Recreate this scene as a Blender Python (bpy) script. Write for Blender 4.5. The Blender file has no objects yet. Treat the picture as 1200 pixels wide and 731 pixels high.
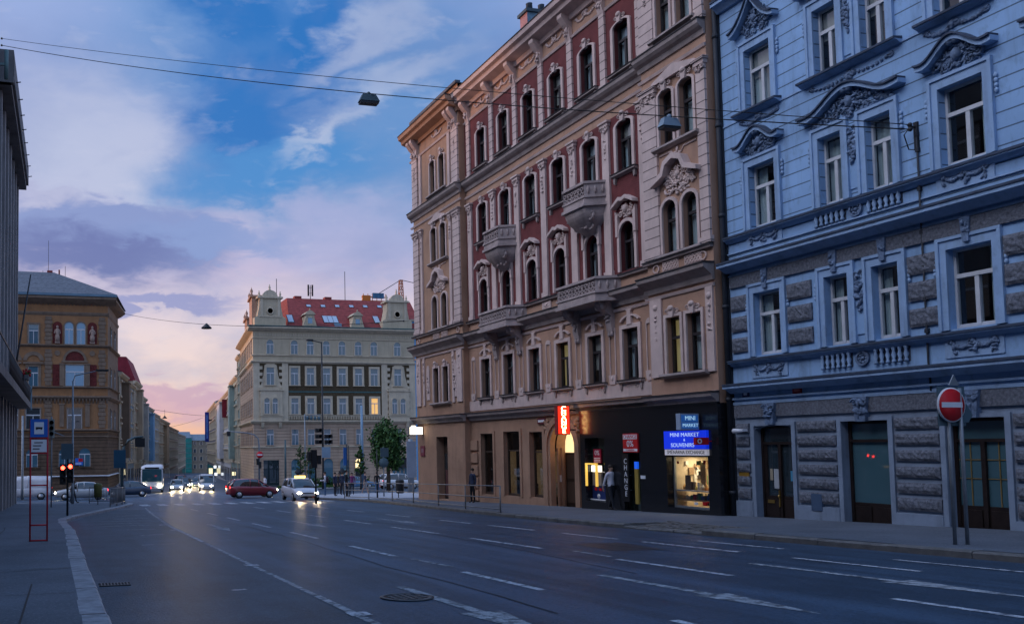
import bpy, bmesh, math, random
from mathutils import Vector, Matrix, Euler
C = bpy.context.scene.collection
SC = bpy.context.scene
rad = math.radians
R0 = [[-0.233063, 0.972419, -0.009088], [0.056267, 0.004155, -0.998407], [0.970832, 0.233204, 0.055684]]          # camera axes (right, down, forward) in (forward, right, up) order
CX, CY, FL, HC = 315.0, 468.05, 1000.0, 1.65

# ------------------------------------------------------------------ camera
cd = bpy.data.cameras.new('camera'); cam = bpy.data.objects.new('camera', cd); C.objects.link(cam)
cd.sensor_width = 36; cd.lens = FL/1200*36
cd.shift_x = (600-CX)/1200; cd.shift_y = (CY-365.5)/1200
cd.clip_start = .1; cd.clip_end = 3000
rt, dn, fw = [Vector((r[1], r[0], r[2])) for r in R0]
cam.matrix_world = Matrix.Translation((0, 0, HC)) @ Matrix((rt, -dn, -fw)).transposed().to_4x4()
SC.camera = cam
SC.render.resolution_x, SC.render.resolution_y = 1024, 623
SC.view_settings.view_transform = 'Standard'; SC.view_settings.look = 'None'
SC.view_settings.exposure = EXPO = 0.0; SC.view_settings.gamma = 1.0
SC.render.engine = 'CYCLES'
cy = SC.cycles
cy.use_denoising = True; cy.max_bounces = 6; cy.diffuse_bounces = 3; cy.glossy_bounces = 3
cy.transparent_max_bounces = 8; cy.caustics_reflective = False; cy.caustics_refractive = False
cy.sample_clamp_indirect = 16.0; cy.use_adaptive_sampling = True; cy.adaptive_threshold = .01
SC.render.use_persistent_data = False

def ray(x, y):
    a, b = (x-CX)/FL, (y-CY)/FL
    return rt*a + dn*b + fw
def at(x, y, Y):                     # photo pixel -> point on the plane at distance Y
    d = ray(x, y); p = d*(Y/d.y); return Vector((p.x, p.y, p.z+HC))
def fx(x, y, D):                     # photo pixel -> (y, z) on a facade plane X = D
    d = ray(x, y); p = d*(D/d.x); return (p.y, p.z+HC)
def gz(y):                           # the street runs downhill, away from the camera
    return -.035*y if y < 105 else -3.675-.022*(y-105)
def gpt(x, y, dz=0):
    d = ray(x, y); t0 = 0
    for i in range(1, 6000):
        t = i*.08; 
        if d.z*t+HC < gz(d.y*t)+dz: return Vector((d.x*t, d.y*t, d.z*t+HC))
    return Vector((d.x*t, d.y*t, d.z*t+HC))

# ------------------------------------------------------------------ sky
W = bpy.data.worlds.new('World'); SC.world = W; W.use_nodes = True
nt = W.node_tree; nt.nodes.clear()
def N(t, **k):
    n = nt.nodes.new(t)
    for a, b in k.items(): setattr(n, a, b)
    return n
def M(op, a, b=None, c=None, clamp=False):
    n = N('ShaderNodeMath', operation=op, use_clamp=clamp)
    for i, v in enumerate((a, b, c)):
        if v is None: continue
        if isinstance(v, (int, float)): n.inputs[i].default_value = v
        else: nt.links.new(v, n.inputs[i])
    return n.outputs[0]
def mixc(f, a, b):
    n = N('ShaderNodeMix', data_type='RGBA')
    for s, v in (('Factor_Float', f), ('A_Color', a), ('B_Color', b)):
        i = next(q for q in n.inputs if q.identifier == s)
        if isinstance(v, tuple): i.default_value = (*v, 1)
        elif isinstance(v, (int, float)): i.default_value = v
        else: nt.links.new(v, i)
    return next(q for q in n.outputs if q.identifier == 'Result_Color')
tc = N('ShaderNodeTexCoord'); sx = N('ShaderNodeSeparateXYZ'); nt.links.new(tc.outputs['Generated'], sx.inputs[0])
dx, dy, dz_ = sx.outputs
AZ = M('MULTIPLY', M('ARCTAN2', dx, dy), 180/math.pi)
EL = M('MULTIPLY', M('ARCSINE', dz_), 180/math.pi)
def noise(scale, det, stretch=(1, 1, 1), dist=0, off=0):
    mp = N('ShaderNodeMapping'); mp.inputs['Scale'].default_value = stretch; mp.inputs['Location'].default_value = (off, off*.7, 0)
    nt.links.new(tc.outputs['Generated'], mp.inputs[0])
    n = N('ShaderNodeTexNoise'); n.inputs['Scale'].default_value = scale; n.inputs['Detail'].default_value = det
    n.inputs['Roughness'].default_value = .55; n.inputs['Distortion'].default_value = dist
    nt.links.new(mp.outputs[0], n.inputs['Vector']); return n.outputs['Fac']
n1 = noise(9, 7, (1, 1, 2.0), .3); n2 = noise(9, 7, (1, 1, 2.0), .3, 5.3); n3 = noise(22, 6, (1, 1, 2.6), .4, 2.1); n4 = noise(5, 5, (1, 1, 1.8), .5, 9)
AZd = M('ADD', AZ, M('MULTIPLY', M('SUBTRACT', n1, .5), 11)); ELd = M('ADD', EL, M('MULTIPLY', M('SUBTRACT', n2, .5), 8))
ELs = M('ADD', EL, M('MULTIPLY', M('SUBTRACT', n2, .5), 3))
def ramp(v, lo, hi, stops):
    mr = N('ShaderNodeMapRange'); mr.inputs[1].default_value = lo; mr.inputs[2].default_value = hi; nt.links.new(v, mr.inputs[0])
    r = N('ShaderNodeValToRGB'); cr = r.color_ramp
    while len(cr.elements) < len(stops): cr.elements.new(.5)
    for e, (p, c) in zip(cr.elements, stops): e.position = (p-lo)/(hi-lo); e.color = (*c, 1)
    nt.links.new(mr.outputs[0], r.inputs[0]); return r.outputs[0]
glow = ramp(ELs, -5, 90, [(-5, (.5, .36, .32)), (0, (1.0, .58, .40)), (2.2, (.93, .58, .55)), (5, (.96, .73, .74)), (8, (.90, .73, .81)), (12, (.62, .53, .78)),
    (17, (.50, .53, .81)), (25, (.32, .42, .78)), (34, (.44, .60, 1.05)), (50, (.42, .74, 1.4)), (90, (.32, .74, 1.55))])
away = ramp(ELs, -5, 90, [(-5, (.05, .07, .12)), (0, (.36, .40, .58)), (10, (.50, .60, .90)), (30, (.50, .72, 1.25)), (90, (.32, .74, 1.55))])
hl = M('SQRT', M('ADD', M('MULTIPLY', dx, dx), M('MULTIPLY', dy, dy)))
facing = M('DIVIDE', M('ADD', dy, M('MULTIPLY', dx, -.45)), M('MAXIMUM', hl, .05))
mrf = N('ShaderNodeMapRange', interpolation_type='SMOOTHSTEP'); mrf.inputs[1].default_value = -.7; mrf.inputs[2].default_value = .75
nt.links.new(facing, mrf.inputs[0]); FACE = mrf.outputs[0]
sky = mixc(FACE, away, glow)
def azel(x, y):
    d = ray(x, y).normalized(); return math.degrees(math.atan2(d.x, d.y)), math.degrees(math.asin(d.z))
def blob(col, x, y, ra, re, k, tilt=0, soft=1.0, src=None):
    global sky
    a0, e0 = azel(x, y); ca, sa = math.cos(rad(tilt)), math.sin(rad(tilt))
    A, E = src or (AZd, ELd)
    a = M('SUBTRACT', A, a0); e = M('SUBTRACT', E, e0)
    p = M('DIVIDE', M('ADD', M('MULTIPLY', a, ca), M('MULTIPLY', e, sa)), ra)
    q = M('DIVIDE', M('SUBTRACT', M('MULTIPLY', e, ca), M('MULTIPLY', a, sa)), re)
    r = M('SQRT', M('ADD', M('MULTIPLY', p, p), M('MULTIPLY', q, q)))
    m = N('ShaderNodeMapRange', interpolation_type='SMOOTHSTEP'); m.inputs[1].default_value = 1+soft*.5; m.inputs[2].default_value = 1-soft*.5
    m.inputs[3].default_value = 0; m.inputs[4].default_value = k; nt.links.new(r, m.inputs[0])
    sky = mixc(m.outputs[0], sky, col)
DEEP, MID = (.0, .17, .60), (.075, .28, .68)
sm = lambda k, nn=n1: M('ADD', AZ, M('MULTIPLY', M('SUBTRACT', nn, .5), k))
soft_ = (sm(8), M('ADD', M('ADD', EL, M('MULTIPLY', M('SUBTRACT', n2, .5), 6)), M('MULTIPLY', M('SUBTRACT', n3, .5), 3)))
wisps = M('MULTIPLY', M('SUBTRACT', n3, .55, clamp=True), 1.0, clamp=True)
tex_ = M('MULTIPLY', M('SUBTRACT', n1, .47, clamp=True), 2.6, clamp=True)
sky = mixc(M('MULTIPLY', tex_, .75), sky, (.30, .38, .72))
# thin cloud texture, then clear blue gaps, then the banks low over the street
blob(MID, 470, 110, 8, 8, .8, 0, 1.5, soft_)
blob(MID, 330, 205, 8.5, 2.3, .85, 5, 1.2, soft_)
blob(MID, 250, 30, 8, 5, .6, 0, 1.4, soft_)
blob((.62, .66, .88), 120, 175, 6, 3.4, .6, -4, 1.6, soft_)
blob(DEEP, 275, 14, 4.4, 2.2, 1.0, 0, 1.1, soft_)
blob(DEEP, 300, 130, 6.0, 3.8, 1.0, 25, 1.0, soft_)
blob(DEEP, 368, 58, 5.4, 2.1, 1.0, 52, 1.0, soft_)
blob((.05, .27, .70), 320, 205, 6.0, 1.6, 1.0, 6, 1.2, soft_)
blob((.66, .71, .90), 372, 165, 2.8, .6, .6, 35, 1.5, soft_)
blob((.62, .68, .90), 430, 40, 4.5, 1.0, .6, 30, 1.6, soft_)
blob((.62, .68, .90), 455, 95, 4.5, .9, .55, 20, 1.6, soft_)
blob((.42, .46, .80), 400, 290, 6, 2.0, .55, 0, 1.5, soft_)
sky = mixc(M('MULTIPLY', wisps, FACE), sky, (.74, .74, .93))
shade = M('MULTIPLY', M('SUBTRACT', n4, .49, clamp=True), 1.8, clamp=True)
sky = mixc(shade, sky, (.20, .28, .60))
bank = (sm(5, n4), M('ADD', M('ADD', EL, M('MULTIPLY', M('SUBTRACT', n3, .5), 4.2)), M('MULTIPLY', M('SUBTRACT', n2, .5), 2)))
blob((.25, .32, .67), 118, 274, 8.6, 2.3, 1.0, -3, .5, bank)
blob((.11, .135, .44), 105, 298, 6.6, 1.4, .9, -2, 1.4, bank)
blob((.25, .35, .72), 245, 280, 5.5, 1.0, .8, -4, 1.0, bank)
blob((.62, .60, .82), 55, 232, 2.6, .5, .5, 4, 1.4, bank)
blob((.29, .31, .66), 195, 354, 4.6, .55, .9, 0, .8, bank)
blob((.58, .36, .60), 200, 463, 7.0, .75, .8, 0, 1.0, bank)
blob((.64, .40, .62), 215, 483, 6.0, .7, .65, 0, 1.2, bank)
# broad bright patch added to the unseen sky on the left, to light the facades
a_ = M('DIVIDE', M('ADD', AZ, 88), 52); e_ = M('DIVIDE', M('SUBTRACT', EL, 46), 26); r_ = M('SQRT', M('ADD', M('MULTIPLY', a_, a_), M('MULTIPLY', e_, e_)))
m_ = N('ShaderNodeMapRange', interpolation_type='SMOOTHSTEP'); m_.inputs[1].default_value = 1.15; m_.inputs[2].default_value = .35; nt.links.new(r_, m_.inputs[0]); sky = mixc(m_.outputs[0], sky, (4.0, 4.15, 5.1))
st = N('ShaderNodeTexSky', sky_type='NISHITA'); st.sun_disc = False; st.sun_elevation = rad(3.0); st.sun_rotation = rad(-50)
bg1 = N('ShaderNodeBackground'); bg1.inputs[1].default_value = .05; nt.links.new(st.outputs[0], bg1.inputs[0])
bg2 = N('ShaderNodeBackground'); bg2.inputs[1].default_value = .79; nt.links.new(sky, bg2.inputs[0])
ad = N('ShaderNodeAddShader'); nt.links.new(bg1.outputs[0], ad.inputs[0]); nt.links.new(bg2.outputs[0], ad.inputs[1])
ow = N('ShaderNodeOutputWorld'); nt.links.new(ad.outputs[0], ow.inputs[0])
W.cycles.sampling_method = 'MANUAL'; W.cycles.sample_map_resolution = 1024
# ------------------------------------------------------------------ the last of the sun, low over the far left
sd = bpy.data.lights.new('sun', 'SUN'); sd.energy = 1.9; sd.angle = rad(3); sd.color = (1, .48, .24)
so = bpy.data.objects.new('sun', sd); C.objects.link(so)
so.rotation_euler = Vector((math.sin(rad(-50)), math.cos(rad(-50)), math.tan(rad(3)))).to_track_quat('Z', 'Y').to_euler()
# ------------------------------------------------------------------ materials
MATS = {}
def mat(name, col, rough=.8, var=.12, scale=1.0, bump=0.0, bscale=30, dirt=0.0, spec=.3, metal=0.0, emit=None, es=0.0, stretch=None, blotch=0.0, coat=0.0, tracks=0.0, worn=None, speck=0.0):
    if name in MATS: return MATS[name]
    m = bpy.data.materials.new(name); m.use_nodes = True; t = m.node_tree; b = t.nodes['Principled BSDF']
    b.inputs['Roughness'].default_value = rough; b.inputs['Metallic'].default_value = metal
    b.inputs['Specular IOR Level'].default_value = spec; b.inputs['Coat Weight'].default_value = coat
    g = t.nodes.new('ShaderNodeNewGeometry'); pos = g.outputs['Position']
    def nz(sc, det, st=None):
        n = t.nodes.new('ShaderNodeTexNoise'); n.inputs['Scale'].default_value = sc; n.inputs['Detail'].default_value = det; n.inputs['Roughness'].default_value = .6
        src = pos
        if st:
            mp = t.nodes.new('ShaderNodeMapping'); mp.inputs['Scale'].default_value = st; t.links.new(pos, mp.inputs[0]); src = mp.outputs[0]
        t.links.new(src, n.inputs['Vector']); return n.outputs['Fac']
    def mx(f, a, c, k, mode='MIX'):
        n = t.nodes.new('ShaderNodeMix'); n.data_type = 'RGBA'; n.blend_type = mode
        ins = {q.identifier: q for q in n.inputs}
        r = t.nodes.new('ShaderNodeMapRange'); r.inputs[1].default_value = k[0]; r.inputs[2].default_value = k[1]; r.inputs[4].default_value = k[2]
        t.links.new(f, r.inputs[0]); t.links.new(r.outputs[0], ins['Factor_Float'])
        for s, v in (('A_Color', a), ('B_Color', c)):
            if isinstance(v, tuple): ins[s].default_value = (*v, 1)
            else: t.links.new(v, ins[s])
        return next(q for q in n.outputs if q.identifier == 'Result_Color')
    c = tuple(col)
    if var: 
        lo = tuple(max(0, v*(1-var*1.6)) for v in col); hi = tuple(min(1, v*(1+var)) for v in col)
        c = mx(nz(scale, 6, stretch), lo, hi, (.3, .7, 1))
    if blotch: c = mx(nz(.35, 4), c, tuple(v*.55 for v in col), (.5, .75, blotch))
    if tracks: c = mx(nz(.9, 5, (1, .035, 1)), c, tuple(v*1.9 for v in col), (.48, .72, tracks)); c = mx(nz(2.5, 4, (1, .05, 1)), c, tuple(v*.5 for v in col), (.52, .75, tracks))
    if speck: c = mx(nz(27, 3), c, tuple(min(1, v*2.4) for v in col), (.56, .72, speck)); c = mx(nz(19, 3), c, tuple(v*.3 for v in col), (.56, .72, speck))
    if worn: c = mx(nz(7, 8), c, worn, (.46, .62, .85)); c = mx(nz(34, 4), c, worn, (.5, .66, .6))
    if dirt: c = mx(nz(1.6, 8, (1.6, 1.6, .2)), c, (.045, .042, .04), (.5, .8, dirt)); c = mx(nz(5.5, 6, (1, 1, .6)), c, (.05, .046, .045), (.55, .8, dirt*.8))
    if isinstance(c, tuple): b.inputs['Base Color'].default_value = (*c, 1)
    else: t.links.new(c, b.inputs['Base Color'])
    if bump:
        bn = t.nodes.new('ShaderNodeBump'); bn.inputs['Strength'].default_value = bump; bn.inputs['Distance'].default_value = .02
        t.links.new(nz(bscale, 5), bn.inputs['Height']); t.links.new(bn.outputs[0], b.inputs['Normal'])
    if emit:
        b.inputs['Emission Color'].default_value = (*emit, 1); b.inputs['Emission Strength'].default_value = es
    m['nodes'] = 1; MATS[name] = m; return m
def courses(name, base, dh, depth=.55, line=.03, off=0.0):      # copy of a material with recessed joints every dh metres (bump + a dark joint)
    if name in MATS: return MATS[name]
    m = base.copy(); m.name = name; t = m.node_tree; b = t.nodes['Principled BSDF']
    g = t.nodes.new('ShaderNodeNewGeometry'); s = t.nodes.new('ShaderNodeSeparateXYZ'); t.links.new(g.outputs['Position'], s.inputs[0])
    def mm(op, a, v):
        n = t.nodes.new('ShaderNodeMath'); n.operation = op; t.links.new(a, n.inputs[0])
        if isinstance(v, (int, float)): n.inputs[1].default_value = v
        else: t.links.new(v, n.inputs[1])
        return n.outputs[0]
    fr = mm('MODULO', mm('ADD', s.outputs[2], off+100*dh), dh)
    gt = mm('GREATER_THAN', fr, line)
    bn = t.nodes.new('ShaderNodeBump'); bn.inputs['Strength'].default_value = 1; bn.inputs['Distance'].default_value = .03
    old = b.inputs['Normal'].links[0].from_socket if b.inputs['Normal'].links else None
    if old: t.links.new(old, bn.inputs['Normal'])
    t.links.new(gt, bn.inputs['Height']); t.links.new(bn.outputs[0], b.inputs['Normal'])
    n = t.nodes.new('ShaderNodeMix'); n.data_type = 'RGBA'; n.blend_type = 'MULTIPLY'
    ins = {q.identifier: q for q in n.inputs}; ins['Factor_Float'].default_value = 1
    r = t.nodes.new('ShaderNodeMapRange'); r.inputs[3].default_value = 1-depth; t.links.new(gt, r.inputs[0]); t.links.new(r.outputs[0], ins['B_Color'])
    if b.inputs['Base Color'].links: t.links.new(b.inputs['Base Color'].links[0].from_socket, ins['A_Color'])
    else: ins['A_Color'].default_value = b.inputs['Base Color'].default_value
    t.links.new(next(q for q in n.outputs if q.identifier == 'Result_Color'), b.inputs['Base Color'])
    MATS[name] = m; return m
def glassmat(name, tint=(.5, .6, .62), dark=False, spec=1.0, bumpy=.006):
    if name in MATS: return MATS[name]
    m = bpy.data.materials.new(name); m.use_nodes = True; t = m.node_tree; t.nodes.remove(t.nodes['Principled BSDF'])
    o = t.nodes['Material Output']; g0 = t.nodes.new('ShaderNodeNewGeometry'); dt = t.nodes.new('ShaderNodeVectorMath'); dt.operation = 'DOT_PRODUCT'; t.links.new(g0.outputs['Normal'], dt.inputs[0]); t.links.new(g0.outputs['Incoming'], dt.inputs[1])
    def mt(op, a, *v):
        n_ = t.nodes.new('ShaderNodeMath'); n_.operation = op; t.links.new(a, n_.inputs[0])
        for i_, q_ in enumerate(v): n_.inputs[i_+1].default_value = q_
        return n_.outputs[0]
    fr = mt('MULTIPLY_ADD', mt('POWER', mt('SUBTRACT', mt('MULTIPLY_ADD', mt('ABSOLUTE', dt.outputs['Value']), -1, 1), 0), 5), .90, .10)
    gl = t.nodes.new('ShaderNodeBsdfGlossy'); gl.inputs['Roughness'].default_value = .02; gl.inputs['Color'].default_value = (spec, spec, spec, 1)
    if dark:
        tr = t.nodes.new('ShaderNodeBsdfDiffuse'); tr.inputs[0].default_value = (*tint, 1)
    else:
        tr = t.nodes.new('ShaderNodeBsdfTransparent'); tr.inputs[0].default_value = (*tint, 1)
    n = t.nodes.new('ShaderNodeTexNoise'); n.inputs['Scale'].default_value = .9; n.inputs['Detail'].default_value = 0; g = t.nodes.new('ShaderNodeNewGeometry'); t.links.new(g.outputs['Position'], n.inputs['Vector'])
    bp = t.nodes.new('ShaderNodeBump'); bp.inputs['Strength'].default_value = .25; bp.inputs['Distance'].default_value = bumpy; t.links.new(n.outputs['Fac'], bp.inputs['Height'])
    t.links.new(bp.outputs[0], gl.inputs['Normal'])
    mx = t.nodes.new('ShaderNodeMixShader'); t.links.new(fr, mx.inputs[0]); t.links.new(tr.outputs[0], mx.inputs[1]); t.links.new(gl.outputs[0], mx.inputs[2])
    t.links.new(mx.outputs[0], o.inputs[0]); MATS[name] = m; return m
def glowmat(name, col, s):
    if name in MATS: return MATS[name]
    m = bpy.data.materials.new(name); m.use_nodes = True; t = m.node_tree; b = t.nodes['Principled BSDF']
    b.inputs['Base Color'].default_value = (*[min(.8, c) for c in col], 1); b.inputs['Emission Color'].default_value = (*col, 1); b.inputs['Emission Strength'].default_value = s
    MATS[name] = m; return m

beige = mat('beige_plaster', (.43, .26, .18), .85, .10, .7, .25, 25, .28)
beige2 = mat('ochre_plaster', (.39, .235, .155), .85, .12, .8, .25, 25, .3)
stucco = mat('pale_stucco', (.60, .465, .42), .8, .10, 1.2, .2, 30, .24)
stucco_c = courses('pale_stucco_courses', stucco, .36, .7, .036)
greyst = mat('grey_stone_trim', (.33, .27, .25), .8, .14, 1.5, .25, 25, .4)
redb = courses('red_brick', mat('red_brick_base', (.165, .042, .042), .85, .16, 2.0, .2, 20, .12), .085, .25, .012)
frame_d = mat('dark_window_frame', (.035, .03, .032), .5, .1)
frame_w = mat('white_window_frame', (.55, .57, .6), .5, .08, 3, 0, 30, .12)
glass = glassmat('window_glass', (.78, .86, .88))
glass_d = glassmat('dark_window_glass', (.022, .034, .042), True)
glass_t = glassmat('teal_window_glass', (.05, .13, .18), True)
glass_b = glassmat('light_blue_window_glass', (.10, .27, .42), True)
curt = mat('net_curtain', (.50, .56, .56), .9, .15, 6, 0, 30, 0, .1, stretch=(1, 1, .05))
curt_y = mat('lit_yellow_curtain', (.5, .42, .2), .9, .15, 6, 0, 30, 0, .1, 0, (1, .72, .28), .16, (1, 1, .05))
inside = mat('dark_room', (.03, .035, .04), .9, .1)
bluep = mat('blue_paint', (.27, .44, .68), .75, .08, .6, .2, 18, .42, blotch=.35)
bluep_c = courses('blue_paint_courses', bluep, .39, .68, .034, .16)
bluetrim = mat('blue_trim', (.28, .42, .62), .7, .1, 1.5, .2, 25, .45)
bluedark = mat('weathered_ledge_and_recess_shade', (.05, .07, .11), .8, .2, 3, .2, 25, .3)
bluest = mat('grey_rusticated_stone', (.15, .165, .20), .9, .35, 14, 1.0, 34, .3)
bluepier = mat('grey_blue_pier', (.23, .29, .38), .8, .12, 1.2, .25, 25, .4)
orn_b = mat('grey_blue_relief', (.15, .22, .34), .8, .3, 9, .4, 40, .5)
drainm = mat('zinc_pipe', (.03, .035, .045), .6, .15)
black = mat('black_granite_cladding', (.012, .013, .016), .18, .15, 4, 0, 30, 0, .5)
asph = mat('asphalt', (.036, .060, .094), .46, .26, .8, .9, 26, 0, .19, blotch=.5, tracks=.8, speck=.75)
pavem = mat('pavement_asphalt', (.105, .12, .145), .75, .16, .6, .3, 70, 0, .3, blotch=.45, speck=.6)
plaza = mat('pale_paving', (.33, .34, .37), .75, .12, 1.5, .2, 30)
kerbm = mat('granite_kerb', (.31, .31, .335), .75, .2, 5, .4, 40, .4)
kerbd = mat('old_granite_kerb', (.15, .145, .14), .75, .2, 3, .3, 60, .3)
paint = mat('road_paint', (.60, .60, .63), .7, .2, 9, .1, 60, 0, worn=(.06, .066, .08))
paint_o = mat('worn_road_paint', (.40, .41, .43), .7, .3, 6, .1, 60, 0, worn=(.03, .036, .046))
steel = mat('galvanised_steel', (.22, .25, .28), .5, .12, 4, 0, 30, .1, .4, .4)
darkst = mat('dark_painted_steel', (.02, .022, .026), .5, .15)
blackrub = mat('black_rubber', (.012, .012, .012), .8, .1)
redp = mat('red_paint', (.42, .015, .03), .5, .1, 5)
signblue = mat('sign_blue', (.015, .13, .52), .5, .06)
signwhite = mat('sign_white', (.72, .74, .78), .5, .06)
signred = mat('sign_red', (.50, .012, .018), .45, .06)
signback = mat('sign_back_grey', (.07, .12, .15), .6, .12)
leafm = mat('green_leaves', (.045, .105, .026), .7, .5, 3, 0, 30, 0, .2)
leafd = mat('dark_green_leaves', (.03, .08, .022), .7, .5, 3, 0, 30, 0, .2)
bark = mat('bark', (.06, .045, .035), .9, .2, 6, .5, 20)
zinc = mat('zinc_roof', (.12, .16, .20), .5, .15, 1, .1, 20, .2, .4)
slate = mat('slate_roof', (.10, .11, .13), .7, .25, 3, .3, 12, .2)
redtile = courses('red_tile_roof', mat('red_tile_base', (.26, .05, .045), .8, .2, 2, .2, 14, .1), .3, .2, .03)

# ------------------------------------------------------------------ mesh helper: x along the facade, y outwards, z up
class MB:
    def __init__(s): s.v = []; s.f = []; s.mi = []; s.sm = []; s.cur = 0; s.S = False
    def add(s, vs, fs):
        o = len(s.v); s.v += [tuple(p) for p in vs]
        for f in fs: s.f.append([o+i for i in f]); s.mi.append(s.cur); s.sm.append(s.S)
        return s
    def box(s, x0, x1, y0, y1, z0, z1):
        return s.add([(x0, y0, z0), (x1, y0, z0), (x1, y1, z0), (x0, y1, z0), (x0, y0, z1), (x1, y0, z1), (x1, y1, z1), (x0, y1, z1)],
              [(0, 3, 2, 1), (4, 5, 6, 7), (0, 1, 5, 4), (1, 2, 6, 5), (2, 3, 7, 6), (3, 0, 4, 7)])
    def poly(s, pts, y0, y1):                                    # outline in the facade plane, thick
        n = len(pts)
        return s.add([(x, y0, z) for x, z in pts]+[(x, y1, z) for x, z in pts],
              [tuple(range(n)), tuple(range(2*n-1, n-1, -1))]+[(i, (i+1) % n, n+(i+1) % n, n+i) for i in range(n)])
    def prof(s, pts, x0, x1):                                    # moulding: (y, z) outline run along x
        n = len(pts)
        return s.add([(x0, y, z) for y, z in pts]+[(x1, y, z) for y, z in pts],
              [tuple(range(n)), tuple(range(2*n-1, n-1, -1))]+[(i, (i+1) % n, n+(i+1) % n, n+i) for i in range(n)])
    def plan(s, pts, z0, z1):
        n = len(pts)
        return s.add([(x, y, z0) for x, y in pts]+[(x, y, z1) for x, y in pts],
              [tuple(range(n)), tuple(range(2*n-1, n-1, -1))]+[(i, (i+1) % n, n+(i+1) % n, n+i) for i in range(n)])
    def tube(s, pts, r, n=6):
        pts = [Vector(p) for p in pts]; rs = r if isinstance(r, (list, tuple)) else [r]*len(pts); vs = []
        for i, p in enumerate(pts):
            d = (pts[min(i+1, len(pts)-1)]-pts[max(i-1, 0)]); d.normalize()
            a = d.cross(Vector((0, 0, 1)) if abs(d.z) < .9 else Vector((1, 0, 0))); a.normalize(); b = d.cross(a)
            for k in range(n):
                t = 2*math.pi*k/n; vs.append(p+(a*math.cos(t)+b*math.sin(t))*rs[i])
        fs = [(i*n+k, i*n+(k+1) % n, (i+1)*n+(k+1) % n, (i+1)*n+k) for i in range(len(pts)-1) for k in range(n)]
        fs += [tuple(range(n))[::-1], tuple((len(pts)-1)*n+k for k in range(n))]
        o = s.S; s.S = True; s.add(vs, fs); s.S = o; return s
    def ball(s, c, r, n=8, m=5, rot=None):
        vs = []; r = r if isinstance(r, (list, tuple)) else (r, r, r)
        for j in range(m+1):
            a = math.pi*j/m
            for i in range(n):
                t = 2*math.pi*i/n; p = Vector((r[0]*math.sin(a)*math.cos(t), r[1]*math.sin(a)*math.sin(t), r[2]*math.cos(a)))
                if rot: p = rot @ p
                vs.append(Vector(c)+p)
        fs = [(j*n+i, j*n+(i+1) % n, (j+1)*n+(i+1) % n, (j+1)*n+i) for j in range(m) for i in range(n)]
        o = s.S; s.S = True; s.add(vs, fs); s.S = o; return s
    def lathe(s, prof, c, n=12, axis='z'):
        vs = []
        for r, h in prof:
            for i in range(n):
                t = 2*math.pi*i/n; a, b = r*math.cos(t), r*math.sin(t)
                vs.append((c[0]+a, c[1]+b, c[2]+h) if axis == 'z' else (c[0]+a, c[1]+h, c[2]+b) if axis == 'y' else (c[0]+h, c[1]+a, c[2]+b))
        k = len(prof)
        fs = [(j*n+i, j*n+(i+1) % n, (j+1)*n+(i+1) % n, (j+1)*n+i) for j in range(k-1) for i in range(n)]+[tuple(range(n)), tuple((k-1)*n+i for i in range(n))]
        o = s.S; s.S = True; s.add(vs, fs); s.S = o; return s
    def ring(s, cx, cz, r0, r1, a0, a1, y0, y1, n=12, ez=1.0):  # arc band in the facade plane
        vs = []
        for i in range(n+1):
            t = rad(a0+(a1-a0)*i/n); c, q = math.cos(t), math.sin(t)*ez
            vs += [(cx+r0*c, y0, cz+r0*q), (cx+r1*c, y0, cz+r1*q), (cx+r1*c, y1, cz+r1*q), (cx+r0*c, y1, cz+r0*q)]
        fs = [(4*i+k, 4*i+(k+1) % 4, 4*i+4+(k+1) % 4, 4*i+4+k) for i in range(n) for k in range(4)]+[(0, 1, 2, 3), (4*n+3, 4*n+2, 4*n+1, 4*n)]
        return s.add(vs, fs)
    def spiral(s, x, z, r, turns=1.4, a0=0, sgn=1, y=.03, w=.3):
        n = int(12*turns); P = []; R = []
        for i in range(n+1):
            f = i/n; t = a0+sgn*2*math.pi*turns*f; q = r*(1-.85*f); P.append((x+q*math.cos(t), y, z+q*math.sin(t))); R.append(r*w*(1-.5*f))
        return s.tube(P, R, 5)
    def wall(s, x0, x1, z0, z1, y, ops=(), dep=.25):             # facade sheet with openings (a, b, c, d, arch rise) and their reveals
        cl = lambda L, lo, hi: sorted({round(min(max(q, lo), hi), 4) for q in L})
        xs = cl([x0, x1]+[o[0] for o in ops]+[o[1] for o in ops], x0, x1); zs = cl([z0, z1]+[o[2] for o in ops]+[o[3] for o in ops], z0, z1)
        for i in range(len(xs)-1):
            for j in range(len(zs)-1):
                mx, mz = (xs[i]+xs[i+1])/2, (zs[j]+zs[j+1])/2
                if any(o[0] < mx < o[1] and o[2] < mz < o[3] for o in ops): continue
                s.add([(xs[i], y, zs[j]), (xs[i+1], y, zs[j]), (xs[i+1], y, zs[j+1]), (xs[i], y, zs[j+1])], [(0, 1, 2, 3)])
        for o in ops:
            a, b, c, d = o[:4]; e = o[4] if len(o) > 4 else 0; yb = y-dep; t = d-e
            q = lambda A, B: s.add([(A[0], y, A[1]), (B[0], y, B[1]), (B[0], yb, B[1]), (A[0], yb, A[1])], [(0, 1, 2, 3)])
            q((a, c), (a, t)); q((b, c), (b, t)); q((a, c), (b, c))
            if e:
                m = (a+b)/2; h = (b-a)/2; P = [(m-h*math.cos(math.pi*k/12), t+e*math.sin(math.pi*k/12)) for k in range(13)]
                for k in range(12): q(P[k], P[k+1])
                s.add([(a, y, d)]+[(p[0], y, p[1]) for p in P[:7]], [tuple(range(8))]); s.add([(b, y, d)]+[(p[0], y, p[1]) for p in P[6:][::-1]], [tuple(range(8))])
            else: q((a, d), (b, d))
        return s
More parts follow.
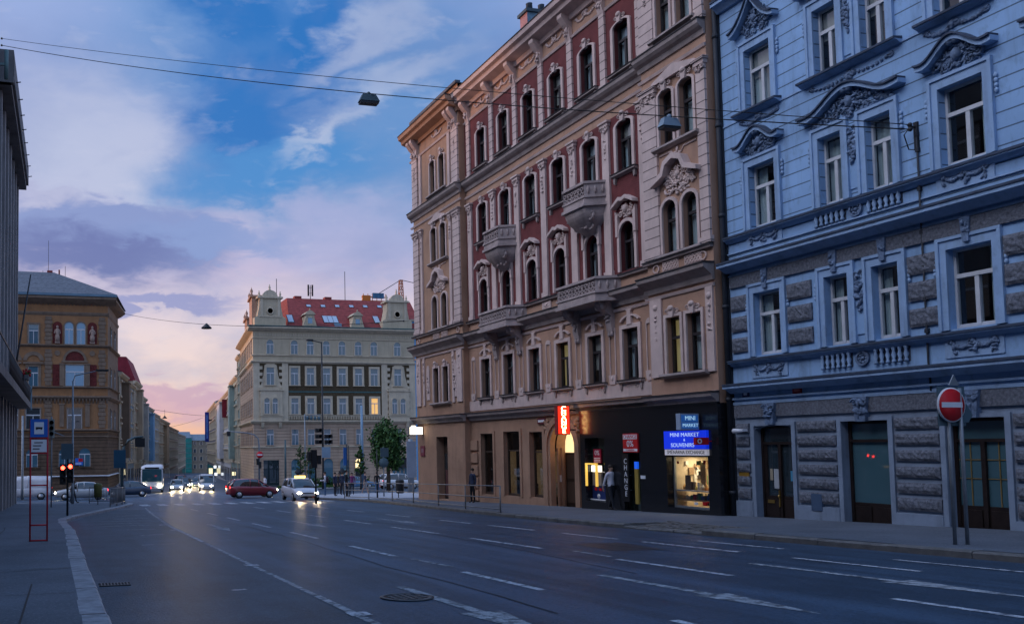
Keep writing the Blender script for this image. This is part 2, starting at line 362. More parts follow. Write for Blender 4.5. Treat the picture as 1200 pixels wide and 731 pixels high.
    def mesh(s, name, mats):
        me = bpy.data.meshes.new(name); me.from_pydata(s.v, [], s.f)
        for m in (mats if isinstance(mats, (list, tuple)) else [mats]): me.materials.append(m)
        me.polygons.foreach_set('material_index', s.mi); me.polygons.foreach_set('use_smooth', s.sm)
        bm = bmesh.new(); bm.from_mesh(me); bmesh.ops.recalc_face_normals(bm, faces=bm.faces); bm.to_mesh(me); bm.free()
        return me
    def build(s, name, mats, parent=None, loc=None, rz=0, **k):
        return link(name, s.mesh(name, mats), parent, loc, rz, **k)
def link(name, me, parent=None, loc=None, rz=0, label=None, cat=None, group=None, kind=None):
    o = bpy.data.objects.new(name, me); C.objects.link(o)
    if parent is not None:
        o.parent = parent
        if loc is None: loc = parent.get('_o', (0, 0, 0))
    o.location = loc or (0, 0, 0); o.rotation_euler = (0, 0, rz)
    if label: o['label'] = label
    if cat: o['category'] = cat
    if group: o['group'] = group
    if kind: o['kind'] = kind
    return o
OFF = {}
def thing(name, label, cat, loc=(0, 0, 0), rz=0, group=None, off=(0, 0, 0)):
    o = link(name, None, None, loc, rz, label, cat, group); OFF[o.name] = Vector(off); return o
def part(mb, name, mats, root, **k):                             # part of a building: mesh in the building's own (u, w, v) numbers
    return mb.build(name, mats, root, tuple(-OFF[root.name]), **k)
def sub(mb, name, mats, p, **k): return mb.build(name, mats, p, (0, 0, 0), **k)
def copy_tree(o, parent=None, loc=None, rz=None):
    c = o.copy(); C.objects.link(c)
    if parent is not None: c.parent = parent
    if loc is not None: c.location = loc
    if rz is not None: c.rotation_euler = (0, 0, rz)
    for ch in list(o.children): copy_tree(ch, c)
    return c
def text(name, s, size, m, loc, rot, parent=None, depth=.006, align='CENTER', sx=1.0, **k):
    cu = bpy.data.curves.new(name, 'FONT'); cu.body = s; cu.size = size; cu.extrude = depth; cu.align_x = align; cu.align_y = 'CENTER'; cu.space_line = .9
    t = bpy.data.objects.new('tmp', cu); C.objects.link(t); bpy.context.view_layer.update()
    me = bpy.data.meshes.new_from_object(t.evaluated_get(bpy.context.evaluated_depsgraph_get())); bpy.data.objects.remove(t); bpy.data.curves.remove(cu)
    me.name = name; me.materials.clear(); me.materials.append(m)
    o = link(name, me, parent, loc, 0, **k); o.rotation_euler = rot; o.scale = (sx, 1, 1); return o

# ------------------------------------------------------------------ windows (origin: middle of the sill, x along, y outwards)
WC = {}
blindm = mat('cream_blind', (.46, .42, .36), .9, .12, 3)
def arcpts(w, h, e, n=10):
    return [(-w/2, 0), (w/2, 0)]+[(w/2*math.cos(math.pi*k/n), h-e+e*math.sin(math.pi*k/n)) for k in range(n+1)] if e else [(-w/2, 0), (w/2, 0), (w/2, h), (-w/2, h)]
def winmesh(key, w, h, e=0, fw_=.07, trans=.68, dep=.22, mull=True, fm=None, gm=None):
    if key in WC: return WC[key]
    f = MB(); y0, y1 = -dep-.03, -dep+.05; th = h*trans if trans else h
    f.box(-w/2, -w/2+fw_, y0, y1, 0, h-e); f.box(w/2-fw_, w/2, y0, y1, 0, h-e); f.box(-w/2+fw_, w/2-fw_, y0, y1, 0, fw_)
    if e: f.ring(0, h-e, w/2-fw_, w/2, 0, 180, y0, y1, 12, e/(w/2))
    else: f.box(-w/2+fw_, w/2-fw_, y0, y1, h-fw_, h)
    if trans: f.box(-w/2+fw_, w/2-fw_, y0-.01, y1+.025, th-.05, th+.05)
    if mull: f.box(-.05, .05, y0-.008, y1+.012, fw_, th-.05)
    for s in (-1, 1):                                            # sash rails
        if mull: f.box(*(sorted((s*.05, s*(w/2-fw_)))), y0+.01, y1-.01, fw_, fw_+.05)
    p = MB(); pts = arcpts(w-.03, h-.03, e*(w-.03)/w if e else 0); p.add([(x, -dep+.005, z+.015) for x, z in pts], [tuple(range(len(pts)))])
    def curtain(a, b, top):
        c = MB(); n = 10; c.S = True; vs = []
        for i in range(n+1):
            x = a+(b-a)*i/n; y = -dep-.14+.03*math.sin(i*2.1); vs += [(x, y, .05), (x, y, top)]
        return c.add(vs, [(2*i, 2*i+2, 2*i+3, 2*i+1) for i in range(n)])
    top = h-.08 if not e else h-e*.5
    WC[key] = dict(f=f.mesh('window', fm or frame_d), p=p.mesh('pane', gm or glass),
        c=[curtain(-w/2+.03, -w*.2, top).mesh('curtain', curt), curtain(w*.16, w/2-.03, top).mesh('curtain', curt), curtain(-w/2+.03, w/2-.03, top).mesh('curtain', curt),
           curtain(-w/2+.03, w/2-.03, top).mesh('curtain', curt_y), MB().box(-w/2+.04, w/2-.04, -dep-.09, -dep-.08, h*.55, h-.06).mesh('blind', blindm), MB().box(-w/2+.04, w/2-.04, -dep-.09, -dep-.08, h*.3, h-.06).mesh('blind', blindm)])
    return WC[key]
RW = random.Random(5)
def window(root, key, u, v, y=0, curtains=None, extra=(), label=None, name='window'):
    d = WC[key]; off = OFF[root.name]
    o = link(name, d['f'], root, (u-off.x, y-off.y, v-off.z), label=label); link('pane', d['p'], o)
    if curtains is None: curtains = RW.choice([(0, 1), (0,), (1,), (2,), (0, 1), (), (4,), (5,), (2, 4)])
    for c in curtains: link('curtain', d['c'][c], o)
    for nm, me in extra: link(nm, me, o)
    return o
RO = random.Random(11)
def leafcluster(mb, x, z, w, h, n, y=.0, r=.06, rng=RO):
    for i in range(n):
        a = rng.uniform(0, 6.28); q = math.sqrt(rng.random()); px, pz = x+w*q*math.cos(a), z+h*q*math.sin(a)
        mb.ball((px, y+rng.uniform(.0, .05), pz), (r*rng.uniform(.5, 1), r*rng.uniform(.5, .9), r*rng.uniform(.9, 1.7)), 6, 4, Matrix.Rotation(rng.uniform(0, 3.14), 3, 'Y'))
def cartouche(mb, x, z, s, y=.02):                               # shield with scrolls and leaves
    mb.ball((x, y+.05*s, z), (.15*s, .14*s, .22*s), 10, 6); leafcluster(mb, x, z, .3*s, .36*s, 16, y, .09*s)
    for g in (-1, 1):
        mb.spiral(x+g*.42*s, z+.1*s, .17*s, 1.5, math.pi/2, g, y+.03*s, .28); mb.spiral(x+g*.36*s, z-.22*s, .13*s, 1.3, -math.pi/2, -g, y+.03*s, .28)
        leafcluster(mb, x+g*.66*s, z-.05*s, .2*s, .12*s, 6, y, .07*s)
    leafcluster(mb, x, z+.34*s, .16*s, .08*s, 5, y, .08*s); leafcluster(mb, x, z-.36*s, .12*s, .1*s, 5, y, .07*s)
def festoon(mb, x0, x1, z, drop, y=.02, n=12, r=.05):
    for i in range(n+1):
        f = i/n; mb.ball((x0+(x1-x0)*f, y+.02, z-drop*4*f*(1-f)), (r*RO.uniform(.7, 1.2), r*.8, r*RO.uniform(.7, 1.3)), 6, 4)
    for f in (0, 1): mb.spiral(x0+(x1-x0)*f, z, r*1.5, 1.2, 0, 1 if f else -1, y+.02, .35)
# ------------------------------------------------------------------ ground, kerbs, pavements, markings
def strip(name, m, rows, dz, kind='structure', side=None):       # rows: (y, x0, x1); follows the slope
    mb = MB(); L = []
    for (ya, a0, a1), (yb, b0, b1) in zip(rows, rows[1:]):
        n = max(1, int(abs(yb-ya)/3))
        for i in range(n): t = i/n; L.append((ya+(yb-ya)*t, a0+(b0-a0)*t, a1+(b1-a1)*t))
    L.append(rows[-1]); vs = []
    for y, a, b in L: vs += [(a, y, gz(y)+dz), (b, y, gz(y)+dz)]
    mb.add(vs, [(2*i, 2*i+1, 2*i+3, 2*i+2) for i in range(len(L)-1)])
    return mb.build(name, m, kind=kind) if name else mb
g = MB(); ys = [-90+6*i for i in range(33)]+[105]+[120+20*i for i in range(45)]; xs = [-400, -150, -60, -20, -4, 0, 4, 8, 12, 16, 20, 30, 60, 150, 400, 700]
ys = sorted(set(ys)); g.add([(x, y, gz(y)) for y in ys for x in xs], [(j*len(xs)+i, j*len(xs)+i+1, (j+1)*len(xs)+i+1, (j+1)*len(xs)+i) for j in range(len(ys)-1) for i in range(len(xs)-1)])
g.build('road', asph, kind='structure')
KL = [(-60, .5), (10, .5), (16, .42), (27, .34), (32, .12), (34.5, .1), (36.5, .35), (39.5, 1.0), (46, 2.55), (53.5, 4.2), (55.3, 4.2), (56.5, 3.6), (57.5, 2.4)]
strip('left_pavement', pavem, [(y, -40, x-.3) for y, x in KL]+[(60, -40, 1.4), (61.5, -40, -.5), (62.5, -40, -4)], .14)
KR = [(-60, 15.5), (15, 15.5), (25, 15.62), (33, 16.3), (40, 17.15), (46, 17.85), (51, 17.95), (55, 17.45), (58, 17.2), (61, 17.5), (64, 18.6), (66.5, 21), (68, 26)]
strip('right_pavement', pavem, [(-60, 15.75, 21.05), (15, 15.75, 21.05), (18.4, 15.78, 21.05), (18.401, 17.05, 21.05), (21.5, 17.05, 21.05), (21.501, 15.81, 21.05)]+[(y, x+.25, 21.05 if y < 50 else 60) for y, x in KR if 21.6 < y < 51]+[(49.5, 18.2, 21.05), (49.52, 18.2, 60), (51, 18.2, 60)], .14)
strip('corner_plaza', plaza, [(51, 18.2, 70), (55, 17.7, 70), (58, 17.45, 70), (61, 17.75, 70), (64, 18.85, 70), (66.5, 21.3, 70), (68, 26, 70)], .14)
strip('far_pavement', plaza, [(99, 27, 70), (101, 25, 70), (104, 22.6, 70), (130, 26, 70)], .13)
strip('far_left_pavement', pavem, [(96, -40, 2.5), (98, -40, 5.5), (102, -40, 8.6), (104, -40, 9), (109, -40, 10), (140, -20, 15.2)], .13)
def kerb(name, m, pts, w, side, seg):                            # stones laid end to end, with their joints and a sloped face
    mb = MB(); P = [Vector((x, y)) for y, x in pts]; R = random.Random(3)
    for a, b in zip(P, P[1:]):
        L = (b-a).length; n = max(1, round(L/seg)); d = (b-a).normalized(); nn = Vector((-d.y, d.x))*side
        for i in range(n):
            p, q = a+d*(L*i/n+.006), a+d*(L*(i+1)/n-.006); h = .135+R.uniform(-.008, .012); e = R.uniform(-.012, .012)
            vs = []
            for s in (p, q):
                for o, z in ((e, -.1), (e, h-.03), (e+.03, h), (w, h), (w, -.1)): t = s+nn*o; vs.append((t.x, t.y, gz(t.y)+z))
            mb.add(vs, [(0, 1, 6, 5), (1, 2, 7, 6), (2, 3, 8, 7), (3, 4, 9, 8), (4, 3, 2, 1, 0), (5, 6, 7, 8, 9)])
    return mb.build(name, m, kind='structure')
kerb('left_kerb', kerbm, KL+[(60, 1.4), (61.5, -.5), (62.5, -4), (63, -40)], .32, 1, 1.1)
kerb('right_kerb', kerbd, KR[:2]+[(18.4, 15.53)], .27, -1, 1.6)
kerb('right_kerb', kerbd, [(21.5, 15.56), (25, 15.62)]+KR[3:]+[(68.5, 40), (68.5, 70)], .27, -1, 1.6)
kerb('dropped_kerb', kerbd, [(18.4, 15.53), (21.5, 15.56)], .27, -1, .5).location.z = -.07
kerb('far_kerb', kerbd, [(104, 22.6), (101, 25), (99, 27), (98.7, 70)], .27, 1, 1.6)
cob = MB(); R_ = random.Random(2)
for i in range(15):
    for j in range(6):
        y0 = 18.5+i*.2; x0 = 15.82+j*.205; cob.box(x0+.01, x0+.19, y0+.01, y0+.19, gz(y0)-.02, gz(y0)+.06+.016*j+R_.uniform(-.006, .008))
for x_ in (15.84, 16.25, 16.66): cob.box(x_, x_+.4, 21.5, 21.62, gz(21.5)-.1, gz(21.5)+.142); cob.box(x_, x_+.4, 18.36, 18.49, gz(18.4)-.1, gz(18.4)+.142)
cob.box(17.03, 17.12, 18.4, 21.55, gz(20)-.1, gz(20)+.12)
cob.build('cobbled_crossover', kerbd, kind='structure')
mk = MB(); mo = MB()
def line(mb, pts, w, dz=.005):
    for (x0, y0), (x1, y1) in zip(pts, pts[1:]):
        d = Vector((x1-x0, y1-y0)).normalized(); nx, ny = -d.y*w/2, d.x*w/2; n = max(1, int(abs(y1-y0)/3)); vs = []
        for i in range(n+1):
            t = i/n; x, y = x0+(x1-x0)*t, y0+(y1-y0)*t
            vs += [(x+nx, y+ny, gz(y+ny)+dz), (x-nx, y-ny, gz(y-ny)+dz)]
        mb.add(vs, [(2*i, 2*i+1, 2*i+3, 2*i+2) for i in range(n)])
line(mo, [(3.37, 8.2), (3.4, 11.6)], .11); line(mk, [(3.37, 5), (3.37, 8.2)], .12); line(mo, [(3.4, 11.62), (3.42, 15), (3.5, 22)], .09); line(mk, [(3.5, 22), (3.56, 29.5)], .1)
line(mo, [(3.56, 29.5), (3.75, 34), (4.0, 40), (4.5, 49)], .1)
for y in (9.6, 15.6, 27.2, 30.4): line(mk, [(3.42, y), (3.42, y+.28)], .26, .009)
line(mk, [(1.9+.5, 12.4), (2.62, 12.45)], .1)
for a, b in ((5.4, 8.2), (10.85, 13.3), (16.3, 19.1), (21.8, 24.5), (27.1, 29.8), (32.2, 34.6), (37, 39.6), (42.4, 45)): line(mk, [(6.52, a), (6.52, b)], .13)
for a, b in ((6, 8.65), (11.3, 14.1), (16.7, 20), (22, 25.4), (27.3, 30.1), (32.6, 35), (37.8, 40.4), (43, 45.5)): line(mk, [(10.05, a), (10.05, b)], .13)
for a, b in ((10.7, 13.1), (14.4, 17.3), (18.2, 20.6), (22, 24.7), (25.9, 28.3), (31, 33.5), (36.2, 38.6), (41.5, 44)): line(mk, [(13.0, a), (13.0, b)], .12)
for a, b in ((10, 12.2), (14.6, 17)): line(mk, [(14.25, a), (14.25, b)], .1)
line(mo, [(6.7, 14), (6.62, 15.7)], .1); line(mo, [(10.25, 14.6), (10.3, 16)], .1)
def arrow(x, y0, y1, w=.16, tail=True):                          # straight-on arrow pointing at the camera's end of the street
    ym = y0+(y1-y0)*.42; line(mo, [(x, ym), (x, y1)], w)
    mo.add([(x-.28, ym, gz(ym)+.005), (x+.28, ym, gz(ym)+.005), (x, y0, gz(y0)+.005)], [(0, 1, 2)])
arrow(4.82, 7.6, 11.9); arrow(8.3, 8.0, 12.1); arrow(11.62, 8.0, 12.6); arrow(5.0, 26, 30.2); arrow(8.2, 26.2, 30.8); arrow(11.5, 26.5, 30.6)
for i in range(12):
    x = 4.9+i*1.08; y = 53.6-.1*i if i < 4 else 53.2+(i-4)*.15; line(mk, [(x, y-1.5), (x, y+1.5)], .55)
for (x0, y0), (x1, y1) in (((1.3, 32.5), (3.3, 32.2)), ((1.2, 30.6), (3.2, 30.9)), ((2.0, 28.3), (2.9, 28.2)), ((2.2, 25.2), (2.9, 25.6)), ((1.9, 21.6), (2.75, 21.7)), ((2.0, 36), (3.5, 36.4)), ((2.3, 39), (3.7, 39.4)), ((1.4, 34), (3.4, 34.2))):
    line(mo, [(x0, y0), (x1, y1)], .1)
mk.build('road_markings', paint, kind='structure'); mo.build('worn_road_markings', paint_o, kind='structure')
# patched strips of asphalt and the sealed joints between them
asph2 = mat('patched_asphalt', (.016, .02, .028), .46, .2, .8, .3, 60, 0, .5); sealm = mat('bitumen_seal', (.012, .013, .016), .6, .2)
lb = MB(); ly_ = [(-20, 3.3), (8, 3.3), (15, 3.33), (22, 3.42), (29.5, 3.48), (34, 3.66), (40, 3.9), (46, 4.2)]
strip('bus_lay_by', mat('coarse_asphalt', (.032, .058, .086), .52, .26, 1.0, .9, 26, 0, .18, blotch=.6, tracks=.5, speck=.75), [(y, (.5 if y < 12 else .44 if y < 20 else .36 if y < 30 else .14 if y < 36 else 1.15 if y < 42 else 2.6)+.0, x) for y, x in ly_], .0025)
pt = MB(); line(pt, [(11.6, 15.5), (11.9, 17.4)], 1.1, .003); pt.build('road_patches', asph2, kind='structure')
sl = MB(); R_ = random.Random(9)
for x0, y0, n, dx_, dy_ in ((-1.6, 6, 26, .0, .9), (-4, 14.5, 18, .3, .05), (5.6, 9, 24, .02, .8), (8.9, 12, 20, .06, .7), (12.0, 15, 16, -.1, .9), (-2.6, 20, 14, .25, .1)):
    P = [(x0, y0)]
    for i in range(n): P.append((P[-1][0]+dx_+R_.uniform(-.06, .06), P[-1][1]+dy_+R_.uniform(-.06, .06)))
    mb = sl
    for a, b in zip(P, P[1:]):
        onp = (a[0] < .1); line(mb, [a, b], .03, .146 if onp else .006)
sl.build('sealed_cracks', sealm, kind='structure')
sq = MB()
for y in (5.2, 8.4, 11.9, 15.3, 19): line(sq, [(-3.2, y), (.14, y)], .02, .146)
line(sq, [(-.45, 9.5), (-.45, 13.1)], .025, .146); sq.build('pavement_joints', sealm, kind='structure')
mh = MB(); mh.lathe([(.36, 0), (.36, .012), (.30, .014), (.30, .006), (.0, .006)], (0, 0, 0), 24)
for i in range(-2, 3):
    for j in range(-2, 3):
        if i*i+j*j < 6: mh.box(i*.1-.035, i*.1+.035, j*.1-.035, j*.1+.035, .004, .014)
o = mh.build('manhole_cover', mat('cast_iron', (.06, .062, .066), .45, .25, 8, 0, 30, .2, .5, .5), None, (4.48, 10.82, gz(10.82)+.004), label='round cast iron manhole cover in the asphalt beside the white arrow', cat='manhole cover'); o.rotation_euler.x = -.035
dr = MB(); dr.box(-.24, .24, -.17, .17, -.01, .004)
dr.cur = 1
for i in range(9): dr.box(-.21+i*.05, -.19+i*.05, -.15, .15, .0, .014)
dr.box(-.24, .24, .14, .17, 0, .014); dr.box(-.24, .24, -.17, -.14, 0, .014)
o = dr.build('drain_grate', [blackrub, MATS['cast_iron']], None, (.78, 13.7, gz(13.7)+.006), label='rectangular iron drain grate in the road against the pale kerb', cat='drain'); o.rotation_euler.x = -.035
# ------------------------------------------------------------------ the brown corner house with red brick storeys
RZ = math.pi/2
gb = gz(36)+.1
BR = thing('apartment_building', 'ornate beige and red brick corner building with balconies and a ground floor of shops', 'building', (21, 36, gb), RZ, off=(36, 0, gb))
P_ = lambda mb, name, m, **k: part(mb, name, m, BR, **k)
BAYS = [28.21, 30.46, 32.76, 35.05, 37.4, 39.7]; C0, C1 = 26.7, 41.56; RL = (C1, 47.8, .35, (43.68, 44.92)); RR = (23.45, C0, .35, (24.42, 25.42))
MIDS = [(a+b)/2 for a, b in zip(BAYS, BAYS[1:])]
ZW = {1: (4.1, 6.06, 0), 2: (8.3, 10.18, .44), 3: (12.16, 14.12, .16), 4: (16.12, 18.03, .12)}
winmesh('b1', .92, 1.96, 0, .06, .66, .22); winmesh('b2', .88, 1.88, .44, .06, .62, .22); winmesh('b3', .92, 1.96, .16, .06, .66, .22); winmesh('b4', .92, 1.91, .12, .06, .66, .22)
for k, h, e in (('1', 1.96, 0), ('2', 1.88, .35), ('3', 1.96, .18), ('4', 1.91, .12)): winmesh('r'+k, .70, h, e, .055, .64, .22, False)
def ops(n, us, hw): a, b, e = ZW[n]; return [(u-hw, u+hw, a, b, e if hw > .4 or n != 2 else .35) for u in us]
# walls
SHOPS = [(39.15, 40.41, -.85, 2.24), (36.57, 38.07, -.8, 2.3), (34.57, 35.67, -.75, 2.24)]
PORT = (31.95, 34.1, -1.1, 2.62, 1.05)
w = MB(); w.wall(31.05, C1, -2.2, 3.3, 0, [s for s in SHOPS]+[PORT], .3); P_(w, 'ground_floor_wall', beige2)
w = MB(); w.wall(C0, C1, 3.3, 8.2, 0, ops(1, BAYS, .46), .22); w.wall(C0, C1, 14.5, 15.8, 0); w.wall(C0, C1, 19.0, 20.6, 0); P_(w, 'wall', beige)
w = MB(); w.wall(C0, C1, 8.2, 14.5, 0, ops(2, BAYS, .44)+ops(3, BAYS, .46), .22); P_(w, 'brick_wall', redb); w = MB(); w.wall(C0, C1, 15.8, 19.0, 0, ops(4, BAYS, .46), .22); P_(w, 'brick_wall', redb)
for (a, b, y, us) in (RL, RR):
    w = MB(); L = a > 30
    w.wall(a, b, 3.3, 21.3 if L else 20.6, y, sum((ops(n, us, .35) for n in (1, 2, 3, 4)), []), .22)
    for q in (a, b): w.add([(q, y, -2.3), (q, 0 if q not in (47.8,) else -14, -2.3), (q, 0 if q not in (47.8,) else -14, 21.3 if L else 20.6), (q, y, 21.3 if L else 20.6)], [(0, 1, 2, 3)])
    if L: w.add([(a, y, 20.6), (a, -3, 20.6), (a, -3, 21.3), (a, y, 21.3)], [(0, 1, 2, 3)]); w.wall(a, b, -2.3, 3.3, y, [(43.7, 45.15, -1.35, 2.15)], .5)
    P_(w, 'wall', beige2 if L else beige)
w = MB(); w.add([(23.38, -14, -2), (23.38, .0, -2), (23.38, .0, 20.6), (23.38, -14, 20.6)], [(0, 1, 2, 3)]); w.add([(23.38, -14, -2), (47.8, -14, -2), (47.8, -14, 20.6), (23.38, -14, 20.6)], [(0, 1, 2, 3)])
w.add([(23.38, -.02, -2), (23.45, -.02, -2), (23.45, -.02, 20.6), (23.38, -.02, 20.6)], [(0, 1, 2, 3)]); P_(w, 'rear_wall', beige2)
w = MB(); w.add([(23.3, .5, 20.64), (47.9, .5, 20.64), (47.9, -6, 24.5), (23.3, -6, 24.5), (23.3, -14.2, 20.6), (47.9, -14.2, 20.6)], [(0, 1, 2, 3), (3, 2, 5, 4), (0, 3, 4), (1, 5, 2)]); P_(w, 'roof', slate)
# floors inside keep the rooms dark
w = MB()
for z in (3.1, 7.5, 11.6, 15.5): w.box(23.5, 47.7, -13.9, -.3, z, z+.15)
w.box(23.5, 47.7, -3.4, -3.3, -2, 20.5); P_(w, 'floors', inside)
# mouldings
def moulding(name, x0, x1, y, z, prof, m=greyst):
    mb = MB(); mb.prof([(y+a, z+b) for a, b in prof], x0, x1); o = P_(mb, name, m); a, b = max(prof, key=lambda q: (round(q[0], 3), q[1]))
    if a > .1: mb = MB(); mb.box(x0-.02, x1+.02, y, y+a+.025, z+b+.002, z+b+.05); sub(mb, 'lead_cover', leadc, o)
    return o
leadc = mat('dark_lead_cover', (.035, .03, .032), .7, .2, 3)
PC = [(-.05, -.35), (.12, -.35), (.16, -.15), (.30, -.1), (.58, .0), (.62, .18), (.78, .26), (.82, .46), (-.05, .5)]
PB = [(-.02, -.28), (.06, -.28), (.10, -.12), (.22, -.04), (.30, .06), (.32, .2), (-.02, .26)]
PM = [(-.02, -.42), (.08, -.42), (.12, -.25), (.28, -.12), (.42, -.02), (.44, .12), (.18, .18), (-.02, .2)]
PG = [(-.02, -.3), (.10, -.3), (.16, -.16), (.30, -.06), (.33, .06), (.12, .12), (-.02, .14)]
PS = [(-.02, -.06), (.05, -.06), (.09, .04), (-.02, .06)]
for (a, b, y) in ((C0, C1, 0), (RR[0], RR[1]+.1, .35), (RL[0]-.1, RL[1]+.3, .35)):
    moulding('cornice', a, b, y, 20.05, PC, stucco if y == 0 else beige2); moulding('belt_cornice', a, b, y, 15.52, PB)
    moulding('belt_cornice', a, b, y, 7.42, PM); moulding('belt_cornice', a, b, y, 3.24, PG); moulding('string_course', a, b, y, 14.88, PS, stucco); moulding('string_course', a, b, y, 6.85, PS, stucco)
    moulding('parapet_rail', a, b, y, 8.16, [(-.02, -.08), (.12, -.08), (.14, 0), (.1, .06), (-.02, .06)], greyst); moulding('string_course', a, b, y, 18.98, PS, stucco)
moulding('base_band', C0, C1, 0, 3.75, [(-.02, -.3), (.04, -.3), (.04, .22), (-.02, .22)], stucco)
mb = MB(); mb.box(RL[0]-.05, RL[1]+.05, .2, .5, 21.25, 21.4); P_(mb, 'attic_coping', slate)
# pilasters
def pilaster(u, y, hw, z0, z1, m, cap=True, drop=True):
    mb = MB(); mb.box(u-hw, u+hw, y-.02, y+.09, z0, z1); mb.box(u-hw-.05, u+hw+.05, y-.02, y+.13, z0, z0+.2)
    if cap:
        mb.box(u-hw-.04, u+hw+.04, y-.02, y+.15, z1-.06, z1+.08); mb.box(u-hw-.09, u+hw+.09, y-.02, y+.2, z1+.08, z1+.16)
        for s in (-1, 1): mb.spiral(u+s*hw*.8, z1-.13, .1, 1.3, 0, s, y+.13, .3)
        leafcluster(mb, u, z1-.22, hw*.8, .13, 7, y+.08, .06)
    if drop:
        for i in range(5): leafcluster(mb, u, z1-.6-.17*i, .06, .05, 2, y+.08, .05)
    return P_(mb, 'pilaster', m)
for u in MIDS+[C0+.42, C1-.5]:
    pilaster(u, 0, .21, 8.25, 14.3, stucco); pilaster(u, 0, .17, 15.8, 18.9, stucco_c, False, False)
    mb = MB(); mb.poly([(u-.16, 3.98), (u+.16, 3.98), (u+.2, 4.15), (u+.22, 4.35), (u-.22, 4.35), (u-.2, 4.15)], -.01, .08); mb.ball((u, .08, 4.2), (.06, .04, .08), 6, 4)
    mb.box(u-.2, u-.15, -.01, .04, 4.36, 6.1); mb.box(u+.15, u+.2, -.01, .04, 4.36, 6.1); mb.ring(u, 6.1, .0, .2, 0, 180, -.01, .045, 8); P_(mb, 'wall_panel', stucco)
for u, y, hw in ((RR[0]+.22, .35, .2), (RR[1]-.42, .35, .38), (RL[0]+.42, .35, .38), (RL[1]-.42, .35, .38), (RL[0]+1.15, .35, .14), (RL[1]-1.2, .35, .14)):
    big = hw > .15
    pilaster(u, y, hw, 8.25, 14.3, stucco_c if big else stucco, True, not big); pilaster(u, y, hw, 15.8, 18.9, stucco_c if big else stucco, False, big)
    mb = MB(); mb.box(u-hw*.8, u+hw*.8, y-.01, y+.07, 4.0, 6.8); mb.ball((u, y+.07, 6.5), (.12, .06, .12), 8, 4)
    for i in range(5): leafcluster(mb, u, 6.2-.2*i, .06, .05, 2, y+.05, .05)
    P_(mb, 'pilaster', stucco)
# consoles under the cornice and the frieze between them
def console(u, y, z0, z1, pr, wd): mb = MB(); h = z1-z0; mb.prof([(y, z0), (y+pr*.2, z0), (y+pr*.35, z0+h*.25), (y+pr*.3, z0+h*.45), (y+pr*.6, z0+h*.6), (y+pr, z0+h*.85), (y+pr, z1), (y, z1)], u-wd/2, u+wd/2); return mb
for u in MIDS+[C0+.42, C1-.5]:
    mb = console(u, 0, 18.9, 19.98, .5, .34); leafcluster(mb, u, 19.2, .12, .2, 6, .18, .07); P_(mb, 'console_bracket', stucco)
for u, y in [(RL[0]+.3, .35), (RL[0]+.8, .35), (RL[1]-.3, .35), (RL[1]-.8, .35), (RR[0]+.25, .35), (RR[1]-.3, .35), (RR[1]-.75, .35)]:
    mb = console(u, y, 18.9, 19.98, .5, .3); leafcluster(mb, u, 19.2, .12, .2, 6, y+.18, .07); P_(mb, 'console_bracket', stucco)
for u in BAYS+[44.3]:
    y = .35 if u > 42 else 0; mb = MB(); festoon(mb, u-.62, u, 19.52, .16, y, 8, .06); festoon(mb, u, u+.62, 19.52, .16, y, 8, .06); leafcluster(mb, u, 19.5, .2, .14, 8, y, .08); P_(mb, 'frieze_relief', stucco)
# window surrounds, one mesh per kind
def surround(hw, h, e, fw_=.15, pr=.07, key=True):
    mb = MB(); mb.box(-hw-fw_, -hw, -.01, pr, 0, h-e); mb.box(hw, hw+fw_, -.01, pr, 0, h-e)
    if e: mb.ring(0, h-e, hw, hw+fw_, 0, 180, -.01, pr, 12, (e+fw_*.5)/(hw+fw_*.5))
    else: mb.box(-hw-fw_, hw+fw_, -.01, pr, h, h+fw_)
    if key:
        mb.poly([(-.09, h-.02), (.09, h-.02), (.13, h+.3), (-.13, h+.3)], 0, .14); mb.ball((0, .13, h+.3), (.14, .07, .1), 8, 5)
        for s in (-1, 1): mb.spiral(s*.24, h+.2, .1, 1.3, 0, s, .07, .3)
    return mb
def sillm(hw, br=True):
    mb = MB(); mb.prof([(-.2, -.02), (.16, -.02), (.18, -.09), (.1, -.13), (-.01, -.16)], -hw, hw)
    if br:
        for s in (-1, 1): mb.poly([(s*(hw-.2), -.14), (s*(hw-.06), -.14), (s*(hw-.08), -.36), (s*(hw-.16), -.4)], -.01, .1)
    mb.cur = 1; mb.box(-hw-.01, hw+.01, -.2, .2, -.018, .01); return mb.mesh('sill', [greyst, leadc])
def aedicule(hw, h):                                             # the little gable over a first storey window
    mb = MB(); leafcluster(mb, 0, h+.42, .42, .24, 44, 0, .06)
    for s in (-1, 1): mb.poly([(s*(hw+.02), h-.5), (s*(hw+.16), h-.5), (s*(hw+.16), h+.5), (s*(hw+.02), h+.3)], -.01, .12); mb.spiral(s*.3, h+.3, .12, 1.4, 0, s, .08, .3)
    mb.poly([(-hw-.22, h+.6), (-hw-.2, h+.72), (-.2, h+.98), (0, h+.92), (.2, h+.98), (hw+.2, h+.72), (hw+.22, h+.6), (.2, h+.84), (0, h+.78), (-.2, h+.84)], -.01, .26)
    mb.ball((0, .1, h+.5), (.12, .1, .16), 8, 5); return mb
S1 = surround(.46, 1.96, 0, .16, .07, False); S1.poly([(-.14, 2.1), (.14, 2.1), (.1, 2.6), (.2, 2.7), (-.2, 2.7), (-.1, 2.6)], 0, .1); S1.ring(0, 2.15, .5, .62, 20, 160, 0, .09, 10, .55); S1 = S1.mesh('surround', stucco)
S2 = surround(.44, 1.88, .44, .13, .08, False); S2.add(*[(aedicule(.44, 1.88).v), (aedicule(.44, 1.88).f)]); S2 = S2.mesh('surround', stucco)
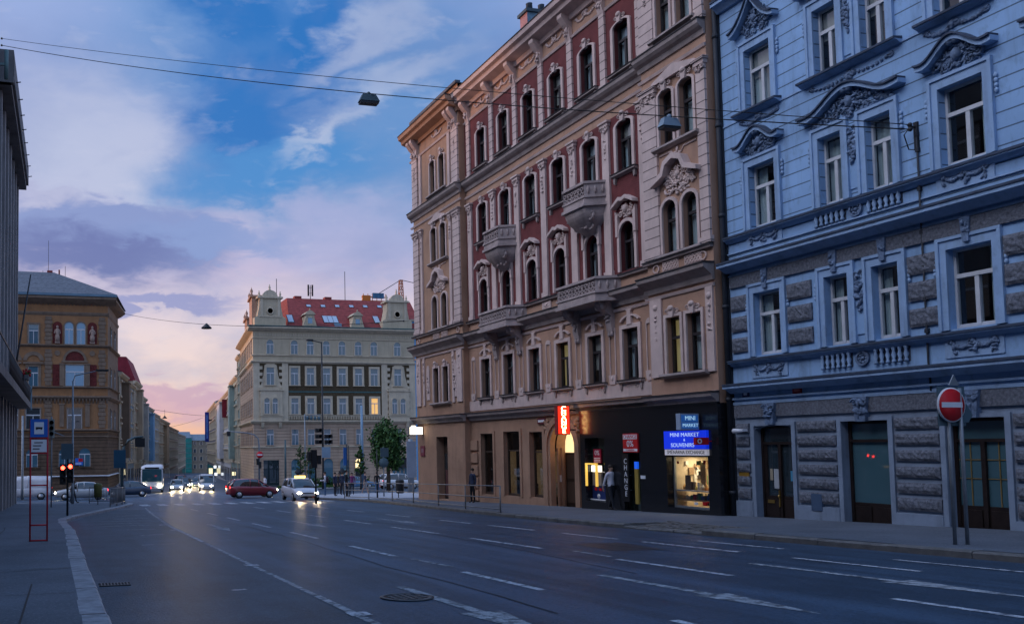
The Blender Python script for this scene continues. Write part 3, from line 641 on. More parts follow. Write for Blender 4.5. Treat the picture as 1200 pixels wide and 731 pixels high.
S3 = surround(.46, 1.96, .16).mesh('surround', stucco); S4 = surround(.46, 1.91, .12).mesh('surround', stucco)
SR = {n: surround(.35, ZW[n][1]-ZW[n][0], {1: 0, 2: .35, 3: .18, 4: .12}[n], .11, .07, n != 2).mesh('surround', stucco) for n in (1, 2, 3, 4)}
SI, SIS = sillm(.72), sillm(.5, False)
for i, u in enumerate(BAYS):
    lit = i == 2
    window(BR, 'b1', u, 4.1, 0, (3,) if lit else None, [('surround', S1), ('sill', SI)], 'window with a dim yellow light behind its blind' if lit else None)
    window(BR, 'b2', u, 8.3, 0, None, [('surround', S2)]); window(BR, 'b3', u, 12.16, 0, None, [('surround', S3)]+([('sill', SI)] if i not in (1, 4) else [])); window(BR, 'b4', u, 16.12, 0, None, [('surround', S4), ('sill', SI)])
    mb = MB()
    for s in (-1, 1): mb.spiral(u+s*.3, 3.86, .1, 1.3, 0, s, .04, .25)
    mb.box(u-.25, u+.25, 0, .06, 3.88, 3.93); P_(mb, 'sill_ornament', stucco)
for (a, b, y, us) in (RL, RR):
    m_ = sum(us)/2
    for n in (1, 2, 3, 4):
        for u in us:
            lit = n == 1 and u == RR[3][1]
            window(BR, 'r%d' % n, u, ZW[n][0], y, (3,) if lit else None, [('surround', SR[n])], 'window with a yellow green light behind its blind' if lit else None)
        mb = MB(); mb.prof([(y-.2, ZW[n][0]-.02), (y+.2, ZW[n][0]-.02), (y+.22, ZW[n][0]-.1), (y+.1, ZW[n][0]-.16), (y-.01, ZW[n][0]-.18)], us[0]-.62, us[1]+.62); P_(mb, 'sill', greyst)
    mb = MB(); zz = 10.2                                           # carved gable over the pair of round headed windows
    mb.poly([(m_-1.15, zz+.55), (m_-1.15, zz+.7), (m_-.6, zz+.95), (m_-.45, zz+1.3), (m_, zz+1.5), (m_+.45, zz+1.3), (m_+.6, zz+.95), (m_+1.15, zz+.7), (m_+1.15, zz+.55), (m_+.5, zz+.8), (m_+.35, zz+1.15), (m_, zz+1.3), (m_-.35, zz+1.15), (m_-.5, zz+.8)], y, y+.3)
    leafcluster(mb, m_, zz+.5, .8, .42, 130, y, .065); cartouche(mb, m_, zz+.75, .7, y+.03); P_(mb, 'gable_relief', stucco)
    mb = MB(); leafcluster(mb, m_, 11.7, .1, .16, 7, y, .07); mb.tube([(m_-.9, y+.02, 11.85), (m_-.3, y+.02, 11.85), (m_-.2, y+.02, 11.7), (m_+.2, y+.02, 11.7), (m_+.3, y+.02, 11.85), (m_+.9, y+.02, 11.85)], .03); P_(mb, 'wall_ornament', stucco)
    mb = MB(); mb.poly([(m_-1.1, 14.45), (m_+1.1, 14.45), (m_+1.1, 14.55), (m_, 14.86), (m_-1.1, 14.55)], y, y+.14); P_(mb, 'small_gable', stucco)
    for q in (-1, 1):
        mb = MB(); u = m_+q*.55; mb.box(u-.4, u+.4, y-.01, y+.03, 7.72, 8.06)
        for i in range(5):
            for j in range(2): mb.ring(u-.3+.15*i, 7.82+.16*j, .045, .075, 0, 360, y, y+.06, 8)
        P_(mb, 'fretwork_panel', stucco)
    if a > 30:
        for q in (-1, 1):
            u = m_+q*1.75; mb = MB(); mb.poly([(u-.2, 4.3), (u+.2, 4.3), (u+.2, 6.0), (u+.1, 6.3), (u-.1, 6.3), (u-.2, 6.0)], y-.01, y+.05); leafcluster(mb, u, 5.2, .1, .45, 16, y+.03, .07); P_(mb, 'wall_panel', stucco)
# balconies
wst = mat('weathered_stucco', (.43, .35, .33), .85, .14, 2, .3, 30, .5)
def balcony(u, z0, hw, pr, h, front, ends, corb):
    mb = MB(); pl = lambda g: [(u-hw*g, -.02), (u-front*g, pr*g), (u+front*g, pr*g), (u+hw*g, -.02)]
    mb.plan(pl(1.08), z0, z0+.12); mb.plan(pl(1.0), z0+.12, z0+.34); mb.plan(pl(1.05), z0+.34, z0+.42)
    b = P_(mb, 'balcony', wst)
    r = MB(); r.plan(pl(1.05), z0+h-.1, z0+h); r.plan([(u-hw, .0), (u-hw+.14, .0), (u-front+.1, pr-.14), (u-front, pr)], z0+.42, z0+h-.1); r.plan([(u+hw, .0), (u+hw-.14, .0), (u+front-.1, pr-.14), (u+front, pr)], z0+.42, z0+h-.1)
    r.box(u-front, u+front, pr-.1, pr-.06, z0+.42, z0+h-.1)
    n = int(2*front/.22)
    for i in range(n):
        for j in range(2): r.ring(u-front+.14+(2*front-.28)*i/(n-1), z0+.52+.2*j, .05, .085, 0, 360, pr-.06, pr+.01, 8)
    for q in (-1, 1):
        for k in range(3): t = .2+.3*k; r.ball((u+q*(hw+(front-hw)*t), pr*t+.02, z0+.65), (.06, .06, .17), 6, 5)
    sub(r, 'balustrade', wst, b)
    c = MB(); corb_ = corb
    if corb:                                                     # shell shaped corbel, tapering to the wall
        c.S = True
        for k in range(8):
            g0 = math.cos(k/8*1.45)**.75; g1 = max(.1, math.cos((k+1)/8*1.45)**.75); A_, B_ = pl(g0*.96), pl(g1*.96); c.add([(*p_, z0-.125*k) for p_ in A_]+[(*p_, z0-.125*(k+1)) for p_ in B_], [(0, 1, 5, 4), (1, 2, 6, 5), (2, 3, 7, 6)])
        c.S = False
        leafcluster(c, u, z0-.5, .5, .3, 40, .42, .075)
        for q in (-1, 1): c.spiral(u+q*hw*.6, z0-.3, .24, 1.5, 0, q, .5, .3); c.spiral(u+q*hw*.42, z0-.68, .17, 1.5, 0, q, .36, .3)
    else:
        for q in (-1, 1):
            x = u+q*front*.86; c.prof([(0, z0-1.15), (.12, z0-1.15), (.2, z0-.8), (.16, z0-.55), (.5, z0-.3), (.66, z0-.1), (.66, z0), (0, z0)], x-.17, x+.17)
            for s in (-1, 1): c.lathe([(.15, -.02), (.15, .02)], (x+s*.18, .5, z0-.18), 10, 'x'); c.ball((x+s*.09, .08, z0-1.25), (.07, .08, .12), 6, 5)
            leafcluster(c, x, z0-.6, .1, .25, 8, .2, .07); sub(c, 'corbel', wst, b); c = MB()
    if corb: sub(c, 'corbel', wst, b)
    return b
for u in (BAYS[1], BAYS[4]):
    balcony(u, 11.15, 1.12, .82, 1.0, .72, 1, True); balcony(u, 7.22, 1.75, .85, .98, 1.3, 1, False)
for u in MIDS:
    mb = MB(); mb.box(u-.35, u+.35, -.01, .06, 7.72, 8.02); leafcluster(mb, u, 7.87, .2, .08, 6, .05, .05); P_(mb, 'parapet_panel', stucco)
for u, y in ((RR[0]+.45, .35), (RR[1]-.5, .35), (RL[0]+.5, .35), (RL[1]-.5, .35)):
    mb = MB(); mb.ring(u, 7.88, .13, .17, 0, 360, y, y+.05, 12, .9); P_(mb, 'parapet_panel', stucco)
# ground floor: shop windows, portal, corner shop door
shopfr = mat('brown_shop_frame', (.06, .04, .03), .5, .15)
for i, (a, b, c, d) in enumerate(SHOPS):
    f = MB(); f.box(a, a+.07, -.27, -.18, c, d); f.box(b-.07, b, -.27, -.18, c, d); f.box(a+.07, b-.07, -.27, -.18, d-.07, d); f.box(a+.07, b-.07, -.27, -.18, c, c+.12); f.box(a+.07, b-.07, -.28, -.17, d-.95, d-.88)
    f.cur = 1; f.box(a-.16, a, -.01, .05, c, d+.12); f.box(b, b+.16, -.01, .05, c, d+.12); f.box(a, b, -.01, .05, d, d+.12)
    o = P_(f, 'shop_window', [shopfr, beige2]); p = MB(); p.add([(a+.05, -.22, c+.1), (b-.05, -.22, c+.1), (b-.05, -.22, d-.05), (a+.05, -.22, d-.05)], [(0, 1, 2, 3)]); sub(p, 'pane', glass, o)
    q = MB(); q.box(a+.1, b-.1, -1.3, -1.2, c, d-.9); sub(q, 'display_wall', mat('glowing_display_wall', (.16, .12, .08), .9, .5, 3, 0, 30, 0, .1, 0, (1, .6, .28), .06), o)  # the wall itself glows faintly, in place of light from inside the shop
    q = MB(); 
    for k in range(4): q.box(a+.15+k*.27, a+.33+k*.27, -1.0, -.8, c+.1, c+.55+.35*RO.random())
    sub(q, 'displayed_goods', mat('shop_goods', (.3, .22, .14), .8, .6, 4), o)
u = sum(PORT[:2])/2
d = MB(); d.ring(u, 1.57, 1.08, 1.34, 0, 180, -.01, .12, 18); d.ring(u, 1.57, .92, 1.08, 0, 180, -.2, .05, 18)
for s in (-1, 1): d.box(*sorted((u+s*1.08, u+s*1.34)), -.01, .12, -1.2, 1.57); d.box(*sorted((u+s*.92, u+s*1.08)), -.2, .05, -1.2, 1.57)
leafcluster(d, u, 2.85, .35, .2, 16, .08, .09); cartouche(d, u, 2.8, .5, .1); leafcluster(d, u-1.15, 2.45, .2, .3, 12, .02, .09); leafcluster(d, u+1.15, 2.45, .2, .3, 12, .02, .09)
po = P_(d, 'portal', beige2)
f = MB(); f.box(u-.92, u+.92, -.82, -.72, -1.3, 1.35); f.cur = 1
for s in (-1, 1): f.box(*sorted((u+s*.1, u+s*.8)), -.73, -.69, -.9, .0); f.box(*sorted((u+s*.1, u+s*.8)), -.73, -.69, .15, 1.2)
P_(f, 'entrance_door', [mat('dark_oak_door', (.03, .02, .014), .5, .3, 4), shopfr])
f = MB(); f.add([(u-.92, -.71, 1.3)]+[(u+.92*math.cos(rad(180-k*15)), -.71, 1.57+.92*math.sin(rad(180-k*15))) for k in range(13)]+[(u+.92, -.71, 1.3)], [tuple(range(15))]); P_(f, 'fanlight', glowmat('lit_fanlight', (1, .74, .38), 1.2), label='fanlight over the entrance lit warm yellow from inside')
f = MB(); f.add([(u-.93, -.28, -1.2), (u-.93, -.8, -1.2), (u-.93, -.8, 1.57), (u-.93, -.28, 1.57)], [(0, 1, 2, 3)]); f.add([(u+.93, -.28, -1.2), (u+.93, -.8, -1.2), (u+.93, -.8, 1.57), (u+.93, -.28, 1.57)], [(0, 1, 2, 3)])
P16 = [(u-.93*math.cos(math.pi*k/12), 1.57+.93*math.sin(math.pi*k/12)) for k in range(13)]
for A, B in zip(P16, P16[1:]): f.add([(A[0], -.28, A[1]), (B[0], -.28, B[1]), (B[0], -.8, B[1]), (A[0], -.8, A[1])], [(0, 1, 2, 3)])
f.box(u+.86, u+.93, -.62, -.5, -1.2, 1.5); f.box(u+.86, u+.93, -.36, -.3, -1.2, 1.5); f.cur = 1; f.box(u+.9, u+.925, -.48, -.38, .0, .3); P_(f, 'portal_passage', [beige2, signwhite])
lp = bpy.data.lights.new('passage_lamp', 'POINT'); lp.energy = 3.5; lp.color = (1, .66, .3); lp.shadow_soft_size = .12; lo = bpy.data.objects.new('passage_lamp', lp); C.objects.link(lo); lo.location = (21+.45, u, 1.95)
f = MB(); f.box(43.7, 45.15, -.2, -.12, -1.5, 2.15); f.cur = 1; f.box(43.8, 45.05, -.13, -.1, -1.4, 1.2); f.cur = 2; f.box(43.85, 44.4, -.1, -.08, .45, 1.05); f.box(43.85, 44.4, -.1, -.08, 1.25, 1.9); f.cur = 3; f.box(44.45, 44.95, -.1, -.08, -1.2, .3)
P_(f, 'shop_door', [shopfr, glass_d, signwhite, mat('dull_poster', (.12, .05, .05), .6, .3)])
mb = MB()
for z in (-.9, .4, 1.55): mb.box(RL[0], 43.7, .34, .358, z, z+.03); mb.box(45.15, RL[1], .34, .358, z, z+.03)
for z in (-1.2, -.55, .1, .75, 1.4): mb.box(40.75, 41.5, -.01, .09, z, z+.5)
P_(mb, 'stone_courses', beige2)
# black clad shop front under the right hand end
XS0, XS1 = 23.42, 31.04; yb = .46
w = MB(); DISP = (23.93, 25.9, -.55, 1.24); WL = (29.45, 30.72, -.6, 1.9); DO = (27.35, 28.3, -.95, 1.3)
w.wall(XS0, XS1, -1.6, 2.96, yb, [DISP, WL, DO], .35)
for q in (XS0, XS1): w.add([(q, yb, -1.6), (q, -.1, -1.6), (q, -.1, 2.96), (q, yb, 2.96)], [(0, 1, 2, 3)])
w.add([(XS0, yb, 2.96), (XS1, yb, 2.96), (XS1, -.1, 2.96), (XS0, -.1, 2.96)], [(0, 1, 2, 3)])
blackc = courses('black_granite_slabs', black, .62, .5, .012); P_(w, 'shop_front', blackc)
mb = MB(); mb.box(XS0, XS1, yb-.1, yb+.02, 2.92, 3.0); P_(mb, 'shop_front_coping', black)
# ------------------------------------------------------------------ the shop behind the black front and its signs
FS = (rad(90), 0, rad(-90)); FC = (rad(90), 0, 0)                  # lettering facing the street / facing the camera's end of the street
XB = 21-.46
a, b, c, d = DISP; y0 = yb-.3
f = MB(); f.box(a, a+.05, y0-.04, y0+.04, c, d); f.box(b-.05, b, y0-.04, y0+.04, c, d); f.box(a+.05, b-.05, y0-.04, y0+.04, c, c+.06); f.box(a+.05, b-.05, y0-.04, y0+.04, d-.05, d); f.box(a+.05, b-.05, y0-.05, y0+.05, .02, .06)
o = P_(f, 'display_window', steel); p = MB(); p.add([(a, y0, c), (b, y0, c), (b, y0, d), (a, y0, d)], [(0, 1, 2, 3)]); sub(p, 'pane', glassmat('clear_glass', (.93, .95, .95)), o)
rm = MB(); cream = mat('cream_shop_wall', (.55, .46, .33), .8, .15, 3); q = [(a-.02, -2.4), (b+.02, -2.4), (b+.02, y0-.06), (a-.02, y0-.06)]
for (A, B) in ((0, 1), (1, 2), (3, 0)): rm.add([(*q[A], c-.4), (*q[B], c-.4), (*q[B], d+.1), (*q[A], d+.1)], [(0, 1, 2, 3)])
rm.add([(*k, d+.1) for k in q], [(0, 1, 2, 3)]); rm.add([(*k, c-.1) for k in q], [(0, 1, 2, 3)]); P_(rm, 'shop_room', cream)
R_ = random.Random(21); cols = [(.5, .05, .04), (.6, .5, .08), (.06, .12, .4), (.5, .48, .42), (.1, .3, .12), (.08, .06, .05), (.55, .3, .1), (.3, .2, .12)]
gm_ = [mat('shop_goods_%s' % n, c_, .5, .2, 20) for n, c_ in zip(('red', 'yellow', 'blue', 'white', 'green', 'dark', 'orange', 'brown'), cols)]
def goods(y_, z_, n, hmin, hmax, r=.05):
    mb = MB()
    for i in range(n):
        mb.cur = R_.randrange(8); u = a+.1+(b-a-.2)*i/(n-1); h = R_.uniform(hmin, hmax)
        if R_.random() < .5: mb.lathe([(r, 0), (r, h*.65), (r*.4, h*.8), (r*.4, h)], (u, y_, z_), 8)
        else: mb.box(u-r, u+r, y_-r, y_+r, z_, z_+h)
    return mb
sh = MB()
for z in (-.1, .3, .7): sh.box(a+.02, b-.02, -1.5, -1.2, z-.02, z)
sh.box(a+.02, b-.02, -.35, .06, -.32, -.28); sh.box(a+.02, b-.02, -.35, .06, .02, .05); P_(sh, 'shelves', mat('shelf_wood', (.3, .18, .09), .6, .2))
for y_, z_, n, h0, h1 in ((-1.35, -.1, 18, .15, .36), (-1.35, .3, 18, .15, .36), (-1.35, .7, 15, .2, .4), (-.15, -.28, 15, .1, .26), (-.15, .05, 13, .12, .34)): P_(goods(y_, z_, n, h0, h1), 'displayed_goods', gm_)
mb = MB(); mb.box(a+.12, a+.5, -.02, .02, .12, 1.1); mb.cur = 1; mb.box(a+.95, a+1.2, -.3, -.25, .2, 1.0); mb.cur = 2; mb.box(b-.55, b-.3, -.05, -.02, .05, .55)
R_ = random.Random(77)
for k in range(34):
    mb.cur = R_.choice((1, 2, 2, 0, 3, 4)); u_ = R_.uniform(a+.1, b-.2); z_ = R_.uniform(.1, 1.05); w_ = -R_.uniform(.1, 2.2); mb.box(u_, u_+R_.uniform(.05, .16), w_, w_+.04, z_, z_+R_.uniform(.1, .34))
for k in range(16):
    mb.cur = R_.choice((1, 2, 3, 4, 0)); z_ = R_.uniform(-.2, .9); w_ = R_.uniform(-2.3, -.2); mb.box(b-.04, b-.01, w_, w_+R_.uniform(.1, .3), z_, z_+R_.uniform(.12, .4)); w_ = R_.uniform(-2.3, -.2); mb.box(a+.01, a+.04, w_, w_+R_.uniform(.1, .3), z_, z_+R_.uniform(.12, .4))
P_(mb, 'hanging_goods', [mat('pale_cloth', (.7, .68, .62), .9, .2, 6), gm_[7], gm_[5], gm_[6], gm_[4]])
mb = MB(); mb.box(a+.2, b-.2, -1.0, -.9, d-.02, d+.03); mb.box(a+.2, b-.2, -.2, -.12, d-.02, d+.03); P_(mb, 'ceiling_light', glowmat('shop_tube_light', (1, .84, .58), 4))
al = bpy.data.lights.new('shop_light', 'AREA'); al.energy = 40; al.color = (1, .80, .52); al.shape = 'RECTANGLE'; al.size = 1.6; al.size_y = .4; ao = bpy.data.objects.new('shop_light', al); C.objects.link(ao); ao.location = (21+.62, (a+b)/2, d-.06); ao.rotation_euler = (0, 0, RZ)
# cash machine in the left window of the black front
a2, b2, c2, d2 = WL
f = MB(); f.box(a2, b2, yb-.36, yb-.32, .92, d2); f.cur = 1; f.box(a2, b2, yb-.36, yb-.30, c2, .0); f.cur = 2
f.box(30.66, 30.71, yb-.06, yb+.02, -.02, .9); f.box(29.97, 30.04, yb-.06, yb+.02, -.02, .9); f.box(30.04, 30.66, yb-.06, yb+.02, .84, .9); f.cur = 3; f.box(30.06, 30.64, yb-.3, yb-.22, .55, .8); f.cur = 4; f.box(30.06, 30.64, yb-.34, yb-.26, .0, .54)
f.cur = 5; f.box(a2, b2, yb-.29, yb-.2, -.58, -.54); f.box(a2, 29.9, yb-.29, yb-.2, .02, .05); f.box(a2, 29.9, yb-.29, yb-.2, .53, .57); f.cur = 0; f.box(a2, 29.92, yb-.34, yb-.3, .0, .9)
o = P_(f, 'cash_machine', [glassmat('dark_shop_glass', (.02, .035, .03), True), mat('machine_blue', (.02, .04, .16), .5, .2), glowmat('lit_yellow_frame', (1, .58, .10), .8), glowmat('lit_machine_panel', (1, .9, .7), 2.2), mat('machine_grey', (.25, .26, .28), .4, .2), signwhite])
mb = MB(); mb.lathe([(0.09, 0), (.09, .02)], (30.3, yb-.3, -.42), 12, 'y'); mb.cur = 1; mb.box(30.4, 30.55, yb-.3, yb-.285, -.2, -.08); mb.box(30.1, 30.28, yb-.3, yb-.285, -.2, -.1); sub(mb, 'panel_marks', [signwhite, signred], o)
a3, b3, c3, d3 = DO
f = MB(); f.box(a3, b3, yb-.3, yb-.25, c3, d3); f.cur = 1; f.box(a3, a3+.06, yb-.26, yb-.2, c3, d3); f.box(b3-.06, b3, yb-.26, yb-.2, c3, d3); f.box(b3-.4, b3-.37, yb-.25, yb-.2, c3, d3); P_(f, 'shop_door', [MATS['dark_shop_glass'], blackrub])
def facesign(name, label, u0, u1, z0, z1, m, depth=.06, off=0):   # flat board on the black front
    t = thing(name, label, 'sign', (XB-off, (u0+u1)/2, (z0+z1)/2)); mb = MB(); mb.box(-depth, 0, -(u1-u0)/2, (u1-u0)/2, -(z1-z0)/2, (z1-z0)/2); mb.build('board', m, t, (0, 0, 0)); return t
def lett(t, s, size, m, dz=0, dy=0, off=.065, sx=1.0, name='lettering', rot=FS): return text(name, s, size, m, (-off, dy, dz), rot, t, .003, sx=sx)
wl = glowmat('lit_letters', (.55, .72, 1), .55); ws = mat('white_lettering', (.75, .76, .8), .5, .04)
t = facesign('shop_sign', 'blue sign reading MINI MARKET & SOUVENIRS over the lit display window', 23.85, 25.88, 1.46, 2.08, glowmat('lit_blue_sign', (.004, .035, .75), .55), .1)
lett(t, 'MINI MARKET', .19, wl, .17, 0, .104, 1.2); lett(t, '&', .13, wl, 0, 0, .104); lett(t, 'SOUVENIRS', .19, wl, -.18, .1, .104, 1.15)
t = facesign('exchange_sign', 'white strip sign reading SMĚNÁRNA EXCHANGE under the blue sign', 23.85, 25.88, 1.25, 1.45, glowmat('lit_white_strip', (.62, .6, .66), .3), .08); lett(t, 'SMĚNÁRNA EXCHANGE', .165, mat('black_lettering', (.02, .02, .03), .5, .05), 0, 0, .084)
t = thing('hanging_sign', 'small box sign with MINI over MARKET sticking out above the blue sign', 'sign', (20.12, 24.3, 2.37)); mb = MB(); mb.box(-.36, .36, -.1, .1, -.27, .27); mb.cur = 1; mb.box(-.32, .32, -.106, -.1, 0, .22); mb.box(-.32, .32, -.106, -.1, -.23, -.02); mb.build('box', [mat('pale_blue_box', (.30, .38, .5), .5, .1), glowmat('lit_sign_face', (.015, .09, .32), .5)], t, (0, 0, 0))
text('lettering', 'MINI', .2, glowmat('lit_pale_letters', (.45, .75, .95), .6), (.02, -.11, .11), FC, t, .003); text('lettering', 'MARKET', .16, MATS['lit_pale_letters'], (.02, -.11, -.125), FC, t, .003)
mb = MB(); mb.box(.36, .43, -.02, .02, .1, .14); mb.box(.36, .43, -.02, .02, -.14, -.1); mb.build('bracket', steel, t, (0, 0, 0))
t = thing('hanging_sign', 'small red box sign with a pale ring, beside the blue shop sign', 'sign', (20.1, 23.75, 1.72)); mb = MB(); mb.box(-.18, .3, -.06, .06, -.12, .12); mb.box(.3, .44, -.02, .02, -.02, .02); mb.build('box', signred, t, (0, 0, 0)); mb = MB(); mb.ring(-.05, 0, .045, .085, 0, 360, -.068, -.058, 16); mb.build('ring', ws, t, (0, 0, 0))
t = thing('open_sign', 'glowing red and blue oval OPEN sign inside the lit display window', 'sign', (21-y0+.05, 24.05, .72)); mb = MB(); mb.lathe([(.0, -.02), (.17, -.02), (.17, .02), (.0, .02)], (0, 0, 0), 20, 'x'); mb.build('disc', glowmat('blue_neon', (.02, .05, .9), 1.2), t, (0, 0, 0)).scale = (1, 1.25, 1)
text('lettering', 'OPEN', .13, glowmat('red_neon', (1, .12, .06), 3), (-.03, 0, 0), FS, t, .004)
t = facesign('rate_sign', 'red board reading CHANGE 0% on the black front above the doorway', 27.36, 28.2, 1.34, 2.04, signred)
mb = MB(); mb.box(-.066, -.06, -.4, .4, .14, .31); mb.box(-.066, -.06, -.4, .4, -.31, -.22); mb.build('white_band', ws, t, (0, 0, 0)); lett(t, 'CHANGE', .19, signred, .225, 0, .07); lett(t, '0%', .33, ws, -.04); lett(t, 'COMMISSION', .075, signred, -.265, 0, .07)
t = facesign('change_sign', 'tall black panel with white letters spelling CHANGE downwards', 27.93, 28.27, -.5, 1.28, mat('black_sign', (.01, .01, .012), .4, .05), .05, .0); lett(t, 'C\nH\nA\nN\nG\nE', .27, ws, 0, 0, .055)
t = facesign('striped_panel', 'narrow yellow panel with a bright blue top beside the black change panel', 27.4, 27.58, -.55, .74, mat('dull_yellow', (.34, .24, .05), .5, .1)); mb = MB(); mb.box(-.06, 0, -.09, .09, .645, .9); mb.build('blue_top', glowmat('bright_blue', (.01, .12, .8), .6), t, (0, 0, 0))
mb = MB(); mb.tube([(28.2, yb-.16, -.1), (28.2, yb-.16, .5)], .02, 6); mb.box(28.18, 28.22, yb-.25, yb-.16, -.1, -.06); mb.box(28.18, 28.22, yb-.25, yb-.16, .46, .5); P_(mb, 'door_handle', steel)
mb = MB(); R_ = random.Random(31)
for k in range(7): mb.cur = R_.randrange(4); u_ = R_.uniform(a+.1, b-.25); z_ = c+.12 if k < 4 else .95; mb.box(u_, u_+R_.uniform(.09, .2), y0+.01, y0+.014, z_, z_+R_.uniform(.08, .16))
P_(mb, 'window_sticker', [signwhite, signred, signblue, gm_[1]])
t = facesign('small_plate', 'little white plate on the black front beside the yellow panel', 27.05, 27.3, .38, .5, signwhite, .02)
t = facesign('zero_sign', 'small crimson board with 0% above the yellow lit cash machine', 30.02, 30.5, .9, 1.46, mat('crimson', (.32, .01, .04), .5, .05), .06, -.3); lett(t, '0%', .27, ws, .12)
for k in range(3): mb = MB(); mb.box(-.066, -.06, -.2, .2, -.1-.07*k, -.07-.07*k); mb.build('text_line', ws, t, (0, 0, 0))
# the vertical lit sign by the portal
t = thing('lit_sign', 'glowing red upright box sign with yellow white letters, sticking out beside the portal', 'sign', (20.05, 31.5, 2.66))
mb = MB(); mb.box(-.29, .29, -.1, .1, -.6, .6); mb.cur = 1; mb.box(-.26, .26, -.105, -.1, -.57, .57); mb.box(-.26, .26, .1, .105, -.57, .57); mb.build('box', [mat('sign_casing', (.30, .03, .03), .5, .1), glowmat('lit_red_face', (1, .035, .012), 1.1)], t, (0, 0, 0))
LY = glowmat('lit_yellow_letters', (1, .62, .22), 14)
for k, ch in enumerate('CHANGE'):
    text('letter', ch, .27, LY, (0, -.11, .46-.184*k), FC, t, .006, sx=1.25); text('letter', ch, .27, LY, (0, .11, .46-.184*k), (rad(90), 0, rad(180)), t, .006, sx=1.25)
mb = MB(); mb.box(.29, .62, -.02, .02, .38, .43); mb.box(.29, .62, -.02, .02, -.43, -.38); mb.build('bracket', darkst, t, (0, 0, 0))
t = thing('lit_sign', 'glowing white box sign on the far corner of the brown building', 'sign', (20.22, 47.0, 2.55)); mb = MB(); mb.box(-.46, .38, -.1, .1, -.24, .22); mb.cur = 1; mb.box(-.44, -.26, -.106, -.1, -.22, .2); mb.box(-.23, .36, -.106, -.1, -.22, .2); mb.build('box', [mat('sign_casing_grey', (.2, .2, .2), .5, .1), glowmat('lit_white_face', (1, .9, .66), 3.2)], t, (0, 0, 0))
mb = MB(); mb.poly([(-.28, .21), (-.26, .29), (-.1, .29), (-.04, .22)], -.1, .1); mb.build('top_light', MATS['lit_white_face'], t, (0, 0, 0)); mb = MB(); mb.box(.38, .44, -.03, .03, -.05, .05); mb.build('bracket', darkst, t, (0, 0, 0))
t = thing('wall_sign', 'small dull red sign on the corner of the brown building', 'sign', (20.62, 47.0, 1.35)); mb = MB(); mb.box(-.03, 0, -.28, .28, -.3, .3); mb.build('board', mat('dull_red_board', (.22, .035, .06), .6, .2), t, (0, 0, 0)); mb = MB(); mb.box(-.035, -.03, -.18, .18, -.1, .14); mb.build('poster', mat('faded_poster', (.3, .16, .2), .6, .3), t, (0, 0, 0))
t = thing('street_plate', 'small dark street name plate on the beige wall left of the portal', 'sign', (20.95, 34.55, 2.72)); mb = MB(); mb.box(-.03, .03, -.33, .33, -.13, .13); mb.build('plate', mat('plate_dark_red', (.12, .02, .03), .4, .1), t, (0, 0, 0)); mb = MB(); mb.box(-.034, -.03, -.26, .26, -.05, .05); mb.build('inscription', signwhite, t, (0, 0, 0))
# ------------------------------------------------------------------ the pale blue house
bb = gz(14)+.1
BL = thing('apartment_building', 'pale blue apartment building with carved pediments over rusticated grey ground floor', 'building', (21, 14, bb), RZ, off=(14, 0, bb))
Q_ = lambda mb, name, m, **k: part(mb, name, m, BL, **k)
U0, U1 = 4.0, 23.2
L_ = [(21.72, 1.0)]; D_ = [(19.3, .74), (17.83, .74), (13.35, .74), (11.88, .74)]; R__ = [(15.68, 1.06), (9.4, 1.06)]
DC = [18.57, 12.61]
ALL = L_+D_+R__
for k, w_ in (('L', 1.0), ('D', .74), ('R', 1.06)): winmesh('w'+k, w_, 1.95, 0, .06, .66, .24, True, frame_w)
key = lambda w_: 'wL' if w_ == 1.0 else 'wD' if w_ < .9 else 'wR'
FLZ = {1: 4.36, 2: 8.36, 3: 12.1, 4: 16.3}
op = lambda z: [(u-w_/2, u+w_/2, z, z+1.95) for u, w_ in ALL]
w = MB(); w.wall(U0, U1, 2.9, 7.4, 0, op(4.36), .24); Q_(w, 'wall', bluep)
w = MB(); w.wall(U0, U1, 7.4, 20.5, 0, op(8.36)+op(12.1)+op(16.3), .24); w.add([(U1, 0, -2), (U1, -14, -2), (U1, -14, 20.5), (U1, 0, 20.5)], [(0, 1, 2, 3)]); w.add([(U0, 0, -2), (U0, -14, -2), (U0, -14, 20.5), (U0, 0, 20.5)], [(0, 1, 2, 3)])
w.add([(U0, -14, -2), (U1, -14, -2), (U1, -14, 20.5), (U0, -14, 20.5)], [(0, 1, 2, 3)]); Q_(w, 'upper_wall', bluep_c)
GD = [(20.99, 22.4, -.72, 2.17), (17.94, 19.33, -.62, 2.22), (15.08, 16.45, -.52, 2.2), (12.0, 13.4, -.45, 2.2), (8.7, 10.1, -.3, 2.2)]
w = MB(); w.wall(U0, U1, -2, 2.9, 0, [(*GD[0], .12)]+GD[1:], .3); Q_(w, 'ground_floor_wall', bluepier)
w = MB(); w.add([(U0, .3, 20.5), (U1, .3, 20.5), (U1, -7, 24.5), (U0, -7, 24.5), (U1, -14, 20.5), (U0, -14, 20.5)], [(0, 1, 2, 3), (3, 2, 4, 5)]); Q_(w, 'roof', slate)
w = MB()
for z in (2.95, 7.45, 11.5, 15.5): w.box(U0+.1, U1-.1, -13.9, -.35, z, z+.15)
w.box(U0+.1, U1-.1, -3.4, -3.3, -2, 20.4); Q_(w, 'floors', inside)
def led(name, z, h, pr, m, x0=U0, x1=U1, top=.065):                # ledge with a weathered dark top and a pale face
    mb = MB(); mb.prof([(-.01, z-h), (pr*.3, z-h), (pr*.75, z-h*.55), (pr, z-h*.5), (pr, z-top), (-.01, z-top)], x0, x1); o = Q_(mb, name, m)
    mb = MB(); mb.prof([(-.01, z-top), (pr+.03, z-top), (pr+.03, z-top*.1), (.02, z+.02), (-.01, z+.02)], x0, x1); sub(mb, 'lead_cover', bluedark, o); return o
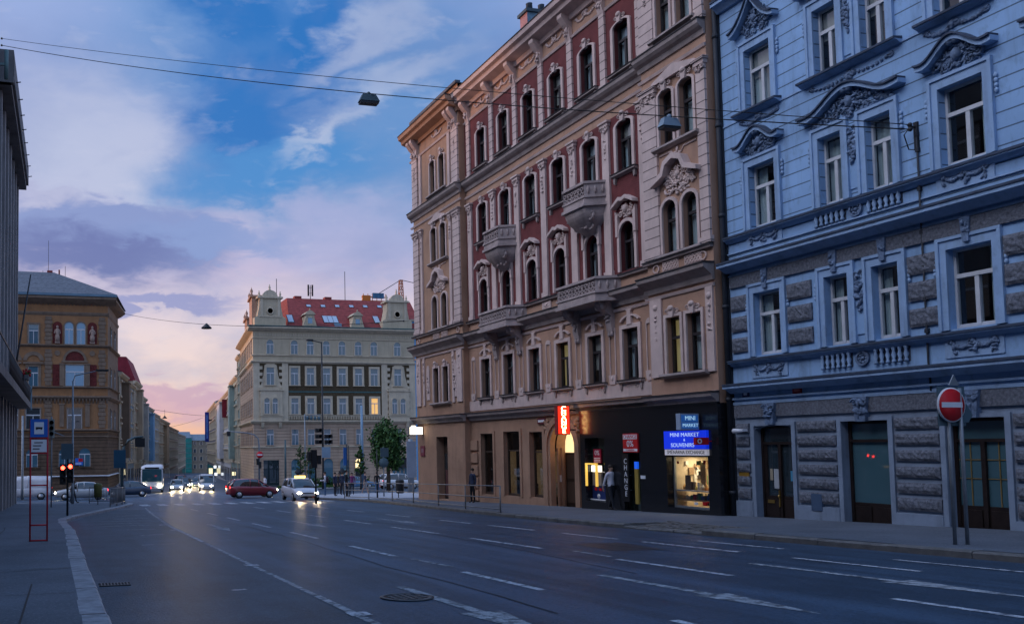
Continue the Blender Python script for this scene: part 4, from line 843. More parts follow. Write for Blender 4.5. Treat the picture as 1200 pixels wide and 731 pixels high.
led('sill_ledge', 8.28, .2, .2, bluetrim); led('cornice', 7.44, .32, .46, bluetrim, U0, U1+.04); led('sill_ledge', 4.29, .2, .2, bluetrim); led('cornice', 3.53, .3, .4, bluetrim, U0, U1+.04); led('cornice', 16.12, .36, .35, bluetrim)
mb = MB(); mb.box(U0, U1, -.01, .05, 2.86, 2.95); mb.box(U0, U1, -.01, .08, 3.02, 3.08); mb.box(U0, U1, -.01, .03, 11.93, 11.98); mb.box(U0, U1, -.01, .06, 7.0, 7.05); mb.box(U0, U1, -.01, .05, 7.72, 7.76); Q_(mb, 'string_course', bluetrim)
mb = MB()
for z0, z1 in ((6.62, 6.98), (2.45, 2.84)): mb.box(U0, U1-.05, -.01, .07, z0, z1)
Q_(mb, 'stone_band', bluest)
# rusticated blocks between the openings
def blocks(u0, u1, zs):
    mb = MB(); R = random.Random(int(u0*10))
    for a, b in zs:
        nx = max(2, int((u1-u0)/.07)); nz = max(2, int((b-a)/.07)); vs = []
        for j in range(nz+1):
            for i in range(nx+1): e = i in (0, nx) or j in (0, nz); vs.append((u0+(u1-u0)*i/nx, .05 if e else .085+R.uniform(-.014, .022), a+(b-a)*j/nz))
        mb.add(vs, [(j*(nx+1)+i, j*(nx+1)+i+1, (j+1)*(nx+1)+i+1, (j+1)*(nx+1)+i) for j in range(nz) for i in range(nx)])
        n_ = nx+1
        for (x_, A, B) in ((0, a, b), (1, a, b)): X = u1 if x_ else u0; mb.add([(X, -.01, A), (X, .05, A), (X, .05, B), (X, -.01, B)], [(0, 1, 2, 3)])
        for Z in (a, b): mb.add([(u0, -.01, Z), (u1, -.01, Z), (u1, .05, Z), (u0, .05, Z)], [(0, 1, 2, 3)])
    return Q_(mb, 'rusticated_blocks', bluest)
G6 = [(1.97, 2.26), (1.56, 1.84), (1.15, 1.43), (.73, 1.01), (.33, .6), (-.1, .22)]; F3 = [(5.86, 6.34), (5.19, 5.67), (4.53, 4.99)]
for a, b in ((19.5, 20.8), (16.62, 17.77), (13.57, 14.9), (10.3, 11.8)): blocks(a, b, G6)
blocks(22.62, 23.15, G6)
for a, b in ((20.1, 20.95), (16.45, 17.2), (14.0, 14.9), (22.48, 23.15), (10.2, 11.2)): blocks(a, b, F3)
mb = MB()
for a, b, c, d in GD: mb.box(a-.13, a, -.01, .06, c, d+.1); mb.box(b, b+.13, -.01, .06, c, d+.1); mb.box(a, b, -.01, .06, d, d+.1)
mb.box(U0, U0+.1, 0, .1, -1.5, .0)
for a, b in zip([U1]+[g_[0]-.13 for g_ in GD], [g_[1]+.13 for g_ in GD]+[U0]): mb.box(b, a, -.01, .08, -1.6, -.18)
Q_(mb, 'door_surround', bluepier)
for a, b, c, d in GD:
    u = (a+b)/2; mb = MB(); mb.poly([(u-.14, 2.2), (u+.14, 2.2), (u+.22, 2.86), (u-.22, 2.86)], 0, .16); leafcluster(mb, u, 2.55, .14, .22, 10, .14, .08)
    for s in (-1, 1): mb.spiral(u+s*.14, 2.72, .1, 1.4, 0, s, .18, .3)
    Q_(mb, 'keystone', orn_b)
# openings of the ground floor
dark_d = mat('dark_brown_joinery', (.022, .014, .012), .45, .25, 4); teal = glassmat('teal_shop_glass', (.055, .12, .145), True)
for k, (a, b, c, d) in enumerate(GD):
    f = MB(); y0 = -.28; f.box(a, a+.08, y0, y0+.08, c, d); f.box(b-.08, b, y0, y0+.08, c, d); f.box(a+.08, b-.08, y0, y0+.08, d-.08, d); f.box(a+.08, b-.08, y0, y0+.1, d-.58, d-.5)
    if k in (0, 2): f.box((a+b)/2-.05, (a+b)/2+.05, y0, y0+.1, c, d-.58)
    lo_ = .62 if k != 0 else .75
    f.box(a+.08, b-.08, y0, y0+.05, c, c+lo_)
    for s in ((a+.12, (a+b)/2-.1), ((a+b)/2+.1, b-.12)): f.box(*s, y0+.04, y0+.075, c+.1, c+lo_-.1)
    if k == 0: f.box(a+.08, a+.2, y0, y0+.06, c+lo_, d-.58); f.box(b-.2, b-.08, y0, y0+.06, c+lo_, d-.58)
    o = Q_(f, 'door' if k in (0, 2) else 'shop_window', dark_d)
    p = MB(); p.add([(a+.05, y0+.03, c+lo_-.02), (b-.05, y0+.03, c+lo_-.02), (b-.05, y0+.03, d-.05), (a+.05, y0+.03, d-.05)], [(0, 1, 2, 3)]); sub(p, 'pane', teal if k else glass_d, o)
    if k == 0:
        q = MB(); q.box(22.0, 22.1, y0+.06, y0+.07, .5, .85); q.cur = 1; q.box(21.72, 21.96, y0+.06, y0+.07, .25, .85); q.cur = 2; q.box(21.05, 21.3, y0+.1, y0+.11, .5, .8); sub(q, 'notice', [mat('yellowed_paper', (.35, .3, .22), .8, .1), mat('grey_paper', (.4, .42, .44), .8, .1), mat('blue_paper', (.06, .25, .4), .8, .1)], o)
        q = MB(); q.ball((21.72, y0+.14, .02), (.03, .05, .05), 8, 5); q.box(21.7, 21.74, y0+.1, y0+.14, -.3, .2); q.cur = 0; q.box(21.95, 22.2, y0+.08, y0+.1, -.2, -.1); sub(q, 'handle', mat('brass', (.45, .28, .08), .3, .1, 1, 0, 30, 0, .5, .8), o)
    if k == 2:
        q = MB()
        for x_ in (a+.36, b-.36): q.box(x_-.012, x_+.012, y0+.035, y0+.05, c+lo_, d-.58)
        for z_ in (.75, 1.2): q.box(a+.08, b-.08, y0+.035, y0+.05, z_-.01, z_+.01)
        sub(q, 'glazing_bar', mat('ochre_bar', (.2, .14, .05), .5, .1), o)
mb = MB(); mb.box(20.0, 20.35, 0, .1, -.3, .18); Q_(mb, 'meter_box', mat('blue_grey_box', (.06, .10, .17), .5, .15))
# windows and their frames
def bsur(w_):
    h = w_/2; mb = MB(); f_ = .2
    mb.box(-h-f_, -h, -.01, .05, -.02, 2.05); mb.box(h, h+f_, -.01, .05, -.02, 2.05); mb.box(-h-f_, h+f_, -.01, .05, 2.05, 2.2); mb.box(-h, h, -.01, .05, 1.95, 2.05)
    mb.box(-h-f_-.03, -h-f_+.05, .0, .09, -.02, 2.23); mb.box(h+f_-.05, h+f_+.03, .0, .09, -.02, 2.23); mb.box(-h-f_-.03, h+f_+.03, .0, .09, 2.17, 2.25)
    for s in (-1, 1):
        for i in range(4): mb.ball((s*(h+f_+.09), .03, 1.75-.12*i), (.05, .04, .07), 6, 4)
    return mb.mesh('surround', bluetrim)
SB = {k: bsur(w_) for k, w_ in (('wL', 1.0), ('wD', .74), ('wR', 1.06))}
for n, z in FLZ.items():
    for u, w_ in ALL: window(BL, key(w_), u, z, 0, RW.choice([(0, 1), (2,), (0,), (1, 0), (4, 0), (5,), (2, 4)]) if n > 1 else RW.choice([(0,), (1,), (), (4,)]), [('surround', SB[key(w_)])])
def band(mb, pts, th, y0, y1): mb.poly(list(pts)+[(x, z-th) for x, z in pts[::-1]], y0, y1)
def ogee(u, hw, z0, z1, n=9, sharp=False):
    P = []
    for i in range(-n, n+1):
        t = abs(i)/n
        s = (1-t)**1.8 if sharp else (1-t*t)**1.5 if t < .62 else .24*(1-(t-.62)/.38)**2*1
        if not sharp: s = .5+.5*math.cos(math.pi*min(1, t/.82)) if t < .82 else .06*((t-.82)/.18)
        P.append((u+hw*i/n, z0+(z1-z0)*s))
    return P
def pediment(name, u, hw, z0, z1, zr, sharp=False, wide=False):
    mb = MB(); P = ogee(u, hw, z0, z1, 9, sharp); band(mb, P, .12, -.01, .26); o = Q_(mb, name, bluetrim)
    c = MB(); band(c, [(x, z+.05) for x, z in P], .05, -.01, .32); sub(c, 'lead_cover', bluedark, o)
    r = MB(); h = z1-zr
    leafcluster(r, u, zr+h*.34, hw*.66, h*.4, 130 if wide else 95, .0, .05); cartouche(r, u, zr+h*.45, .75 if not sharp else .6, .05)
    for s in (-1, 1):
        r.spiral(u+s*hw*.55, zr+h*.32, .14, 1.5, 0, s, .06, .3); r.spiral(u+s*hw*.3, zr+h*.15, .11, 1.4, 2, -s, .06, .3)
        if wide: leafcluster(r, u+s*hw*.65, zr+h*.12, .3, .1, 12, 0, .07)
    r.ball((u-.08, .16, z1-.14), (.1, .1, .1), 8, 5); r.ball((u+.08, .16, z1-.14), (.1, .1, .1), 8, 5); sub(r, 'relief', orn_b, o); return o
for z, sh_ in ((8.36, 0), (12.1, 1), (16.3, 0)):
    for u, w_ in L_+R__: pediment('pediment', u, w_/2+.38, z+2.62, z+(3.55 if sh_ else 3.08), z+2.24, bool(sh_))
    for u in DC: pediment('pediment', u, 1.55, z+2.58, z+3.1, z+2.22, False, True)
for z in (12.1, 16.3):
    for u, hw in [(u, w_/2+.35) for u, w_ in L_+R__]+[(u, 1.52) for u in DC]:
        o = led('sill', z-.02, .16, .26, bluetrim, u-hw, u+hw); r = MB(); festoon(r, u-hw*.8, u, z-.32, .1, .0, 9, .06); festoon(r, u, u+hw*.8, z-.32, .1, .0, 9, .06); leafcluster(r, u, z-.36, .12, .1, 6, .02, .07); sub(r, 'relief', orn_b, o)
for z in (4.36, 8.36, 12.1, 16.3):
    for u in DC:
        mb = MB(); mb.box(u-.3, u+.3, -.01, .03, z+.2, z+2.0); o = Q_(mb, 'pier_panel', bluep)
        r = MB(); leafcluster(r, u, z+1.45, .12, .42, 20, .03, .07); leafcluster(r, u, z+.95, .07, .16, 6, .03, .05); r.spiral(u-.1, z+1.85, .09, 1.3, 0, 1, .06, .3); r.spiral(u+.1, z+1.85, .09, 1.3, 0, -1, .06, .3); sub(r, 'relief', orn_b, o)
# parapet zones under the storeys: balusters and rosettes at the double windows, festoons under the single ones
for z in (3.9, 7.98):
    for u in DC:
        mb = MB(); mb.ring(u, z, .15, .2, 0, 360, -.01, .07, 20); mb.ball((u, .03, z), (.06, .05, .06), 8, 5)
        for i in range(8): mb.ball((u+.11*math.cos(i*.785), .03, z+.11*math.sin(i*.785)), (.045, .03, .045), 6, 4)
        Q_(mb, 'rosette', orn_b)
        for s in (-1, 1):
            mb = MB(); mb.box(u+s*.82-.5, u+s*.82+.5, -.01, .005, z-.2, z+.2); o = Q_(mb, 'baluster_shade_panel', bluedark)  # flat dark backing; the shade of a recess is put into its colour
            b_ = MB()
            for i in range(6): b_.lathe([(.05, -.2), (.05, -.15), (.03, -.1), (.06, .0), (.03, .1), (.05, .15), (.05, .2)], (u+s*.82-.42+.168*i, .05, z), 8)
            sub(b_, 'balusters', bluetrim, o)
    for u, w_ in L_+R__:
        mb = MB(); mb.box(u-.68, u+.68, -.01, .03, z-.24, z+.24); o = Q_(mb, 'parapet_panel', bluetrim); r = MB(); festoon(r, u-.5, u, z+.12, .13, .03, 9, .055); festoon(r, u, u+.5, z+.12, .13, .03, 9, .055); leafcluster(r, u, z, .12, .14, 8, .03, .06); leafcluster(r, u-.45, z-.02, .08, .14, 5, .03, .05); leafcluster(r, u+.45, z-.02, .08, .14, 5, .03, .05); sub(r, 'relief', orn_b, o)
for u, w_ in ALL:
    mb = MB(); mb.poly([(u-.07, 6.4), (u+.07, 6.4), (u+.12, 7.0), (u-.12, 7.0)], 0, .12); leafcluster(mb, u, 6.75, .08, .15, 5, .1, .06); Q_(mb, 'keystone', orn_b)
mb = MB(); mb.tube([(23.29, .12, -.9), (23.29, .12, 20.5)], .08, 8)
for z in range(0, 20, 3): mb.tube([(23.29, .12, z), (23.29, .12, z+.12)], .1, 8)
mb.box(23.21, 23.37, -.2, .06, -1.2, 20.5); Q_(mb, 'drainpipe', drainm)
mb = MB(); mb.tube([(16.77, .05, 9.6), (16.77, .05, 3.6), (16.74, .05, 2.9)], .025, 5)
for z in (9.4, 9.0, 8.0, 6.9, 6.0, 5.2, 4.4): mb.box(16.73, 16.81, 0, .08, z-.05, z+.05)
Q_(mb, 'cable', drainm)
def wallthing(name, label, cat, u, z, mb, m): t = thing(name, label, cat, (21, u, z), RZ); mb.build('plate', m, t, (0, 0, 0)); return t
mb = MB(); mb.box(-.16, .16, 0, .03, -.13, .13); t = wallthing('house_number', 'dark red house number plate above the blue building cornered door', 'sign', 20.75, 3.2, mb, mat('plate_red', (.28, .012, .02), .4, .1))
mb = MB(); mb.box(-.1, .1, .03, .034, -.05, .05); mb.build('inscription', mat('plate_faded', (.4, .12, .12), .5, .1), t, (0, 0, 0))
mb = MB(); mb.box(-.13, .13, 0, .03, -.1, .1); t = wallthing('house_number', 'small dark blue house number plate near the drainpipe of the blue building', 'sign', 22.7, 3.2, mb, mat('plate_blue', (.01, .03, .12), .4, .1))
mb = MB(); mb.box(-.07, .07, .03, .034, -.05, .05); mb.build('inscription', signwhite, t, (0, 0, 0))
mb = MB(); mb.box(-.2, .2, 0, .04, -.2, .2); wallthing('name_plate', 'ochre name plate on the rusticated corner beside the dark door', 'sign', 22.88, .55, mb, mat('ochre_plate', (.25, .14, .02), .5, .1))
mb = MB(); mb.box(-.06, .06, 0, .25, -.04, .04); mb.lathe([(.06, 0), (.08, .3)], (0, .25, -.02), 10, 'x'); wallthing('security_camera', 'pale security camera on the blue building corner over the ochre plate', 'camera', 22.7, 2.05, mb, signwhite)
# ------------------------------------------------------------------ shared small window for houses farther off
def farwin(key, w, h, e=0, fr=.12, fm=None, gm=None, mull=2, hood=0):
    if key in WC: return WC[key]
    f = MB(); f.box(-w/2-fr, -w/2, -.02, .1, -.02, h-e); f.box(w/2, w/2+fr, -.02, .1, -.02, h-e); f.box(-w/2-fr-.05, w/2+fr+.05, -.02, .16, -.12, -.02)
    if e: f.ring(0, h-e, w/2, w/2+fr, 0, 180, -.02, .1, 10, e/(w/2))
    else: f.box(-w/2-fr, w/2+fr, -.02, .12, h, h+fr)
    if hood: f.box(-w/2-.3, w/2+.3, .0, hood, h+fr+.02, h+fr+.24); f.box(-w/2-.25, w/2+.25, .0, hood*.8, -.3, -.13)
    f.cur = 1
    if mull: f.box(-.04, .04, .02, .05, 0, h*.66); f.box(-w/2, w/2, .02, .055, h*.64, h*.7)
    f.box(-w/2, -w/2+.05, .015, .045, 0, h-e); f.box(w/2-.05, w/2, .015, .045, 0, h-e)
    p = MB(); pts = arcpts(w, h, e); p.add([(x, .02, z) for x, z in pts], [tuple(range(len(pts)))])
    WC[key] = dict(f=f.mesh('window', [fm or stucco, frame_w]), p=p.mesh('pane', gm or glass_t)); return WC[key]
def fwin(root, key, u, v, y=0, rz=0, mesh=None, label=None):
    d = WC[key]; off = OFF[root.name]; o = link('window', d['f'], root, (u-off.x, y-off.y, v-off.z), rz, label=label); link('pane', mesh or d['p'], o); return o
# ------------------------------------------------------------------ the cream corner building with the red roof
YC = 110
cu = lambda px: -at(px, 480, YC).x
cz = lambda y: at(390, y, YC).z
X0 = cu(297); X1 = cu(487); gc = gz(YC)
CR = thing('apartment_building', 'cream corner building under a red tiled roof with gables and dormers', 'building', (-X0, YC, gc), math.pi, off=(X0, 0, gc))
S_ = lambda mb, name, m, **k: part(mb, name, m, CR, **k)
creamp = mat('cream_plaster', (.50, .42, .295), .8, .08, .8, .1, 20, .25); pinkr = courses('pink_rusticated_plaster', mat('pink_plaster', (.46, .335, .245), .8, .08, .8, .1, 20, .25), .42, .45, .05)
sgraf = mat('brown_sgraffito', (.085, .06, .032), .85, .35, 5, .1, 20, .1); creamt = mat('cream_trim', (.56, .475, .35), .8, .08, 1.5, .1, 20, .3); patina = mat('green_patina', (.06, .14, .14), .6, .2, 2)
SD = Vector((.13, 1)).normalized()                                # its side street facade runs off along this line
sang = math.pi/2-math.atan2(SD.x, SD.y)
def lw(p): return (-p[0], YC-p[1])                                # world (x, y) -> local (u, w)
A0 = (-X0, YC); A1 = (A0[0]+SD.x*23.5, A0[1]+SD.y*23.5)
def side(mb, z0, z1, w=0, t0=0, t1=23.5):
    n = Vector((-SD.y, SD.x)); vs = []
    for t, z in ((t0, z0), (t1, z0), (t1, z1), (t0, z1)): q = Vector(A0)+SD*t+n*w; vs.append((*lw(q), z))
    mb.add(vs, [(0, 1, 2, 3)]); return mb
zr = [cz(y) for y in (522.5, 492.5, 460, 424, 386)]
w = MB(); w.wall(X1, X0, gc-1, zr[1], 0); side(w, gc-1, zr[1]); S_(w, 'lower_wall', pinkr)
w = MB(); w.wall(X1, X0, zr[1], zr[3], 0); S_(w, 'middle_wall', sgraf); w = MB(); side(w, zr[1], zr[3]); S_(w, 'side_wall', pinkr)
w = MB(); w.wall(X1, X0, zr[3], zr[4], 0); side(w, zr[3], zr[4]); S_(w, 'upper_wall', creamp)
B1 = lw(A1); w = MB(); w.add([(B1[0], B1[1], gc-1), (X1, -25, gc-1), (X1, -25, zr[4]), (B1[0], B1[1], zr[4])], [(0, 1, 2, 3)]); w.add([(X1, 0, gc-1), (X1, -25, gc-1), (X1, -25, zr[4]), (X1, 0, zr[4])], [(0, 1, 2, 3)]); S_(w, 'rear_wall', creamp)
def molding(name, z, pr, h, m=creamt, sidep=True):
    mb = MB(); mb.prof([(-.02, z-h), (pr*.5, z-h*.7), (pr, z-h*.3), (pr, z), (-.02, z+.05)], X1, X0+pr)
    o = S_(mb, name, m)
    n = Vector((-SD.y, SD.x)); s = MB(); vs = []
    for t in (-.1, 23.5):
        for w_, q in ((-.02, z-h), (pr*.5, z-h*.7), (pr, z-h*.3), (pr, z), (-.02, z+.05)): P = Vector(A0)+SD*t+n*w_; vs.append((*lw(P), q))
    s.add(vs, [(0, 1, 6, 5), (1, 2, 7, 6), (2, 3, 8, 7), (3, 4, 9, 8), (0, 1, 2, 3, 4), (5, 6, 7, 8, 9)]); sub(s, 'side_return', m, o); return o
molding('cornice', zr[4]+.1, .75, .6); molding('belt_cornice', zr[3], .3, .35); molding('string_course', cz(417), .15, .2); molding('belt_cornice', zr[1], .4, .45); molding('string_course', zr[0], .18, .25); molding('string_course', cz(397.5), .1, .12)
mb = MB(); mb.box(X1, X0+.75, -.1, .8, zr[4]+.16, zr[4]+.26); S_(mb, 'gutter', patina)
mb = MB()                                                         # balustrade line under the second floor windows
for i in range(56): u = cu(446)+(cu(339)-cu(446))*i/55; mb.box(u-.06, u+.06, .0, .12, cz(491), cz(487.5))
mb.box(cu(447), cu(338), -.02, .16, cz(487.4), cz(486.4)); S_(mb, 'parapet', creamt)
mb = MB(); mb.box(cu(447), cu(338), -.02, .03, cz(459.8), cz(458.4)); S_(mb, 'string_course', patina)
mb = MB()                                                         # patterned frieze under the cornice
for i in range(64): u = X1+.2+(X0-X1-.4)*i/63; mb.poly([(u-.14, cz(393.6)), (u, cz(395.6)), (u+.14, cz(393.6)), (u, cz(391.6))], -.01, .03)
S_(mb, 'frieze', creamt)
CEN = [345.5, 364.2, 383.1, 401.5, 420.6, 439]; PAV = [(297, 338), (447.5, 487)]
farwin('ca', .95, cz(399.6)-cz(415.6), .47, .14, creamt); farwin('cb', 1.05, cz(431.5)-cz(451.3), 0, .26, creamt); farwin('cc', 1.0, cz(466.6)-cz(484.8), 0, .3, creamt); farwin('cd', .95, cz(502.6)-cz(520.6), 0, .14, pinkr); farwin('ce', .72, cz(466.6)-cz(484.5), .36, .12, creamt)
litp = WC['cc']['p'].copy(); litp.materials.clear(); litp.materials.append(glowmat('warm_lit_pane', (1, .52, .16), .7))
for px in CEN+[317, 466.5]: fwin(CR, 'ca', cu(px), cz(415.6)); fwin(CR, 'cb', cu(px), cz(451.3), .05 if px in (317, 466.5) else 0)
for px in CEN: fwin(CR, 'cc', cu(px), cz(484.8), 0, 0, litp if px == 439 else None, 'window lit warm orange from inside' if px == 439 else None)
for px in (312.2, 321.8, 461.5, 471.2): fwin(CR, 'ce', cu(px), cz(484.5), .32)
for px in CEN+[316.4, 466]: fwin(CR, 'cd', cu(px), cz(520.6))
for a, b in PAV:                                                   # corner pavilions: quoins, bay, gable
    ua, ub = cu(b), cu(a); m_ = (ua+ub)/2
    for q, s in ((ua, 1), (ub, -1)):
        mb = MB(); mb.box(*sorted((q, q+s*.85)), -.01, .1, zr[1], zr[3])
        for i in range(9): z = zr[1]+.15+i*.83; mb.box(*sorted((q+s*.85, q+s*1.25)), -.01, .1, z, z+.42)
        S_(mb, 'quoins', creamt)
    mb = MB(); mb.box(m_-1.5, m_+1.5, 0, .3, cz(494), cz(458)); mb.box(m_-1.7, m_+1.7, 0, .42, cz(458), cz(456.5)); mb.box(m_-1.6, m_+1.6, 0, .4, cz(487.5), cz(486))
    for s in (-1, 1): mb.prof([(0, cz(502)), (.2, cz(500)), (.4, cz(494.5)), (0, cz(494.5))], m_+s*1.2-.2, m_+s*1.2+.2)
    S_(mb, 'bay', creamt)
    mb = MB(); mb.poly([(m_-1.5, cz(456.4)), (m_+1.5, cz(456.4)), (m_+1.0, cz(440)), (m_+.85, cz(429)), (m_+.5, cz(427)), (m_-.5, cz(427)), (m_-.85, cz(429)), (m_-1.0, cz(440))], -.01, .04); S_(mb, 'aedicule', creamt)
    mb = MB(); z0 = zr[4]+.26; zt = cz(352)
    P = [(m_-2.15, z0), (m_+2.15, z0), (m_+2.15, z0+1.1), (m_+1.75, z0+1.3), (m_+1.5, z0+2.6), (m_+1.45, zt), (m_-1.45, zt), (m_-1.5, z0+2.6), (m_-1.75, z0+1.3), (m_-2.15, z0+1.1)]
    mb.poly(P, -1.6, .05); o = S_(mb, 'gable', creamp)
    t = MB(); t.box(m_-1.75, m_+1.75, -1.7, .25, zt, zt+.22); t.ring(m_, zt+.22, .0, 1.05, 0, 180, -.6, .1, 12, .85); t.box(m_-1.55, m_+1.55, -.0, .12, z0+1.2, z0+1.35)
    for s in (-1, 1): t.box(*sorted((m_+s*1.0, m_+s*1.35)), .0, .12, z0+1.35, zt)
    for x in (-1.45, 0, 1.45): t.lathe([(.16, 0), (.2, .1), (.1, .2), (.17, .4), (.05, .65), (.09, .75), (.0, .85)], (m_+x, -.2, zt+(1.1 if x == 0 else .22)), 8)
    sub(t, 'gable_top', creamt, o); r = MB(); r.lathe([(.5, 0), (.5, .1), (.36, .1), (.36, .0)], (m_, .05, cz(366.5)), 16, 'y'); r.cur = 1; r.lathe([(.0, .03), (.37, .03)], (m_, .05, cz(366.5)), 16, 'y'); sub(r, 'round_window', [creamt, glass_t], o)
# the gable on the side street corner, seen edge on
for t_, h in ((1.2, 4.3), (9.5, 2.6)):
    q = Vector(A0)+SD*t_; n = Vector((-SD.y, SD.x)); mb = MB(); c0 = [q, q+SD*4.2, q+SD*4.2-n*1.2, q-n*1.2]; mb.plan([lw(p) for p in c0], zr[4]+.26, zr[4]+h); mb.plan([lw(p) for p in (q-SD*.2+n*.25, q+SD*4.4+n*.25, q+SD*4.4-n*1.3, q-SD*.2-n*1.3)], zr[4]+h, zr[4]+h+.25)
    for s in (.3, 3.9): a_ = lw(q+SD*s); mb.lathe([(.16, 0), (.24, .1), (.12, .25), (.22, .6), (.05, .95), (.0, 1.2)], (a_[0], a_[1], zr[4]+h+.25), 8)
    S_(mb, 'side_gable', beige)
farwin('cs', .95, 2.0, 0, .15, pinkr)
n = Vector((-SD.y, SD.x))
for k in range(7):
    q = lw(Vector(A0)+SD*(2.2+k*3.1)+n*.0)
    for z in (cz(415.6), cz(451.3), cz(484.8), cz(520.6)): fwin(CR, 'cs', q[0], z, q[1], sang-math.pi)
# roof with skylights, dormers, chimneys, aerials
yb_ = -5.2; zt = at(390, 351, YC+5.2).z
def rp(px, y):                                                    # a point on the front slope of the roof seen at this photo pixel
    z0_, y0_ = zr[4]+.2, -.3; e = (zt-z0_)/(yb_-y0_)
    d_ = ray(px, y); t = (z0_-e*y0_-HC+e*YC)/(d_.z+e*d_.y); p = d_*t
    return (-p.x, YC-p.y, p.z+HC)
w = MB(); a = (cu(341), -.3, zr[4]+.2); b = (cu(500), -.3, zr[4]+.2); c_ = (cu(500), yb_, zt); d_ = (cu(349), yb_, zt); w.add([a, b, c_, d_], [(0, 1, 2, 3)]); w.add([a, d_, (cu(349), -18, zt), (cu(330), -20, zr[4]+.2)], [(0, 1, 2, 3)]); w.add([c_, d_, (cu(349), -18, zt), (cu(500), -18, zt)], [(0, 1, 2, 3)])
w.add([(X0, .0, zr[4]+.18), (X1, 0, zr[4]+.18), (X1, -25, zr[4]+.18), (B1[0], B1[1], zr[4]+.18)], [(0, 1, 2, 3)]); RF = S_(w, 'roof', redtile)
skyl = glassmat('skylight_glass', (.35, .42, .5), True)
def skylight(px, y, w_, h_):
    q = rp(px, y); e = math.atan2(zt-zr[4]-.2, -(yb_+.3)); mb = MB(); dy_, dz_2 = math.cos(e)*h_/2, math.sin(e)*h_/2; k = .06
    for i in range(max(1, round(w_/.75))):
        nn = max(1, round(w_/.75)); x0, x1 = q[0]-w_/2+w_*i/nn+.03, q[0]-w_/2+w_*(i+1)/nn-.03
        mb.add([(x0, q[1]+dy_+k, q[2]-dz_2+k), (x1, q[1]+dy_+k, q[2]-dz_2+k), (x1, q[1]-dy_+k, q[2]+dz_2+k), (x0, q[1]-dy_+k, q[2]+dz_2+k)], [(0, 1, 2, 3)])
    mb.cur = 1; mb.add([(q[0]-w_/2-.06, q[1]+dy_*1.1+k/2, q[2]-dz_2*1.1+k/2), (q[0]+w_/2+.06, q[1]+dy_*1.1+k/2, q[2]-dz_2*1.1+k/2), (q[0]+w_/2+.06, q[1]-dy_*1.1+k/2, q[2]+dz_2*1.1+k/2), (q[0]-w_/2-.06, q[1]-dy_*1.1+k/2, q[2]+dz_2*1.1+k/2)], [(0, 1, 2, 3)])
    S_(mb, 'skylight', [skyl, frame_d])
for px, y, w_, h_ in ((387, 374.5, 2.1, 1.5), (340, 373.5, .8, 1.6), (441, 375, .8, 1.6), (361.5, 358.6, .65, .5), (378.4, 358.9, .65, .5), (395, 359, .65, .5), (411.5, 359.2, .65, .5), (427.8, 359.4, .65, .5), (444.4, 359.6, .65, .5)): skylight(px, y, w_, h_)
for px in (364.6, 420.6):
    u = cu(px); z0 = zr[4]+.26; mb = MB(); mb.poly([(u-1.0, z0), (u+1.0, z0), (u+.7, z0+.9), (u+.55, z0+1.7), (u-.55, z0+1.7), (u-.7, z0+.9)], -2.2, .02); mb.poly([(u-.8, z0+1.7), (u+.8, z0+1.7), (u+.4, z0+2.1), (u, z0+2.3), (u-.4, z0+2.1)], -2.0, .15); mb.lathe([(.08, 0), (.1, .1), (.0, .3)], (u, -.1, z0+2.3), 6); o = S_(mb, 'dormer', creamp); r = MB(); r.box(u-.32, u+.32, .02, .04, z0+.5, z0+1.25); sub(r, 'pane', glass_b, o); r = MB(); r.box(u-.42, u-.32, .0, .08, z0+.4, z0+1.35); r.box(u+.32, u+.42, .0, .08, z0+.4, z0+1.35); r.box(u-.42, u+.42, .0, .08, z0+1.25, z0+1.35); sub(r, 'frame', creamt, o)
mb = MB(); q = rp(396, 381.5); mb.box(q[0]-.5, q[0]+.5, q[1]-.4, q[1]+.1, q[2]-.1, q[2]+.3); S_(mb, 'roof_hatch', glass_b)
for px, y in ((363, 352), (400, 352)): mb = MB(); u = cu(px); mb.box(u-.5, u+.5, yb_-1, yb_, zt-.5, zt+.35); S_(mb, 'chimney', redtile)
mb = MB(); u = cu(378.6); cr = lambda y: at(390, y, YC+5.4).z
mb.tube([(u, yb_-.2, zt-.5), (u, yb_-.2, cr(335))], .05, 6)
for z in (cr(338), cr(344.5)):
    for s in (-1, 1): mb.box(u+s*.3-.1, u+s*.3+.1, yb_-.3, yb_-.1, z-.4, z+.4); mb.tube([(u, yb_-.2, z), (u+s*.3, yb_-.2, z)], .03, 5)
S_(mb, 'aerial', darkst)
for px, y in ((336.5, 329.5), (420.6, 318)): mb = MB(); u = cu(px); mb.tube([(u, yb_, zt-2), (u, yb_, cr(y))], .05, 5); S_(mb, 'aerial', darkst)
